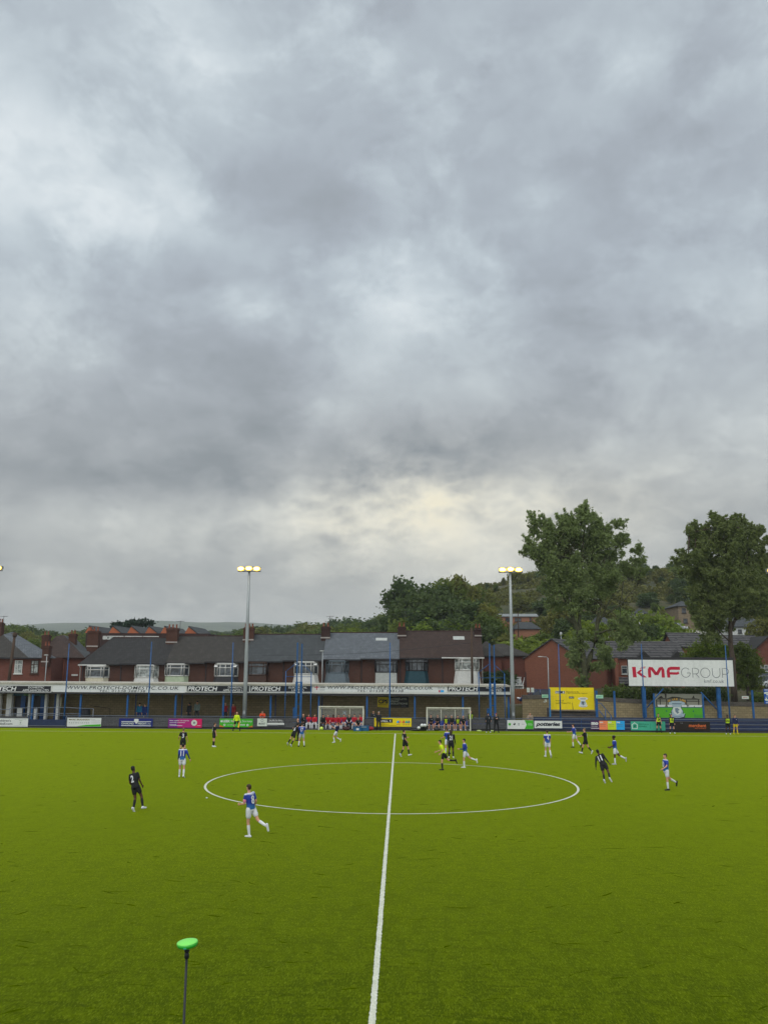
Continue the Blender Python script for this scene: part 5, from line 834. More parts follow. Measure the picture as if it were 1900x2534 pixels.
# ================================================================ poles
def pole(name, px, pt, pb, Y, r, m_, label, head=None, cat='pole', lean=0.):
    a_, b_ = P(px, pt, Y), P(px, pb, Y); t = thing(name, (b_.x, Y, terrain(b_.x, Y)-.1), label, cat); h = a_.z-t.location.z; MB().tube([(lean*-.5, 0, 0), (lean, 0, h)], [r*1.15, r*.85], 8).build('pole', m_, t)
    if head == 'lamp': MB().tube([(0, 0, h-.05), (-.15, 0, h+.1), (-.75, -.05, h+.12)], .04).build('bracket', m_, t); MB().ball((-.85, -.05, h+.12), (.28, .1, .06)).build('lantern', 'light_grey_paint', t)
    if head == 'short': MB().ball((-.1, 0, h), (.3, .12, .07)).build('lantern', 'light_grey_paint', t)
    if head == 'top': MB().lathe([(.2, 0), (.26, .1), (.26, .45), (.15, .55)], (lean, 0, h-.5), 10).build('junction_cap', m_, t); MB().tube([(-.5+lean, 0, h-.1), (.5+lean, 0, h-.1)], .04).build('cross_arm', m_, t)
    if head == 'green': MB().ball((0, 0, h-.2), (.22, .22, .35)).build('lantern', 'light_grey_paint', t)
    return t
pole('telegraph_pole', 23, 1566, 1690, 104, .19, 'wood_pole', 'dark wooden telegraph pole at the far left', 'top', lean=.25); pole('telegraph_pole', 1168, 1553, 1686, 106, .14, 'wood_pole', 'slim wooden pole in front of the end house of the terrace', 'none')
pole('street_lamp', 112, 1621, 1690, 105, .06, 'galvanised', 'grey street lamp in front of the brick wall at the left', 'short', 'street lamp'); pole('street_lamp', 797, 1611, 1690, 105, .06, 'galvanised', 'grey street lamp before the pale slate terrace roof', 'short', 'street lamp'); pole('street_lamp', 1357, 1628, 1702, 96, .06, 'galvanised', 'grey street lamp with bent arm before the brick gable', 'lamp', 'street lamp')
pole('street_lamp', 1388, 1566, 1600, 140, .07, 'galvanised', 'small street lamp above the ribbed roof of the gable house', 'green', 'street lamp'); pole('telegraph_pole', 1282, 1515, 1560, 180, .1, 'wood_pole', 'thin pole in front of the pale brick bungalow', 'none')
a_, b_ = P(1168, 1590, 106), P(640, 1621, 106); mid = [a_.lerp(b_, i/16) for i in range(17)]; mid = [Vector((q.x, q.y, q.z-.5*math.sin(math.pi*i/16))) for i, q in enumerate(mid)]
o = MB().tube([q-a_ for q in mid], .018, 4).build('overhead_cable', 'black'); o.location = a_; tag(o, 'thin black overhead cable running along the slate roofs', 'cable')
def aerial(px, pt, pb, Y, label):
    a_, b_ = P(px, pt, Y), P(px, pb, Y); t = thing('tv_aerial', b_, label, 'aerial'); h = a_.z-b_.z; MB().tube([(0, 0, 0), (0, 0, h)], .03, 5).build('mast', 'dark_paint', t); MB().tube([(-.5, 0, h-.1), (.5, 0, h-.05)], .02, 4).build('boom', 'dark_paint', t)
    for i in range(5): MB().tube([(-.4+i*.2, -.2, h-.09), (-.4+i*.2, .2, h-.09)], .012, 4).build('rod', 'dark_paint', t)
aerial(1003, 1512, 1555, RY-.9, 'television aerial on the chimney below the dark wood'); aerial(816, 1524, 1560, RY-.9, 'television aerial on the middle dark chimney'); aerial(9, 1524, 1545, 117, 'television aerial on the chimney at the left edge'); aerial(446, 1536, 1556, RY-.9, 'television aerial beside the wide chimney on the brown roof')
# ================================================================ trees
def tree_mesh(lobes, n_leaf, size, seed, gap=.42, droop=.0, aspect=1.7, plume=0.):
    r = np.random.RandomState(seed); vol = np.array([a[3]*a[4]*a[5] for a in lobes])**.75; cnt = (n_leaf*vol/vol.sum()).astype(int)+1; C = []
    for (x, y, z, rx, ry, rz), k in zip(lobes, cnt):
        d = r.normal(size=(k, 3)); d /= np.linalg.norm(d, axis=1)[:, None]; rad = r.uniform(0, 1, k)**.45*(1+.22*np.abs(r.normal(size=k))*(r.uniform(size=k) < .35))
        bump = 1+.22*np.sin(d[:, 0]*5+x)*np.sin(d[:, 1]*6+y)+.16*np.sin(d[:, 2]*9+z*2+d[:, 0]*7)
        C.append(np.c_[x+d[:, 0]*rad*rx*bump, y+d[:, 1]*rad*ry*bump, z+d[:, 2]*rad*rz*bump])
    if plume:
        cen = np.mean([l[:3] for l in lobes], axis=0); Q = []
        for (x, y, z, rx, ry, rz), k in zip(lobes, cnt):
            for _ in range(7):
                kk = max(4, int(k*plume/7)); d0 = r.normal(size=3); d0[2] = abs(d0[2])*1.2+.1; o_ = np.array([x, y, z])-cen; d0 = d0/np.linalg.norm(d0)+.7*o_/(np.linalg.norm(o_)+1e-6)+np.array([0, 0, .35]); d0 /= np.linalg.norm(d0)
                p0 = np.array([x, y, z])+r.normal(size=3)*rx*.3; t_ = r.uniform(0, 1, kk); ln = rx*r.uniform(.9, 1.45); wd = rx*.26*(1-.75*t_)+.08
                Q.append(p0+d0*(t_*ln)[:, None]+r.normal(size=(kk, 3))*(wd*.5)[:, None])
        C = [c[:int(len(c)*.45)] for c in C]+Q
    C = np.concatenate(C); f = 2.2/max(.8, np.mean([a[3] for a in lobes]))
    if len(lobes) == 0: pass
    g = np.array([mnoise.noise((p[0]*f, p[1]*f, p[2]*f))+.5*mnoise.noise((p[0]*f*2.3+9, p[1]*f*2.3, p[2]*f*2.3)) for p in C]); C = C[g > np.quantile(g, gap)]
    k = len(C); nrm = r.normal(size=(k, 3)); nrm /= np.linalg.norm(nrm, axis=1)[:, None]; t1 = np.cross(nrm, r.normal(size=(k, 3))); t1 /= np.linalg.norm(t1, axis=1)[:, None]
    if droop: t1[:, 2] -= droop; t1 /= np.linalg.norm(t1, axis=1)[:, None]; nrm = np.cross(t1, r.normal(size=(k, 3))); nrm /= np.linalg.norm(nrm, axis=1)[:, None]
    t2 = np.cross(nrm, t1); sz = size*r.uniform(.55, 1.35, k)[:, None]; a = t1*sz*aspect/2; b = t2*sz/2
    V = np.empty((k, 4, 3)); V[:, 0] = C-a; V[:, 1] = C-b; V[:, 2] = C+a; V[:, 3] = C+b
    me = bpy.data.meshes.new('crown'); me.vertices.add(4*k); me.vertices.foreach_set('co', V.ravel()); me.loops.add(4*k); me.loops.foreach_set('vertex_index', np.arange(4*k, dtype=np.int32)); me.polygons.add(k); me.polygons.foreach_set('loop_start', np.arange(0, 4*k, 4, dtype=np.int32)); me.polygons.foreach_set('loop_total', np.full(k, 4, dtype=np.int32)); me.update(calc_edges=True); me.validate(); return me
def limbs(paths, name='trunk'):
    mb = MB()
    for pts, rr in paths:
        q = [Vector(p) for p in pts]; mb.tube(q, [rr[0]+(rr[1]-rr[0])*i/(len(q)-1) for i in range(len(q))], 8)
    return mb
PROTO = {}
def proto(key, lobes, n_leaf, size, m_, th, tr, seed, **k):
    root = bpy.data.objects.new('tree', None); COL.objects.link(root)
    rr = random.Random(seed); paths = [([(0, 0, -1.2), (0.05, 0, th*.5), (0, 0, th)], (tr, tr*.6))]
    for l in lobes[:5]: paths.append(([(0, 0, th*.6), (l[0]*.5, l[1]*.5, (th*.6+l[2])*.5+.2), (l[0]*.9, l[1]*.9, l[2])], (tr*.5, tr*.12)))
    limbs(paths).build('trunk', 'bark', root); link('crown', tree_mesh(lobes, n_leaf, size, seed, **k), root, m_); PROTO[key] = [root, 0]; return root
def rl(seed, k, R_, H0, H1, rs): 
    r = random.Random(seed); out_ = []
    for i in range(k):
        t_ = (i+.5)/k; z = H0+(H1-H0)*t_; w_ = R_*math.sin(math.pi*(.18+.72*t_))**.8; a = i*2.4+r.uniform(-.4, .4); q = rs*r.uniform(.75, 1.2)*(1-.25*t_); out_.append((math.cos(a)*w_*r.uniform(.5, .9), math.sin(a)*w_*r.uniform(.5, .9), z, q, q, q*.85))
    return out_
for i, (m_, sd_) in enumerate((('leaf_mid', 3), ('leaf_dark', 5), ('leaf_bright', 8), ('leaf_olive', 12), ('leaf_dark', 21), ('leaf_mid', 33))):
    proto('t%d' % i, rl(sd_, 11+i, 3.4, 2.8, 9.4, 1.7), 15000, .27, m_, 4.5, .28, sd_, gap=.3)
for i, (m_, sd_) in enumerate((('leaf_mid', 44), ('leaf_bright', 45), ('leaf_olive', 46), ('leaf_dark', 47))): proto('b%d' % i, rl(sd_, 7, 1.5, .6, 2.2, .95), 5000, .17, m_, .8, .12, sd_, gap=.25)
used = set()
def plant(key, px, Y, ptop, label, cat='tree', group=None, wide=1., base=None, X=None, zt=None):
    """place a copy of a prototype so that its top reaches the given height above its own ground"""
    root, _ = PROTO[key]
    if X is None: q = P(px, ptop, Y); X = q.x; zt = q.z
    z0 = terrain(X, Y) if base is None else base; hh = 10.6 if key[0] == 't' else 3.05; sc = max(.25, (zt-z0)/hh)
    if key in used: o = copy_tree(root)
    else: o = root; used.add(key)
    o.name = 'bush' if key[0] == 'b' else 'tree'; o.location = (X, Y, z0); o.rotation_euler.z = rnd.uniform(0, 6.28); o.scale = (sc*wide*rnd.uniform(.9, 1.1), sc*wide*rnd.uniform(.9, 1.1), sc); tag(o, label, cat, group); return o
# scrub cover on the hillside, uncountable
def scrub():
    r = np.random.RandomState(5); k = 260000; Y = r.uniform(120, 330, k); X = r.uniform(-.04, .56, k)*Y; f = np.array([mnoise.noise((x*.06, y*.045, 0))+.6*mnoise.noise((x*.2, y*.15, 3)) for x, y in zip(X, Y)]); q = f > .02; X, Y, f = X[q], Y[q], f[q]; k = len(X)
    C = np.c_[X, Y, [terrain(x, y) for x, y in zip(X, Y)]]; C[:, 2] += r.uniform(0, 1, k)**1.5*np.clip(f, 0, .5)*5.5
    n_ = r.normal(size=(k, 3)); n_ /= np.linalg.norm(n_, axis=1)[:, None]; t1 = np.cross(n_, r.normal(size=(k, 3))); t1 /= np.linalg.norm(t1, axis=1)[:, None]; t2 = np.cross(n_, t1); sz = r.uniform(.22, .5, k)[:, None]*(1+(Y[:, None]-120)/260)
    V = np.empty((k, 4, 3)); V[:, 0] = C-t1*sz; V[:, 1] = C-t2*sz*.6; V[:, 2] = C+t1*sz; V[:, 3] = C+t2*sz*.6
    me = bpy.data.meshes.new('scrub'); me.vertices.add(4*k); me.vertices.foreach_set('co', V.ravel()); me.loops.add(4*k); me.loops.foreach_set('vertex_index', np.arange(4*k, dtype=np.int32)); me.polygons.add(k); me.polygons.foreach_set('loop_start', np.arange(0, 4*k, 4, dtype=np.int32)); me.polygons.foreach_set('loop_total', np.full(k, 4, dtype=np.int32)); me.update(calc_edges=True); me.validate()
    tag(link('hillside_scrub', me, None, 'leaf_scrub'), 'low scrub and bracken covering the right hillside', 'scrub', None, 'stuff')
leaf('leaf_scrub', (.085, .11, .025), (.20, .19, .055), .4); scrub()
# wood along the horizon on the left
GW = 'trees of the wood on the horizon left of the slate roofs'; ORD = ['first', 'second', 'third', 'fourth', 'fifth', 'sixth', 'seventh', 'eighth', 'ninth', 'tenth', 'eleventh', 'twelfth']+['%dth' % i for i in range(13, 60)]
TONE = {'t0': 'mid green', 't1': 'dark green', 't2': 'bright green', 't3': 'olive', 't4': 'dark green', 't5': 'mid green', 'b0': 'mid green', 'b1': 'bright green', 'b2': 'olive', 'b3': 'dark green'}
BUCK = {}
def later(o, px, ky, where, noun='tree'): BUCK.setdefault((noun, TONE[ky], where), []).append((px, o))
def name_buckets():
    for (noun, tone, where), l in BUCK.items():
        l.sort(key=lambda q: q[0]); n_ = len(l)
        for i, (px, o) in enumerate(l): o['label'] = (tone+' '+noun if n_ == 1 else ORD[i]+' '+tone+' '+noun+' from left')+', '+where
def seg(px, table):
    for lim, w_ in table:
        if px < lim: return w_
    return table[-1][1]
LSEG = [(95, 'behind the crossing slate roofs'), (214, 'behind the two brown hipped roofs'), (400, 'behind the orange gables'), (606, 'left of the left floodlight mast'), (700, 'just right of the left floodlight mast'), (800, 'behind the dark slate roof'), (2000, 'behind the pale slate roof')]
ROW = {330: 'rear row of the wood', 255: 'middle row of the wood', 190: 'front row of the wood'}
rw = random.Random(4)
def skyl(px):
    pts = [(0, 1545), (60, 1541), (100, 1558), (200, 1556), (240, 1545), (262, 1563), (330, 1560), (400, 1552), (470, 1556), (520, 1560), (590, 1552), (620, 1548), (640, 1542), (700, 1552), (720, 1556), (740, 1533), (790, 1540), (830, 1538), (850, 1528), (900, 1526), (940, 1522), (965, 1512)]
    for (a_, b_), (c_, d_) in zip(pts, pts[1:]):
        if a_ <= px <= c_: return b_+(d_-b_)*(px-a_)/(c_-a_)
    return pts[0][1] if px < 0 else pts[-1][1]
for Y, step, off, ks in ((330, 27, 0, ('t1', 't4', 't0')), (255, 30, 7, ('t0', 't4', 't5', 't3')), (190, 36, 16, ('t2', 't0', 't5', 't3'))):
    px = -30+off
    while px < 975:
        pt = skyl(px)+rw.uniform(0, 8)+{330: -4, 255: 5, 190: 22}[Y]
        if Y == 190 and (213 < px < 520 or px < 60): px += step; continue
        if Y == 330 and 400 < px < 600: pt += 8
        ky = rw.choice(ks); later(plant(ky, px, Y+rw.uniform(-14, 14), pt, 'tree', 'tree', GW if px < 620 else 'trees behind the slate roofs between the floodlights', rw.uniform(1.15, 1.5)), px, ky, ROW[Y].split()[0]+' row '+seg(px, LSEG)); px += step*rw.uniform(.75, 1.2)
# far valley trees
for i in range(56):
    px = rw.uniform(-20, 640); Y = rw.uniform(520, 900); X = P(px, 1560, Y).x; zt_ = pz(1562+rw.uniform(-4, 6), Y, px); ky = rw.choice(('t1', 't4', 't0')); later(plant(ky, 0, Y, 0, 'tree', 'tree', 'distant trees below the moor', 1.8, zt_-12, X, zt_), px, ky, 'far below the moor, '+seg(px, LSEG[:4]))
# dark wood behind the rust roof
WL_ = 'one of the dark trees of the hillside wood behind the rust brown roof'; GWL = 'trees of the hillside wood behind the end of the terrace'
plant('t4', 1006, 172, 1423, 'tall near-black tree standing above the left end of the hillside wood', 'tree', None, .75)
for px, Y, pt, ky, wd in ((978, 176, 1495, 't4', .8), (1000, 160, 1500, 't1', 1.), (1030, 158, 1452, 't1', 1.0), (1062, 165, 1440, 't4', 1.0), (1092, 170, 1426, 't0', .95), (1130, 172, 1422, 't3', .95), (1160, 176, 1430, 't0', .9), (1180, 182, 1448, 't3', .9), (1050, 150, 1490, 't1', 1.2), (1090, 148, 1478, 't4', 1.2), (1130, 150, 1474, 't1', 1.1), (1165, 156, 1482, 't4', 1.), (1020, 146, 1522, 't0', 1.3), (1075, 142, 1530, 't2', 1.5), (1110, 142, 1520, 't1', 1.2)): later(plant(ky, px, Y, pt, WL_, 'tree', GWL, wd), px, ky, ('upper' if pt < 1460 else 'middle' if pt < 1500 else 'lower')+' tier of wood behind rust roof')
SL = 'one of the trees between the dark wood and the pale brick bungalow'; SG = 'trees on the slope left of the bungalow'
for px, Y, pt, ky, wd in ((1195, 150, 1490, 't3', 1.), (1208, 142, 1510, 't0', 1.), (1190, 135, 1540, 't4', 1.1), (1180, 205, 1462, 't3', 1.), (1212, 215, 1458, 't3', 1.1), (1225, 260, 1446, 't0', 1.), (1205, 275, 1444, 't4', .9), (1245, 285, 1438, 't3', .9)): later(plant(ky, px, Y, pt, SL, 'tree', SG, wd), px, ky, 'between the dark wood and the pale bungalow')
# trees and shrubs scattered over the right hillside
HL = 'one of the bushes and small trees scattered over the right hillside'; HGp = 'scattered bushes and small trees on the right hillside'
avoid = [(1225, 1345, 1512, 1568), (1560, 1605, 1500, 1535), (1672, 1735, 1480, 1552), (1640, 1692, 1535, 1572), (1805, 1885, 1525, 1575)]
cnt = 0
while cnt < 230:
    Y = rw.uniform(128, 318); X = rw.uniform(Y*.125-4, Y*.5); z = terrain(X, Y); hgt = rw.uniform(2.0, 6.0)*(1 if Y < 230 else 1.15)
    d = np.array([X, Y, z-CAM_H]); wq = d@FW; sx = 950+CAM_F*(d@RT)/wq; syb = 1267-CAM_F*(d@UP)/wq; syt = syb-CAM_F*hgt/wq; hw = hgt*.5*CAM_F/wq
    if any(sx+hw > a_ and sx-hw < b_ and syb > c_ and syt < d_ and Y < 205 for a_, b_, c_, d_ in avoid): continue
    if 1230 < sx < 1420 and 1445 < syb < 1512 and rw.random() < .72: continue
    if 1560 < sx < 1680 and 1455 < syb < 1500 and rw.random() < .6: continue
    cnt += 1; ky = rw.choice(('b0', 'b1', 'b2', 'b3', 'b2', 'b0', 't0', 't4', 't1')) ; later(plant(ky, 0, Y, 0, HL, 'bush' if ky[0] == 'b' else 'tree', HGp, rw.uniform(.9, 1.4), z-.2, X, z+hgt), sx, ky, seg(sx, [(1235, 'left of the bungalow'), (1345, 'near the pale bungalow'), (1420, 'left of the tall forked tree'), (1530, 'behind the tall forked tree'), (1600, 'near the garden pavilion'), (1690, 'near the silver car'), (1760, 'near the stone house'), (2500, 'behind the tall straight tree')])+', '+('low' if syb > 1540 else 'midway' if syb > 1490 else 'high')+' on the hill', 'bush' if ky[0] == 'b' else 'tree')
for px, Y, pt, ky, wd, lb in ((1640, 150, 1545, 'b1', 1.3, 'rounded bright green bush left of the silver car'), (1602, 150, 1540, 't4', .9, 'dark upright bush between the pavilion and the silver car'), (1622, 158, 1505, 'b1', 1.2, 'yellow green bush right of the pavilion'), (1655, 200, 1498, 'b2', 1.2, 'olive bush above the silver car'), (1668, 230, 1430, 't4', 1., 'dark round tree just under the two skyline houses'),
    (1690, 205, 1446, 't1', 1., 'dark blue-green tree left of the stone house'), (1635, 250, 1428, 't4', 1.1, 'dark tree on the slope under the flat skyline roof'), (1250, 132, 1566, 't3', 1.3, 'olive tree below the cottage and left of the brick gable'), (1295, 128, 1572, 'b1', 1.7, 'bright shrubby tree rising behind the left slope of the brick gable'), (1330, 133, 1560, 't0', 1.1, 'green tree behind the ridge of the brick gable house'), (1400, 150, 1520, 't1', 1.1, 'dark tree left of the tall left tree trunk'), (1380, 165, 1500, 't3', 1.1, 'olive tree right of the pale brick bungalow'), (1420, 135, 1555, 't2', 1., 'bright green tree behind the fork of the tall left tree'), (1462, 128, 1530, 't2', 1., 'bright green tree between the two limbs of the tall left tree'), (1880, 140, 1520, 't3', 1., 'olive tree at the right edge below the lamp glow'), (1890, 125, 1585, 'b0', 1.5, 'green bush above the porch at the right edge'), (1240, 112.5, 1652, 'b3', 1.4, 'dark hedge bush below the two white windows'), (1214, 112, 1655, 'b3', 1.4, 'dark hedge bush beside the white drain pipe')):
    plant(ky, px, Y, pt, lb, 'bush' if ky[0] == 'b' else 'tree', None, wd)
# pine pair
def pine(px, Y, pt, label, seed):
    q = P(px, pt, Y); z0 = 2.; H = q.z-z0; r_ = random.Random(seed); lb_ = []
    for i in range(13): t_ = .45+.55*i/12; w_ = H*.34*(1.15-t_)**.5; a = i*2.1; lb_.append((math.cos(a)*w_, math.sin(a)*w_, H*t_*.96, H*.13, H*.13, H*.07))
    t = thing('pine_tree', (q.x, Y, z0), label, 'tree'); paths = [([(0, 0, 0), (.1, 0, H*.5), (0, 0, H*.95)], (.3, .08))]+[([(0, 0, l[2]*.85), (l[0]*.9, l[1]*.9, l[2])], (.1, .03)) for l in lb_]
    limbs(paths).build('trunk', 'bark', t); link('crown', tree_mesh(lb_, 9000, .35, seed, gap=.3), t, 'leaf_pine')
pine(311, 195, 1537, 'left one of two dark pines above the orange gables', 3); pine(343, 195, 1536, 'right one of two dark pines above the orange gables', 9)
# the two tall trees behind the block wall
def hero(px, Y, lobes_px, stems, n_leaf, size, m_, seed, label, name, droop=.35, gap=.48, bark='bark', depth=.8):
    base = P(px, 1730, Y); z0 = terrain(base.x, Y)-.3; t = thing(name, (base.x, Y, z0), label, 'tree'); r_ = random.Random(seed); lb_ = []
    ext = []
    for (x, y, rr) in lobes_px:
        if rr > 15:
            for _ in range(2): an = r_.uniform(-.35, 3.5); ext.append((x+math.cos(an)*rr*.95, y-math.sin(an)*rr*.95, rr*r_.uniform(.28, .42)))
    lobes_px = [(x, y, rr*.86) for x, y, rr in lobes_px]+(ext if name != 'bush' else [])
    for (x, y, rr) in lobes_px:
        dy = r_.uniform(-1, 1)*rr*Y*s*1.1; q = P(x, y, Y+dy); k_ = (Y+dy)*s*rr; lb_.append((q.x-base.x, dy, q.z-z0, k_, k_*depth*1.15, k_*.92))
    link('crown', tree_mesh(lb_, n_leaf, size, seed, gap=gap, droop=droop, aspect=2.6, plume=0 if name == 'bush' else .75), t, m_)
    paths = []
    for pts, r0, r1 in stems:
        q = []
        for i, (x, y) in enumerate(pts): w_ = P(x, y, Y); q.append((w_.x-base.x+r_.uniform(-.04, .04), r_.uniform(-.3, .3)*(i > 1), max(0, w_.z-z0) if i else max(0., w_.z-z0)))
        paths.append((q, (r0*Y*s, r1*Y*s)))
    for l in lb_[:60]:
        st_ = paths[r_.randrange(len(paths))][0]; c = st_[-1 if len(st_) < 4 else r_.randrange(len(st_)//2, len(st_))]
        if (Vector(c)-Vector(l[:3])).length < 7: paths.append(([c, tuple((Vector(c)+Vector(l[:3]))*.5+Vector((0, 0, .3))), l[:3]], (.09, .02)))
    limbs(paths).build('trunk', bark, t); return t
L1 = [(1446, 1262, 18), (1440, 1285, 26), (1462, 1290, 22), (1395, 1295, 24), (1416, 1312, 30), (1318, 1286, 18), (1340, 1298, 20), (1325, 1318, 20), (1355, 1325, 30), (1385, 1340, 34), (1314, 1345, 20), (1298, 1372, 11), (1325, 1370, 26), (1355, 1375, 32), (1395, 1380, 40), (1345, 1405, 20), (1430, 1340, 36), (1470, 1325, 30), (1490, 1315, 24), (1500, 1345, 32), (1538, 1300, 15), (1522, 1300, 12), (1545, 1328, 12), (1530, 1345, 22), (1460, 1375, 42), (1510, 1385, 30), (1420, 1420, 42), (1375, 1420, 34), (1480, 1425, 38), (1390, 1460, 34), (1440, 1465, 36), (1490, 1465, 28), (1365, 1460, 22), (1578, 1365, 17), (1590, 1388, 13), (1568, 1395, 17), (1545, 1415, 22), (1575, 1420, 18), (1520, 1430, 24), (1600, 1410, 9), (1375, 1500, 22), (1420, 1505, 24), (1465, 1505, 20),
      (1548, 1545, 24), (1530, 1570, 24), (1562, 1572, 24), (1542, 1592, 20), (1515, 1545, 14), (1425, 1600, 24), (1440, 1570, 16), (1430, 1645, 20), (1420, 1625, 18), (1492, 1615, 24), (1480, 1650, 18), (1505, 1640, 20), (1440, 1690, 16), (1475, 1580, 16), (1445, 1670, 16)]
S1 = [([(1447, 1735), (1447, 1690), (1444, 1640), (1437, 1590), (1425, 1550), (1412, 1515), (1400, 1470), (1392, 1420)], 10.5, 2.), ([(1440, 1600), (1432, 1540), (1436, 1490), (1440, 1430), (1443, 1350), (1446, 1280)], 5, 1.), ([(1448, 1665), (1460, 1625), (1474, 1580), (1478, 1540), (1484, 1500), (1490, 1440), (1495, 1380)], 7.5, 1.6), ([(1478, 1545), (1500, 1500), (1526, 1455), (1545, 1425)], 2.6, .9), ([(1484, 1530), (1530, 1500), (1575, 1450), (1582, 1420)], 2.2, .8), ([(1474, 1570), (1500, 1560), (1530, 1556)], 3.4, 1.4), ([(1408, 1512), (1385, 1460), (1360, 1400), (1340, 1340)], 2.4, .7), ([(1425, 1548), (1405, 1530), (1398, 1524)], 5, 2.4)]+[([(1415+dx*.35, 1520), (1410+dx*1.1, 1460), (1405+dx*2, 1390)], 1.5, .5) for dx in (-16, -8, 0, 8, 16, 24)]+[([(1468+dx*.3, 1520), (1470+dx*1.1, 1460), (1470+dx*1.8, 1400)], 1.4, .5) for dx in (-8, 0, 8, 16)]
hero(1447, 97., L1, S1, 230000, .115, 'leaf_willow', 11, 'tall spreading tree with a forked trunk right of the brick gable house', 'willow_tree', bark='green_bark')
L2 = [(1762, 1278, 12), (1768, 1295, 18), (1822, 1282, 13), (1836, 1292, 13), (1790, 1305, 26), (1812, 1310, 24), (1720, 1310, 16), (1705, 1318, 14), (1728, 1335, 22), (1745, 1320, 20), (1880, 1312, 12), (1868, 1325, 18), (1850, 1315, 18), (1712, 1350, 18), (1745, 1355, 30), (1780, 1345, 34), (1820, 1345, 34), (1855, 1350, 28), (1885, 1345, 18), (1685, 1375, 14), (1672, 1393, 14), (1695, 1395, 20), (1720, 1385, 26), (1755, 1395, 36), (1800, 1395, 42), (1845, 1395, 40), (1885, 1385, 28), (1700, 1415, 18), (1730, 1430, 30), (1770, 1435, 38), (1815, 1440, 42), (1860, 1440, 40), (1895, 1430, 26), (1720, 1465, 22), (1750, 1475, 34), (1795, 1480, 40), (1840, 1485, 38), (1880, 1480, 30), (1722, 1505, 22), (1745, 1515, 30), (1780, 1520, 30), (1820, 1515, 24), (1735, 1545, 24), (1762, 1555, 26), (1785, 1550, 18), (1755, 1578, 18), (1862, 1515, 16), (1850, 1525, 12), (1890, 1520, 16), (1775, 1580, 12)]
S2 = [([(1816, 1738), (1814, 1690), (1810, 1640), (1807, 1590), (1806, 1540), (1806, 1480), (1800, 1420), (1790, 1360), (1775, 1300)], 8.5, 1.), ([(1807, 1560), (1822, 1520), (1845, 1470), (1860, 1400), (1868, 1340)], 4, .9), ([(1806, 1530), (1780, 1490), (1750, 1440), (1715, 1390)], 3, .8), ([(1806, 1500), (1815, 1440), (1825, 1370), (1826, 1300)], 3, .8), ([(1807, 1590), (1785, 1570), (1765, 1545)], 2, .8), ([(1806, 1545), (1840, 1520), (1880, 1500)], 2.4, .8)]
hero(1812, 94., L2, S2, 270000, .11, 'leaf_tall', 17, 'tall dark tree with a straight trunk passing behind the white billboard', 'tall_tree')
hero(1745, 101., [(1720, 1615, 26), (1750, 1605, 30), (1785, 1612, 26), (1700, 1635, 22), (1735, 1635, 34), (1775, 1640, 34), (1760, 1660, 30), (1715, 1660, 30)], [([(1745, 1720), (1745, 1660), (1745, 1625)], 4, 1.5)], 30000, .12, 'leaf_bright', 23, 'bright green bushy tree behind the top edge of the white billboard', 'bush', .0)
hero(1848, 99., [(1832, 1605, 18), (1845, 1620, 26), (1860, 1640, 26), (1838, 1645, 28), (1868, 1665, 22), (1845, 1675, 28), (1830, 1690, 20), (1862, 1695, 22)], [([(1850, 1735), (1850, 1680), (1848, 1640)], 4, 1.5)], 30000, .12, 'leaf_mid', 29, 'dark green bushy tree right of the straight trunk', 'bush', .0)
def hedge(px0, px1, pt, pb, Y, label, m_='leaf_mid', k_=10):
    a_, b_ = P(px0, pb, Y), P(px1, pb, Y); t = thing('hedge', ((a_.x+b_.x)/2, Y, a_.z-.5), label, 'hedge'); H = P(px0, pt, Y).z-a_.z+.5; W_ = b_.x-a_.x
    lb_ = [(-W_/2+W_*(i+.5)/k_, rnd.uniform(-.1, .1), H*.5+rnd.uniform(-.06, .06), W_/k_*.85, .6, H*.55) for i in range(k_)]
    limbs([([(l[0], 0, 0), (l[0], 0, H*.5)], (.06, .03)) for l in lb_]).build('stems', 'bark', t); link('foliage', tree_mesh(lb_, int(900*W_), .13, int(px0), gap=.12), t, m_)
hedge(1494, 1612, 1697, 1724, 88.6, 'clipped green hedge on the wall left of the mural'); hedge(1600, 1800, 1699, 1724, 88.6, 'long dark hedge on the wall below the white billboard', 'leaf_dark', 16); hedge(1858, 1930, 1712, 1736, 88.6, 'low hedge on the wall at the right edge', 'leaf_mid', 6)
name_buckets()
for k_ in PROTO:
    if k_ not in used:
        for c in list(PROTO[k_][0].children): bpy.data.objects.remove(c)
        bpy.data.objects.remove(PROTO[k_][0])
HAZE = 0.0002
# ================================================================ people
mat('skin_light', srgb(206, 152, 124), .55, .08); mat('skin_dark', srgb(84, 52, 38), .5, .1); mat('hair_dark', (.012, .01, .008), .6); mat('hair_brown', (.05, .028, .015), .6); mat('hair_grey', (.3, .29, .27), .7); mat('hair_fair', (.18, .12, .06), .6)
def cloth(nm, c, v=.12): return mat(nm, c, .8, v, 7., bump=.3)
cloth('kit_black', (.012, .012, .013), .25); cloth('kit_white', (.68, .68, .70)); cloth('kit_grey', (.42, .43, .44)); cloth('kit_red', (.50, .012, .03)); cloth('kit_navy', (.012, .018, .07)); cloth('kit_yellow', (.62, .80, .01)); cloth('bib', (.60, .82, .02)); cloth('kit_gold', (.72, .55, .01)); cloth('coat_black', (.015, .016, .018), .3); cloth('coat_teal', (.01, .12, .22)); cloth('coat_blue', (.012, .03, .13)); cloth('coat_grey', (.10, .13, .11)); cloth('coat_red', (.26, .02, .02)); cloth('coat_orange', (.62, .06, .015)); cloth('coat_tan', (.26, .2, .15)); cloth('flag_cloth', (.8, .48, .02)); cloth('boot_black', (.02, .02, .02)); cloth('maroon', (.16, .02, .035)); cloth('kit_purple', (.10, .03, .14)); cloth('armband', (.75, .25, .35))
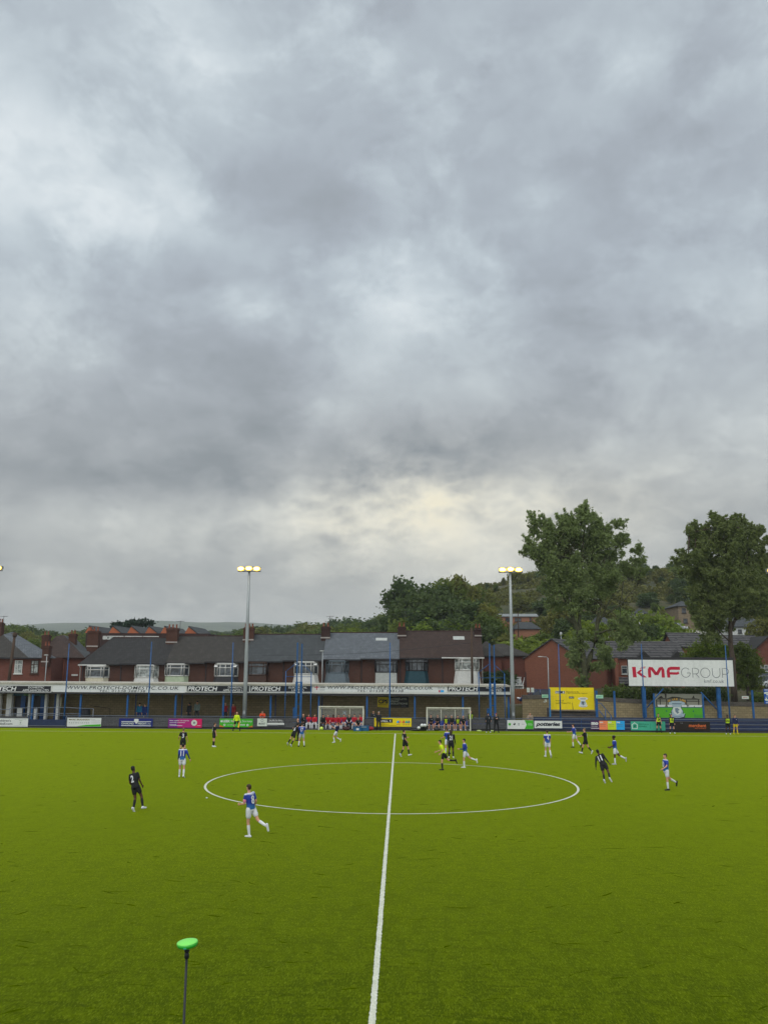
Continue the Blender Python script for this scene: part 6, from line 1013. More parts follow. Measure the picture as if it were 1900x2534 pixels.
mt, n = new('kit_blue'); z_ = n.node('ShaderNodeSeparateXYZ', {0: n.obj()}).outputs[2]; a_ = n.noise(n.obj(), 9, 3)
col = n.mix(n.rng(z_, 1.45, 1.49), n.mix(n.rng(z_, 1.02, 1.2), (.010, .12, .30), (.010, .036, .33)), (.62, .64, .72)); n.set(n.b.inputs['Base Color'], n.mix(n.rng(a_, .35, .65, 0, .25), col, (.01, .03, .2))); n.b.inputs['Roughness'].default_value = .75
PENDING = []
def fk(p):
    """joint positions of a pose; local forward +Y, right +X, hip at the origin"""
    s_ = lambda d: math.sin(R(d)); c_ = lambda d: math.cos(R(d)); J = {}; lean, side = p.get('lean', 4), p.get('side', 0)
    U = Vector((s_(side), s_(lean)*c_(side), c_(lean)*c_(side))); F = Vector((0, c_(lean), -s_(lean))); Rt = F.cross(U); tw = R(p.get('twist', 0)); Rt2 = Rt*math.cos(tw)+F*math.sin(tw); F2 = F*math.cos(tw)-Rt*math.sin(tw)
    J['U'], J['F'], J['R'] = U, F2, Rt2; J['neck'] = U*.545; hy, hp = p.get('head', (0, 0)); HU = (U*.6+Vector((0, 0, .4))+Vector((0, .0, 0))).normalized()
    hf = Vector((-s_(hy)*c_(hp), c_(hy)*c_(hp), -s_(hp))); J['HF'] = hf; hr = hf.cross(Vector((0, 0, 1))).normalized(); J['HR'] = hr; J['HU'] = hr.cross(hf); J['head'] = J['neck']+HU*.175+hf*.015
    for sd, k in ((-1, 'L'), (1, 'R')):
        hip, knee, ab = p.get('leg'+k, (0, 3, 4)); J['hip'+k] = Rt*(.095*sd)+Vector((0, 0, -.01))
        th = Rt*(s_(ab)*sd)+Vector((0, s_(hip)*c_(ab), -c_(hip)*c_(ab))); J['knee'+k] = J['hip'+k]+th.normalized()*.44; a = hip-knee
        cf = Rt*(s_(ab)*sd*p.get('splay', .7))+Vector((0, s_(a), -c_(a))); J['ankle'+k] = J['knee'+k]+cf.normalized()*.42; fa = a+p.get('toe'+k, 0 if a > -25 else -25); fo = p.get('out', 8)
        J['toe'+k] = J['ankle'+k]+Vector((s_(fo)*sd, c_(fa)*c_(fo), s_(fa)))*.17+Vector((0, s_(fa)*.05, -c_(fa)*.055)); J['heel'+k] = J['ankle'+k]+Vector((0, -c_(fa)*.05+s_(fa)*.05, -s_(fa)*.05-c_(fa)*.055))
        fl, ab2, el = p.get('arm'+k, (5, 8, 15)); sh = J['neck']-U*.055+Rt2*(.175*sd); J['sh'+k] = sh; inn = p.get('in'+k, .15)
        up_ = Rt2*(s_(ab2)*sd)+F2*(s_(fl)*c_(ab2))-U*(c_(fl)*c_(ab2)); J['el'+k] = sh+up_.normalized()*.29; fo_ = Rt2*((s_(ab2)-inn*(el > 20)*1.5)*sd)+F2*s_(fl+el)-U*c_(fl+el); J['wr'+k] = J['el'+k]+fo_.normalized()*.25; J['hd'+k] = fo_.normalized()
    return J
def cap(mb, a, b, r0, r1, seg=10):
    a, b = Vector(a), Vector(b); d = (b-a); l = d.length or 1e-4; d = d/l; pts = [a-d*r0*.95, a-d*r0*.6, a, b, b+d*r1*.6, b+d*r1*.95]; mb.tube(pts, [r0*.3, r0*.8, r0, r1, r1*.8, r1*.3], seg)
def ell(mb, c, ax, rr, seg=14, rings=9):
    b = len(mb.v); mb.ball((0, 0, 0), rr, 0, seg, rings); X, Y_, Z = ax
    for i in range(b, len(mb.v)): q = mb.v[i]; mb.v[i] = tuple(Vector(c)+X*q[0]+Y_*q[1]+Z*q[2])
def torso(mb, J, g, lo=-.06, hi=.56, top=True):
    prof = [(-.09, .120, .095), (-.03, .160, .115), (.06, .150, .108), (.16, .135, .095), (.27, .15, .105), (.38, .17, .115), (.46, .172, .105), (.51, .135, .085), (.545, .065, .06), (.585, .058, .058)]
    pr = [q for q in prof if lo-1e-6 <= q[0] <= hi]; seg = 16; v = []
    for z, hw, hd in pr:
        for k in range(seg):
            a = 2*math.pi*k/seg; w_ = max(0, z/.5); Rr = J['R']*w_+J['R0']*(1-w_) if w_ < 1 else J['R']; v.append(tuple(J['U']*z+Rr*((hw+g)*math.cos(a))+J['F']*((hd+g)*math.sin(a))))
    n_ = len(pr); mb.add(v, [(i*seg+k, i*seg+(k+1) % seg, (i+1)*seg+(k+1) % seg, (i+1)*seg+k) for i in range(n_-1) for k in range(seg)]+[tuple(range(seg))[::-1], tuple((n_-1)*seg+k for k in range(seg))], 0, True)
def raw(mb): 
    me = bpy.data.meshes.new('m'); me.from_pydata(mb.v, [], mb.f); me.update(); bm = bmesh.new(); bm.from_mesh(me); bmesh.ops.recalc_face_normals(bm, faces=bm.faces); bm.to_mesh(me); bm.free(); return me
def queue(obj, vox): PENDING.append((obj, vox))
def person(px, py, rz, label, pose, kit, ground=None, scale=1., Y=None, group=None, z=0., seat=None, vox=.018):
    """kit keys: skin hair top sleeve(short,long,none) bottom(shorts,trousers) bcol sock boot bib num hood cap"""
    scale = scale*(.945 if seat is None and Y is None else 1.); J = fk(pose); J['R0'] = Vector((1, 0, 0)); lowz = min(min(J['toe'+k].z, J['heel'+k].z) for k in 'LR')-.022; low = 'L' if min(J['toeL'].z, J['heelL'].z) < min(J['toeR'].z, J['heelR'].z) else 'R'
    foot = (J['toe'+low]+J['heel'+low])/2
    if pose.get('mid'): foot = (J['toeL']+J['heelL']+J['toeR']+J['heelR'])/4
    if seat is not None: off = Vector((0, 0, seat)); foot = Vector((0, 0, 0))
    else: off = Vector((0, 0, -lowz))
    q = (G(px, py) if Y is None else P(px, py, Y)); q.z = z; rot = Matrix.Rotation(R(rz), 3, 'Z'); sh_ = rot @ Vector((foot.x, foot.y, 0))*scale; loc = Vector((q.x-sh_.x, q.y-sh_.y, z))
    for k in list(J):
        if k not in ('U', 'F', 'R', 'R0', 'HF', 'HR', 'HU', 'hdL', 'hdR'): J[k] = J[k]+off
    base = off
    sk = kit.get('skin', 'skin_light'); mb = MB()
    # body
    t_ = MB(); torso(t_, J, 0.); t_.v = [tuple(Vector(v)+base) for v in t_.v]; mb.add(t_.v, t_.f, 0, True)
    H = J['head']; ax = (J['HR'], J['HF'], J['HU']); cap(mb, J['neck']-J['U']*.03, H-J['HU']*.06, .056, .052)
    ell(mb, H+J['HU']*.015-J['HF']*.008, ax, (.074, .093, .10)); ell(mb, H-J['HU']*.055+J['HF']*.03, ax, (.052, .058, .062)); ell(mb, H+J['HF']*.092-J['HU']*.018, ax, (.013, .02, .024), 8, 6)
    for s_ in (-1, 1): ell(mb, H+J['HR']*.075*s_-J['HU']*.012, ax, (.012, .02, .032), 8, 6)
    for k in 'LR':
        cap(mb, J['hip'+k], J['knee'+k], .086, .058); cap(mb, J['knee'+k], J['knee'+k].lerp(J['ankle'+k], .35), .054, .055); cap(mb, J['knee'+k].lerp(J['ankle'+k], .35), J['ankle'+k], .053, .036); cap(mb, J['heel'+k], J['toe'+k], .036, .03); cap(mb, J['sh'+k], J['el'+k], .052, .040); cap(mb, J['el'+k], J['wr'+k], .040, .027)
    body = bpy.data.objects.new('person', raw(mb)); COL.objects.link(body); body.data.materials.append(MATS[sk]); body.location = loc; body.rotation_euler = (0, R(pose.get('tilt', 0)), R(rz)); body.scale = (scale,)*3; tag(body, label, 'person', group)
    hm = MB()
    for sd, k in ((-1, 'L'), (1, 'R')):
        d = J['hd'+k]; w_ = J['wr'+k]; pal = J['R']*(-sd)*.5+J['F']*.3; pal = (pal-d*pal.dot(d)).normalized(); side = d.cross(pal); ell(hm, w_+d*.045, (side, pal, d), (.040, .016, .050), 10, 7)
        for i, (o_, l_) in enumerate(((-.029, .062), (-.010, .072), (.010, .068), (.028, .054))):
            p0 = w_+d*.078+side*o_; p1 = p0+d*l_*.5+pal*.010; p2 = p1+d*l_*.4+pal*.022; hm.tube([p0, p1, p2], [.0088, .0082, .0066], 6)
        tb = w_+d*.03-side*.034*(1 if side.dot(J['F']) < 0 else -1); hm.tube([tb, tb+d*.03+pal*.012-side*.02*(1 if side.dot(J['F']) < 0 else -1), tb+d*.055+pal*.022-side*.02*(1 if side.dot(J['F']) < 0 else -1)], [.011, .010, .008], 6)
    queue(body, vox); body['_h'] = 0; HANDS[body.name] = (hm.v, hm.f)
    def part(name, m_, fn, vx=None):
        q_ = MB(); fn(q_); o = bpy.data.objects.new(name, raw(q_)); COL.objects.link(o); o.parent = body; o.data.materials.append(MATS[m_]); queue(o, vx or vox); return o
    top = kit.get('top', 'kit_black'); slv = kit.get('sleeve', 'short'); puff = kit.get('puff', 0.)
    def shirt(m):
        u = MB(); torso(u, J, .022+puff, -.1 if kit.get('long') else -.04, .56); m.add([tuple(Vector(v)+base) for v in u.v], u.f, 0, True)
        for k in 'LR':
            if slv == 'short': cap(m, J['sh'+k], J['sh'+k].lerp(J['el'+k], .62), .068, .060)
            elif slv == 'long': cap(m, J['sh'+k], J['el'+k], .066+puff, .052+puff*.7); cap(m, J['el'+k], J['el'+k].lerp(J['wr'+k], .88), .052+puff*.6, .038+puff*.4)
            else: cap(m, J['sh'+k], J['sh'+k].lerp(J['el'+k], .1), .058, .05)
    so_ = part('shirt' if not puff else 'jacket', top, shirt)
    if kit.get('under'):
        def usl(m):
            for k in 'LR': cap(m, J['sh'+k].lerp(J['el'+k], .5), J['el'+k], .052, .047); cap(m, J['el'+k], J['el'+k].lerp(J['wr'+k], .92), .047, .034)
        part('undershirt', kit['under'], usl)
    bc = kit.get('bcol', 'kit_black'); rat = .54
    def shorts(m):
        u = MB(); torso(u, J, .018, -.1, .17); m.add([tuple(Vector(v)+base) for v in u.v], u.f, 0, True)
        for k in 'LR':
            if kit.get('bottom', 'shorts') == 'shorts': cap(m, J['hip'+k], J['hip'+k].lerp(J['knee'+k], rat), .108, .098)
            else: cap(m, J['hip'+k], J['knee'+k], .104, .078); cap(m, J['knee'+k], J['knee'+k].lerp(J['ankle'+k], .9), .076, .060)
    part('shorts' if kit.get('bottom', 'shorts') == 'shorts' else 'trousers', bc, shorts)
    if kit.get('bottom', 'shorts') == 'shorts' and kit.get('sock'):
        for k in 'LR': part('sock', kit['sock'], lambda m, k=k: (cap(m, J['knee'+k].lerp(J['ankle'+k], .22), J['knee'+k].lerp(J['ankle'+k], .42), .056, .059), cap(m, J['knee'+k].lerp(J['ankle'+k], .42), J['ankle'+k], .060, .043)))
    for k in 'LR': part('boot', kit.get('boot', 'boot_black'), lambda m, k=k: (cap(m, J['heel'+k], J['toe'+k], .047, .040), cap(m, J['ankle'+k]-Vector((0, 0, .0)), J['heel'+k].lerp(J['toe'+k], .25), .045, .045)), .014)
    hr = kit.get('hair', 'hair_dark')
    if hr == 'dreads' or hr == 'afro':
        part('hair', 'hair_dark' if hr == 'afro' else 'hair_brown', lambda m: (ell(m, H+J['HU']*.045-J['HF']*.02, ax, (.10, .115, .095)), hr == 'dreads' and ell(m, H-J['HF']*.06-J['HU']*.05, ax, (.095, .07, .15))), .014)
    elif hr and hr != 'hood': part('hair', hr, lambda m: (ell(m, H+J['HU']*.048-J['HF']*.018, ax, (.080, .098, .078)), ell(m, H-J['HF']*.045+J['HU']*.0, ax, (.074, .062, .075))), .013)
    if hr == 'hood': part('hood', top, lambda m: (ell(m, H+J['HU']*.03-J['HF']*.03, ax, (.105, .11, .13)), ell(m, J['neck']+J['U']*.02-J['F']*.02, (J['R'], J['F'], J['U']), (.12, .11, .07))), .014)
    if kit.get('cap'): part('hat', kit['cap'], lambda m: (ell(m, H+J['HU']*.06-J['HF']*.012, ax, (.088, .105, .075)), ell(m, H+J['HU']*.05+J['HF']*.09, ax, (.06, .06, .012))), .012)
    if kit.get('bib'):
        def bibf(m):
            u = MB(); torso(u, J, .034, .05, .5); m.add([tuple(Vector(v)+base) for v in u.v], u.f, 0, True)
        part('training_bib', kit['bib'], bibf)
    if kit.get('armband'): part('armband', 'armband', lambda m: cap(m, J['shL'].lerp(J['elL'], .52), J['shL'].lerp(J['elL'], .70), .068, .064), .014)
    if kit.get('stripe'):
        q_ = MB()
        for k in 'LR': q_.tube([J['sh'+k]+J['R']*(.0), J['el'+k]+J['F']*.055], .012, 5)
        q_.build('sleeve_stripe', 'kit_white', body)
    if kit.get('crestmark'): c = base+J['U']*.40-J['R']*.07+J['F']*(.155+puff); q_ = MB(); ell(q_, c, (J['R'], J['F'], J['U']), (.028, .008, .034), 8, 6); q_.build('badge', 'kit_white', body)
    if kit.get('num'):
        s_, face = kit['num'], kit.get('numface', -1); me = text_mesh(s_, .035, 0, 1.); co = np.array([v.co[:] for v in me.vertices]); lo, hi = co.min(0), co.max(0); hN = .29; wN = (.14 if len(s_) == 1 and s_ != '1' else .05 if s_ == '1' else .20); 
        for v in me.vertices:
            u = ((v.co.x-lo[0])/(hi[0]-lo[0])-.5)*wN; zz_ = .17+(v.co.y-lo[1])/(hi[1]-lo[1])*hN; hw, hd = .17+.02, .117+.026; dd = hd*math.sqrt(max(.05, 1-(u/hw)**2))
            v.co = base+J['U']*zz_+J['R']*(u*(1 if face < 0 else -1))+J['F']*(dd+.014)*face
        me.materials.clear(); link('shirt_number', me, body, 'kit_white' if not kit.get('numcol') else kit['numcol'])
        if kit.get('name'):
            q_ = MB(); c = base+J['U']*.475
            for i in range(7): u = -.09+i*.03; q_.box(0, 0, 0, 0, 0, 0) if False else q_.add([tuple(c+J['R']*(u+a)+J['F']*(.128*face)+J['U']*b) for a, b in ((-.011, 0), (.011, 0), (.011, .026), (-.011, .026))], [(0, 1, 2, 3)])
            q_.build('name_lettering', 'kit_white', body, fix=False)
    return body, J, base
HANDS = {}
ST = dict(lean=2, legL=(2, 4, 6), legR=(-1, 4, 6), armL=(4, 7, 18), armR=(4, 7, 18), mid=1)
WALK = dict(lean=4, legL=(22, 8, 4), legR=(-16, 22, 4), armL=(-18, 8, 25), armR=(20, 8, 30))
RUN = dict(lean=12, legL=(12, 20, 3), legR=(-22, 62, 4), armL=(-38, 12, 75), armR=(30, 10, 80))
RUN2 = dict(lean=12, legR=(12, 20, 3), legL=(-22, 62, 4), armR=(-38, 12, 75), armL=(30, 10, 80))
def po(b, **k): d = dict(b); d.update(k); return d
BK = dict(top='kit_black', bcol='kit_black', sock='kit_black', boot='kit_white'); BL = dict(top='kit_blue', bcol='kit_white', sock='kit_white', boot='boot_black')
def kt(b, **k): d = dict(b); d.update(k); return d
GP, GBp = 'players in black', 'players in blue and white'
person(332, 2009, -18, 'dark-skinned player in black numbered 2 jogging away in the left foreground', po(RUN, lean=4, tilt=-16, legL=(2, 32, 3), legR=(16, 24, 3), armL=(4, 16, 45), armR=(8, 8, 28), head=(0, 0)), kt(BK, skin='skin_dark', num='2'), group=GP, scale=1.03)
person(452, 1867, 10, 'fair-haired player in black numbered 3 behind the blue number 11', po(ST, armL=(5, 22, 40), armR=(0, 14, 20)), kt(BK, hair='hair_fair', num='3'), group=GP)
person(455, 1925, 4, 'player in blue numbered 11 with long blue sleeves left of the centre circle', po(WALK, legL=(8, 10, 3), legR=(-6, 16, 3), armR=(-8, 26, 20), armL=(6, 8, 20)), kt(BL, num='11', boot='kit_white', under='coat_blue', name=1), group=GBp)
person(530, 1848, -62, 'player in black numbered 4 standing at the left with arms by his side', po(ST, armL=(2, 5, 10), armR=(6, 4, 10)), kt(BK, hair='hair_brown', num='4'), group=GP)
person(614, 2071, 52, 'captain in blue with pink armband running left near the centre circle', po(RUN, lean=5, tilt=-6, legL=(6, 12, 3), legR=(-26, 42, 4), armL=(14, 10, 70), armR=(-10, 10, 40), toeR=-30), kt(BL, hair='hair_brown', boot='kit_white', armband=1, num='8', name=1), group=GBp, scale=1.03)
b_, J, bs = person(585, 1809, 175, 'assistant referee in yellow shirt striding along the far touchline with a flag', po(WALK, legL=(6, 4, 20), legR=(2, 4, 18), armL=(6, 16, 20), armR=(6, 14, 20), mid=1, lean=0), dict(top='kit_yellow', sleeve='long', bcol='kit_black', sock='kit_black', boot='boot_black', hair=None))
hd = J['wrL']+J['hdL']*.08; rt_ = b_.matrix_basis
t = thing('flag', (0, 0, 0), 'orange and yellow linesman flag held low by the assistant referee', 'flag'); t.location = b_.location; t.rotation_euler = b_.rotation_euler
MB().tube([hd+Vector((0, 0, .1)), hd+Vector((.02, .05, -.45))], .01, 6).build('stick', 'black', t); q = MB(); q.prism([hd+Vector((0, .02, -.06)), hd+Vector((.10, .03, -.10)), hd+Vector((.17, .06, -.5)), hd+Vector((.06, .09, -.55)), hd+Vector((.02, .06, -.42))], (0, .02, 0)); q.build('cloth', 'flag_cloth', t)
person(720, 1848, -35, 'player in black numbered 6 leaning into a challenge by the far touchline', po(RUN, lean=14, side=10, tilt=12, legL=(-12, 14, 8), legR=(-8, 20, 4), armL=(5, 14, 30), armR=(15, 20, 40)), kt(BK, num='6', under='kit_black'), group=GP)
person(738, 1833, 70, 'bald-headed man in a dark tracksuit turned left beside number 6', po(ST, lean=8, armL=(20, 10, 50), armR=(10, 8, 40)), dict(top='coat_black', sleeve='long', bottom='trousers', bcol='kit_black', hair=None, puff=.01))
person(746, 1848, 6, 'player in blue numbered 17 standing back to the camera at the far side', po(ST, legL=(0, 6, 10), legR=(0, 6, 8), armL=(14, 22, 30), armR=(4, 16, 26)), kt(BL, bcol='kit_grey', num='17', hair='hair_brown'), group=GBp)
person(826, 1838, 82, 'player in dark blue crouching mid-stride in front of the red team shelter', po(RUN, lean=-14, legL=(30, 42, 4), legR=(6, 66, 4), armL=(40, 12, 70), armR=(20, 14, 80)), kt(BL, top='kit_navy', boot='kit_white', hair='hair_brown'), group=GBp, scale=.92)
person(991, 1873, -60, 'player in black numbered 14 running right beside the halfway line', po(RUN, lean=-6, legL=(-4, 26, 3), legR=(26, 18, 4), armL=(20, 14, 70), armR=(-14, 10, 50)), kt(BK, num='14'), group=GP)
person(1106, 1866, 40, 'player in blue turned left, partly hidden behind the referee', po(ST, armL=(16, 14, 60), armR=(5, 8, 20)), kt(BL, hair='hair_brown', num='6'), group=GBp)
person(1122, 1877, -6, 'long-haired dark-skinned player in black numbered 21 walking away past the referee', po(WALK, legL=(4, 8, 4), legR=(-2, 14, 4), armL=(2, 8, 20), armR=(4, 10, 20)), kt(BK, skin='skin_dark', hair='dreads', num='21', under='kit_black'), group=GP, scale=1.04)
person(1092, 1906, 82, 'referee in bright yellow shirt and black shorts running left on the centre circle line', po(RUN, lean=20, legL=(14, 18, 3), legR=(-34, 52, 4), armL=(-10, 14, 70), armR=(30, 8, 60)), dict(top='kit_yellow', bcol='kit_black', sock='kit_black', boot='boot_black', hair='hair_dark'), scale=1.0)
person(1146, 1900, 78, 'player in blue running left just right of the referee', po(RUN, lean=5, legL=(8, 10, 3), legR=(-38, 34, 4), armL=(10, 14, 85), armR=(-25, 10, 70)), kt(BL, hair='hair_dark', boot='kit_white', under='coat_blue', num='5'), group=GBp, scale=.97)
person(1363, 1876, 8, 'player in blue numbered 4 walking away below the white potters board', po(WALK, legL=(8, 6, 3), legR=(-8, 20, 3), armL=(2, 8, 12), armR=(2, 8, 14)), kt(BL, num='4', boot='kit_white', hair='hair_brown', name=1), group=GBp)
person(1416, 1850, 62, 'player in blue jogging left in front of the dark steps', po(RUN, lean=4, legL=(12, 16, 4), legR=(-24, 14, 4), armL=(30, 10, 60), armR=(5, 10, 40)), kt(BL, hair='hair_brown', num='3'), group=GBp)
person(1464, 1866, 66, 'fair-haired player in black facing left behind the black number 11', po(WALK, armL=(45, 10, 40), armR=(5, 8, 20)), kt(BK, hair='hair_fair', num='9'), group=GP)
person(1497, 1938, -24, 'player in black numbered 11 with long black sleeves running at the right', po(RUN, lean=16, side=-6, tilt=-20, legL=(-24, 16, 4), legR=(-12, 30, 4), armL=(-5, 30, 20), armR=(-5, 14, 20)), kt(BK, skin='skin_dark', hair='hair_dark', num='11', under='kit_black'), group=GP, scale=1.03)
person(1519, 1892, 72, 'dark-skinned player in blue running left at the right side', po(RUN, lean=4, legL=(4, 6, 3), legR=(-30, 34, 4), armL=(15, 10, 60), armR=(5, 8, 60)), kt(BL, skin='skin_dark', hair='afro', boot='kit_grey'), group=GBp)
person(1650, 1956, 100, 'player in blue with arms held out facing left at the far right of the pitch', po(RUN, lean=0, legL=(2, 4, 3), legR=(-30, 30, 4), armL=(22, 22, 40), armR=(-24, 24, 30)), kt(BL, hair='hair_brown', num='10', numface=1), group=GBp)
# substitutes and coaches at the right touchline
SUB = dict(top='coat_black', sleeve='long', bcol='kit_black', sock='kit_black', bib='bib')
person(1630, 1813, 180, 'light-skinned substitute in a yellow bib before the left side of the crest mural', po(ST, legL=(0, 3, 9), legR=(0, 3, 9)), kt(SUB, hair='hair_brown', sleeve='short', num='24', numface=1, numcol='kit_black'), group='substitutes in yellow bibs')
person(1663, 1815, 176, 'substitute in a yellow bib with white boots in front of the crest', po(ST, legL=(0, 3, 10), legR=(0, 3, 7)), kt(SUB, boot='kit_white', num='15', numface=1, numcol='kit_black'), group='substitutes in yellow bibs')
person(1801, 1817, 165, 'dark-skinned substitute in a yellow bib beside the man in yellow shorts', po(ST, head=(-40, 0), armR=(30, 12, 60)), kt(SUB, skin='skin_dark', boot='kit_white', num='16', numface=1, numcol='kit_black'), group='substitutes in yellow bibs')
person(1820, 1817, 182, 'man in a navy top with yellow shorts and socks at the right touchline', ST, dict(top='kit_navy', sleeve='long', bcol='kit_gold', sock='kit_gold', boot='kit_gold', hair='hair_brown', crestmark=1, puff=.01))
CO = dict(top='coat_black', sleeve='long', bottom='trousers', bcol='kit_black', puff=.03)
person(1208, 1813, 178, 'coach in a black hooded coat standing before the right blue tower', po(ST, armL=(16, 14, 60), armR=(16, 14, 60)), kt(CO, hair='hood', boot='kit_white', crestmark=1, puff=.045, long=1))
person(1228, 1813, 182, 'coach in black with a maroon hat and folded arms', po(ST, legL=(0, 3, 9), legR=(0, 3, 9), armL=(28, 10, 95), armR=(28, 10, 95), inL=.6, inR=.6), kt(CO, cap='maroon', hair='hair_dark', crestmark=1))
person(1165, 1807, 181, 'tall substitute in a yellow bib standing at the right post of the shelter', ST, kt(SUB, bottom='trousers', bcol='kit_navy', boot='kit_white', hair='hair_brown', num='20', numface=1, numcol='kit_black'), scale=1.06)
person(924, 1806, 183, 'man in a black coat with a white badge standing right of the blue kit box', po(ST, legL=(0, 3, 8), armL=(10, 8, 40), armR=(10, 8, 40)), kt(CO, hair='hair_dark', crestmark=1, boot='kit_white'), scale=1.03)
person(937, 1808, 176, 'grey-haired man in a black tracksuit with white stripes before the yellow board', po(ST, legL=(0, 3, 7)), kt(CO, hair='hair_grey', stripe=1, puff=.01))
# seated teams
SIT = dict(lean=14, legL=(82, 80, 10), legR=(82, 82, 10), armL=(38, 4, 40), armR=(38, 4, 40), inL=.3, inR=.3, splay=.2)
def sit(px, label, kit, py=1790, Y=81.3, group=None, rz=180, **k): return person(px, py, rz, label, po(SIT, **k), kit, Y=Y, seat=.56, group=group, vox=.02)
RED = dict(top='kit_red', bcol='kit_white', sock='kit_white', boot='boot_black'); GR_ = 'red team members seated on the bench'; GK = 'black team members seated on the bench'
sit(751, 'bald man in a dark coat on the white seats left of the red shelter', kt(CO, hair=None, crestmark=1), group=GR_)
sit(764.5, 'player in a red top and white trousers with purple sleeves, on the white seats', kt(RED, bottom='trousers', under='kit_purple', hair='hair_brown'), group=GR_)
sit(779, 'player in red top and white trousers seated against the shelter left post', kt(RED, bottom='trousers', sleeve='long', hair='hair_dark'), group=GR_)
sit(800, 'man in black tracksuit leaning over his hands, left end of the red shelter', kt(CO, hair='hair_dark', puff=.01), group=GR_, lean=22)
sit(812, 'fair-haired player in red with bare legs and white socks', kt(RED, bcol='kit_red', hair='hair_fair'), group=GR_, lean=20)
sit(825, 'dark-skinned player in red third from the left in the shelter', kt(RED, skin='skin_dark', hair='hair_dark', sleeve='long'), group=GR_, lean=24)
sit(838, 'player in red with bare thighs in the middle of the shelter', kt(RED, bcol='kit_red', hair='hair_brown', sleeve='long'), group=GR_, lean=18)
sit(851, 'player in red with purple sleeves just right of the middle of the shelter', kt(RED, under='kit_purple'), group=GR_, lean=10)
sit(864, 'staff member in a black vest with white sleeves in the red shelter', dict(top='coat_black', under='kit_white', bottom='trousers', bcol='kit_black', hair='hair_fair', stripe=1), group=GR_)
sit(877, 'player in red with white shorts near the right end of the shelter', kt(RED, sleeve='long'), group=GR_, lean=10)
sit(891, 'player in red sitting behind the man in black at the right end of the shelter', kt(RED, sleeve='long'), group=GR_, Y=81.55, lean=4)
person(886, 1800, 186, 'man in black with bare forearms seated on the blue kit in front of the shelter', po(SIT, lean=24), dict(top='kit_black', bottom='trousers', bcol='kit_black', boot='kit_white', hair='hair_brown', crestmark=1), Y=79.75, seat=.46, vox=.02)
KB = dict(top='coat_black', sleeve='long', bcol='kit_black', boot='kit_white', sock=None)
sit(1066, 'man in a black top and black shorts at the left end of the right shelter', kt(KB, crestmark=1), group=GK, lean=6)
sit(1083, 'man in black leaning back with one knee raised, second in the right shelter', kt(KB, hair='hair_fair', boot='boot_black'), group=GK, rz=168, legR=(96, 84, 14), lean=2)
sit(1103, 'left of two yellow-bibbed players seated in the right shelter', kt(KB, bib='bib', hair='hair_dark'), group=GK, lean=14)
sit(1117, 'grey-haired man in a black top between the two seated yellow bibs', kt(KB, hair='hair_grey'), group=GK, lean=12)
sit(1132, 'right one of two yellow-bibbed players seated in the right shelter', kt(KB, bib='bib', hair='hair_dark'), group=GK, lean=18)
sit(1145.5, 'man in a short-sleeved black top bent forward at the right end of the bench', kt(KB, sleeve='short', hair=None, crestmark=1), group=GK, lean=26)
# spectators on the terrace
SPk = dict(sleeve='long', bottom='trousers', bcol='coat_black', puff=.035)
def spec(px, ptop, label, kit, Y=84.4, rz=180, pose=ST, sc=1.): q = P(px, ptop, Y); person(px, ptop, rz, label, pose, kit, Y=Y, z=q.z-1.77*sc, scale=sc, vox=.02)
spec(346.5, 1740.5, 'spectator in a bright teal coat under the long white fascia sign', kt(SPk, top='coat_teal', bcol='coat_blue', cap='coat_black')); spec(359.5, 1742, 'spectator in a navy coat beside the one in teal', kt(SPk, top='coat_blue', bcol='coat_blue', hair='hair_brown'))
spec(469.5, 1740, 'spectator in a black coat with bowed head under the stand', kt(SPk, top='coat_black', hair='hood'), rz=150); spec(489, 1735.5, 'spectator in a grey green coat right of the one with bowed head', kt(SPk, top='coat_grey', cap='coat_black'), sc=1.04)
spec(558.5, 1739.5, 'bald spectator in a dark red vest next to a blue column', kt(SPk, top='coat_red', under='coat_blue', sleeve='short', hair=None)); spec(577.5, 1740.5, 'spectator in a plain red coat right of the bald spectator', kt(SPk, top='coat_red', bcol='maroon', hair='hair_dark'))
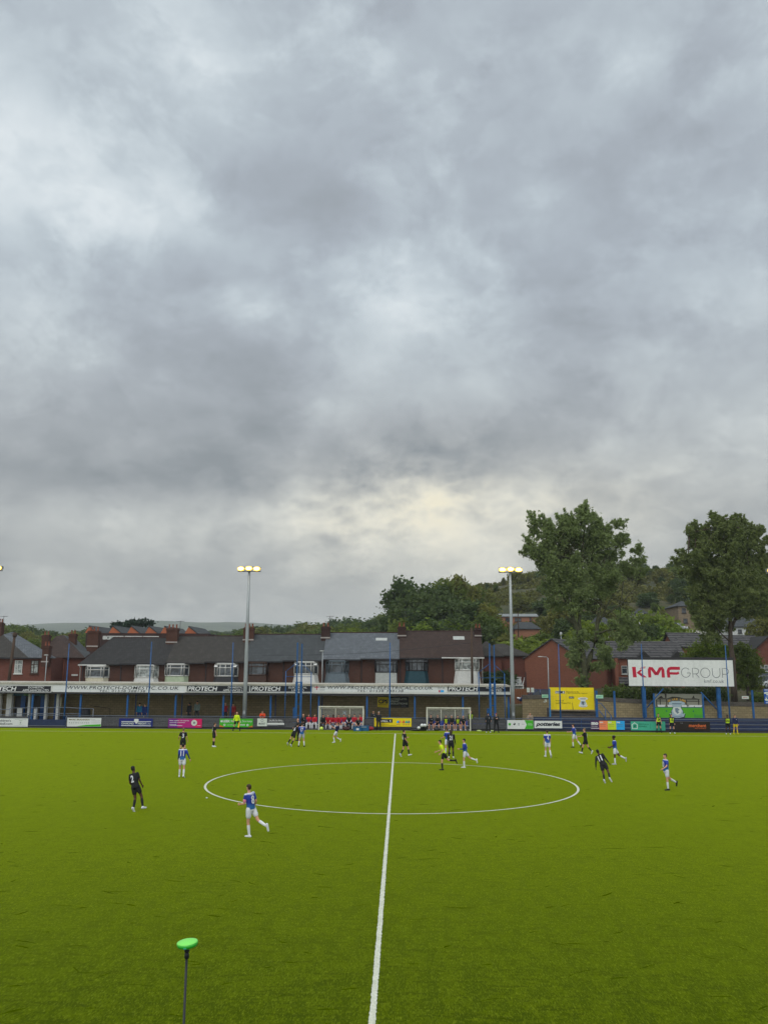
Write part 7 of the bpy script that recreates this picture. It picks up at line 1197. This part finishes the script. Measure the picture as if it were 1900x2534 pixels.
spec(651, 1757.5, 'spectator in a bright orange coat leaning on the barrier', kt(SPk, top='coat_orange', hair='hair_brown'), Y=81.0, pose=po(ST, lean=26, armL=(50, 14, 60), armR=(50, 14, 60), inL=.5, inR=.5), sc=.96)
spec(1310, 1762.5, 'spectator in a pale jacket leaning on the barrier above the green arrow board', kt(SPk, top='coat_tan', hair='hair_fair', bcol='coat_black'), Y=81.0, pose=po(ST, lean=20, armL=(40, 14, 60), armR=(40, 14, 60), inL=.5, inR=.5), sc=.96)
bpy.data.objects[[o.name for o in bpy.data.objects if 'potters' in str(o.get('label', ''))][0]]['label'] = 'player in blue numbered 4 walking away below the board with jagged black lettering'
# remesh each body and garment into one smooth surface
for o, vx in PENDING: m_ = o.modifiers.new('r', 'REMESH'); m_.mode = 'VOXEL'; m_.voxel_size = vx; m_.use_smooth_shade = True; m2 = o.modifiers.new('s', 'SMOOTH'); m2.factor = .5; m2.iterations = 3
dg = bpy.context.evaluated_depsgraph_get(); dg.update()
for o, vx in PENDING:
    me = bpy.data.meshes.new_from_object(o.evaluated_get(dg)); o.modifiers.clear(); old = o.data; o.data = me; me.name = o.name
    if o.name in HANDS:
        v_, f_ = HANDS[o.name]; bm = bmesh.new(); bm.from_mesh(me); vs = [bm.verts.new(q) for q in v_]
        for f in f_:
            try: fc = bm.faces.new([vs[i] for i in f]); fc.smooth = True
            except ValueError: pass
        bm.to_mesh(me); bm.free(); del o['_h']
    if not me.materials: me.materials.append(old.materials[0])
# ================================================================ air
if HAZE:
    hb = MB(); hb.box(-2700, 2700, -80, 3800, -110, 190); hz = hb.build('haze', []); m_ = bpy.data.materials.new('air'); m_.use_nodes = True; nn = m_.node_tree.nodes; nn.clear(); pv = nn.new('ShaderNodeVolumePrincipled'); pv.inputs['Density'].default_value = HAZE; pv.inputs['Color'].default_value = (.86, .90, .93, 1); ou = nn.new('ShaderNodeOutputMaterial'); m_.node_tree.links.new(pv.outputs[0], ou.inputs['Volume']); hz.data.materials.append(m_); tag(hz, kind='stuff')
bpy.context.view_layer.update()
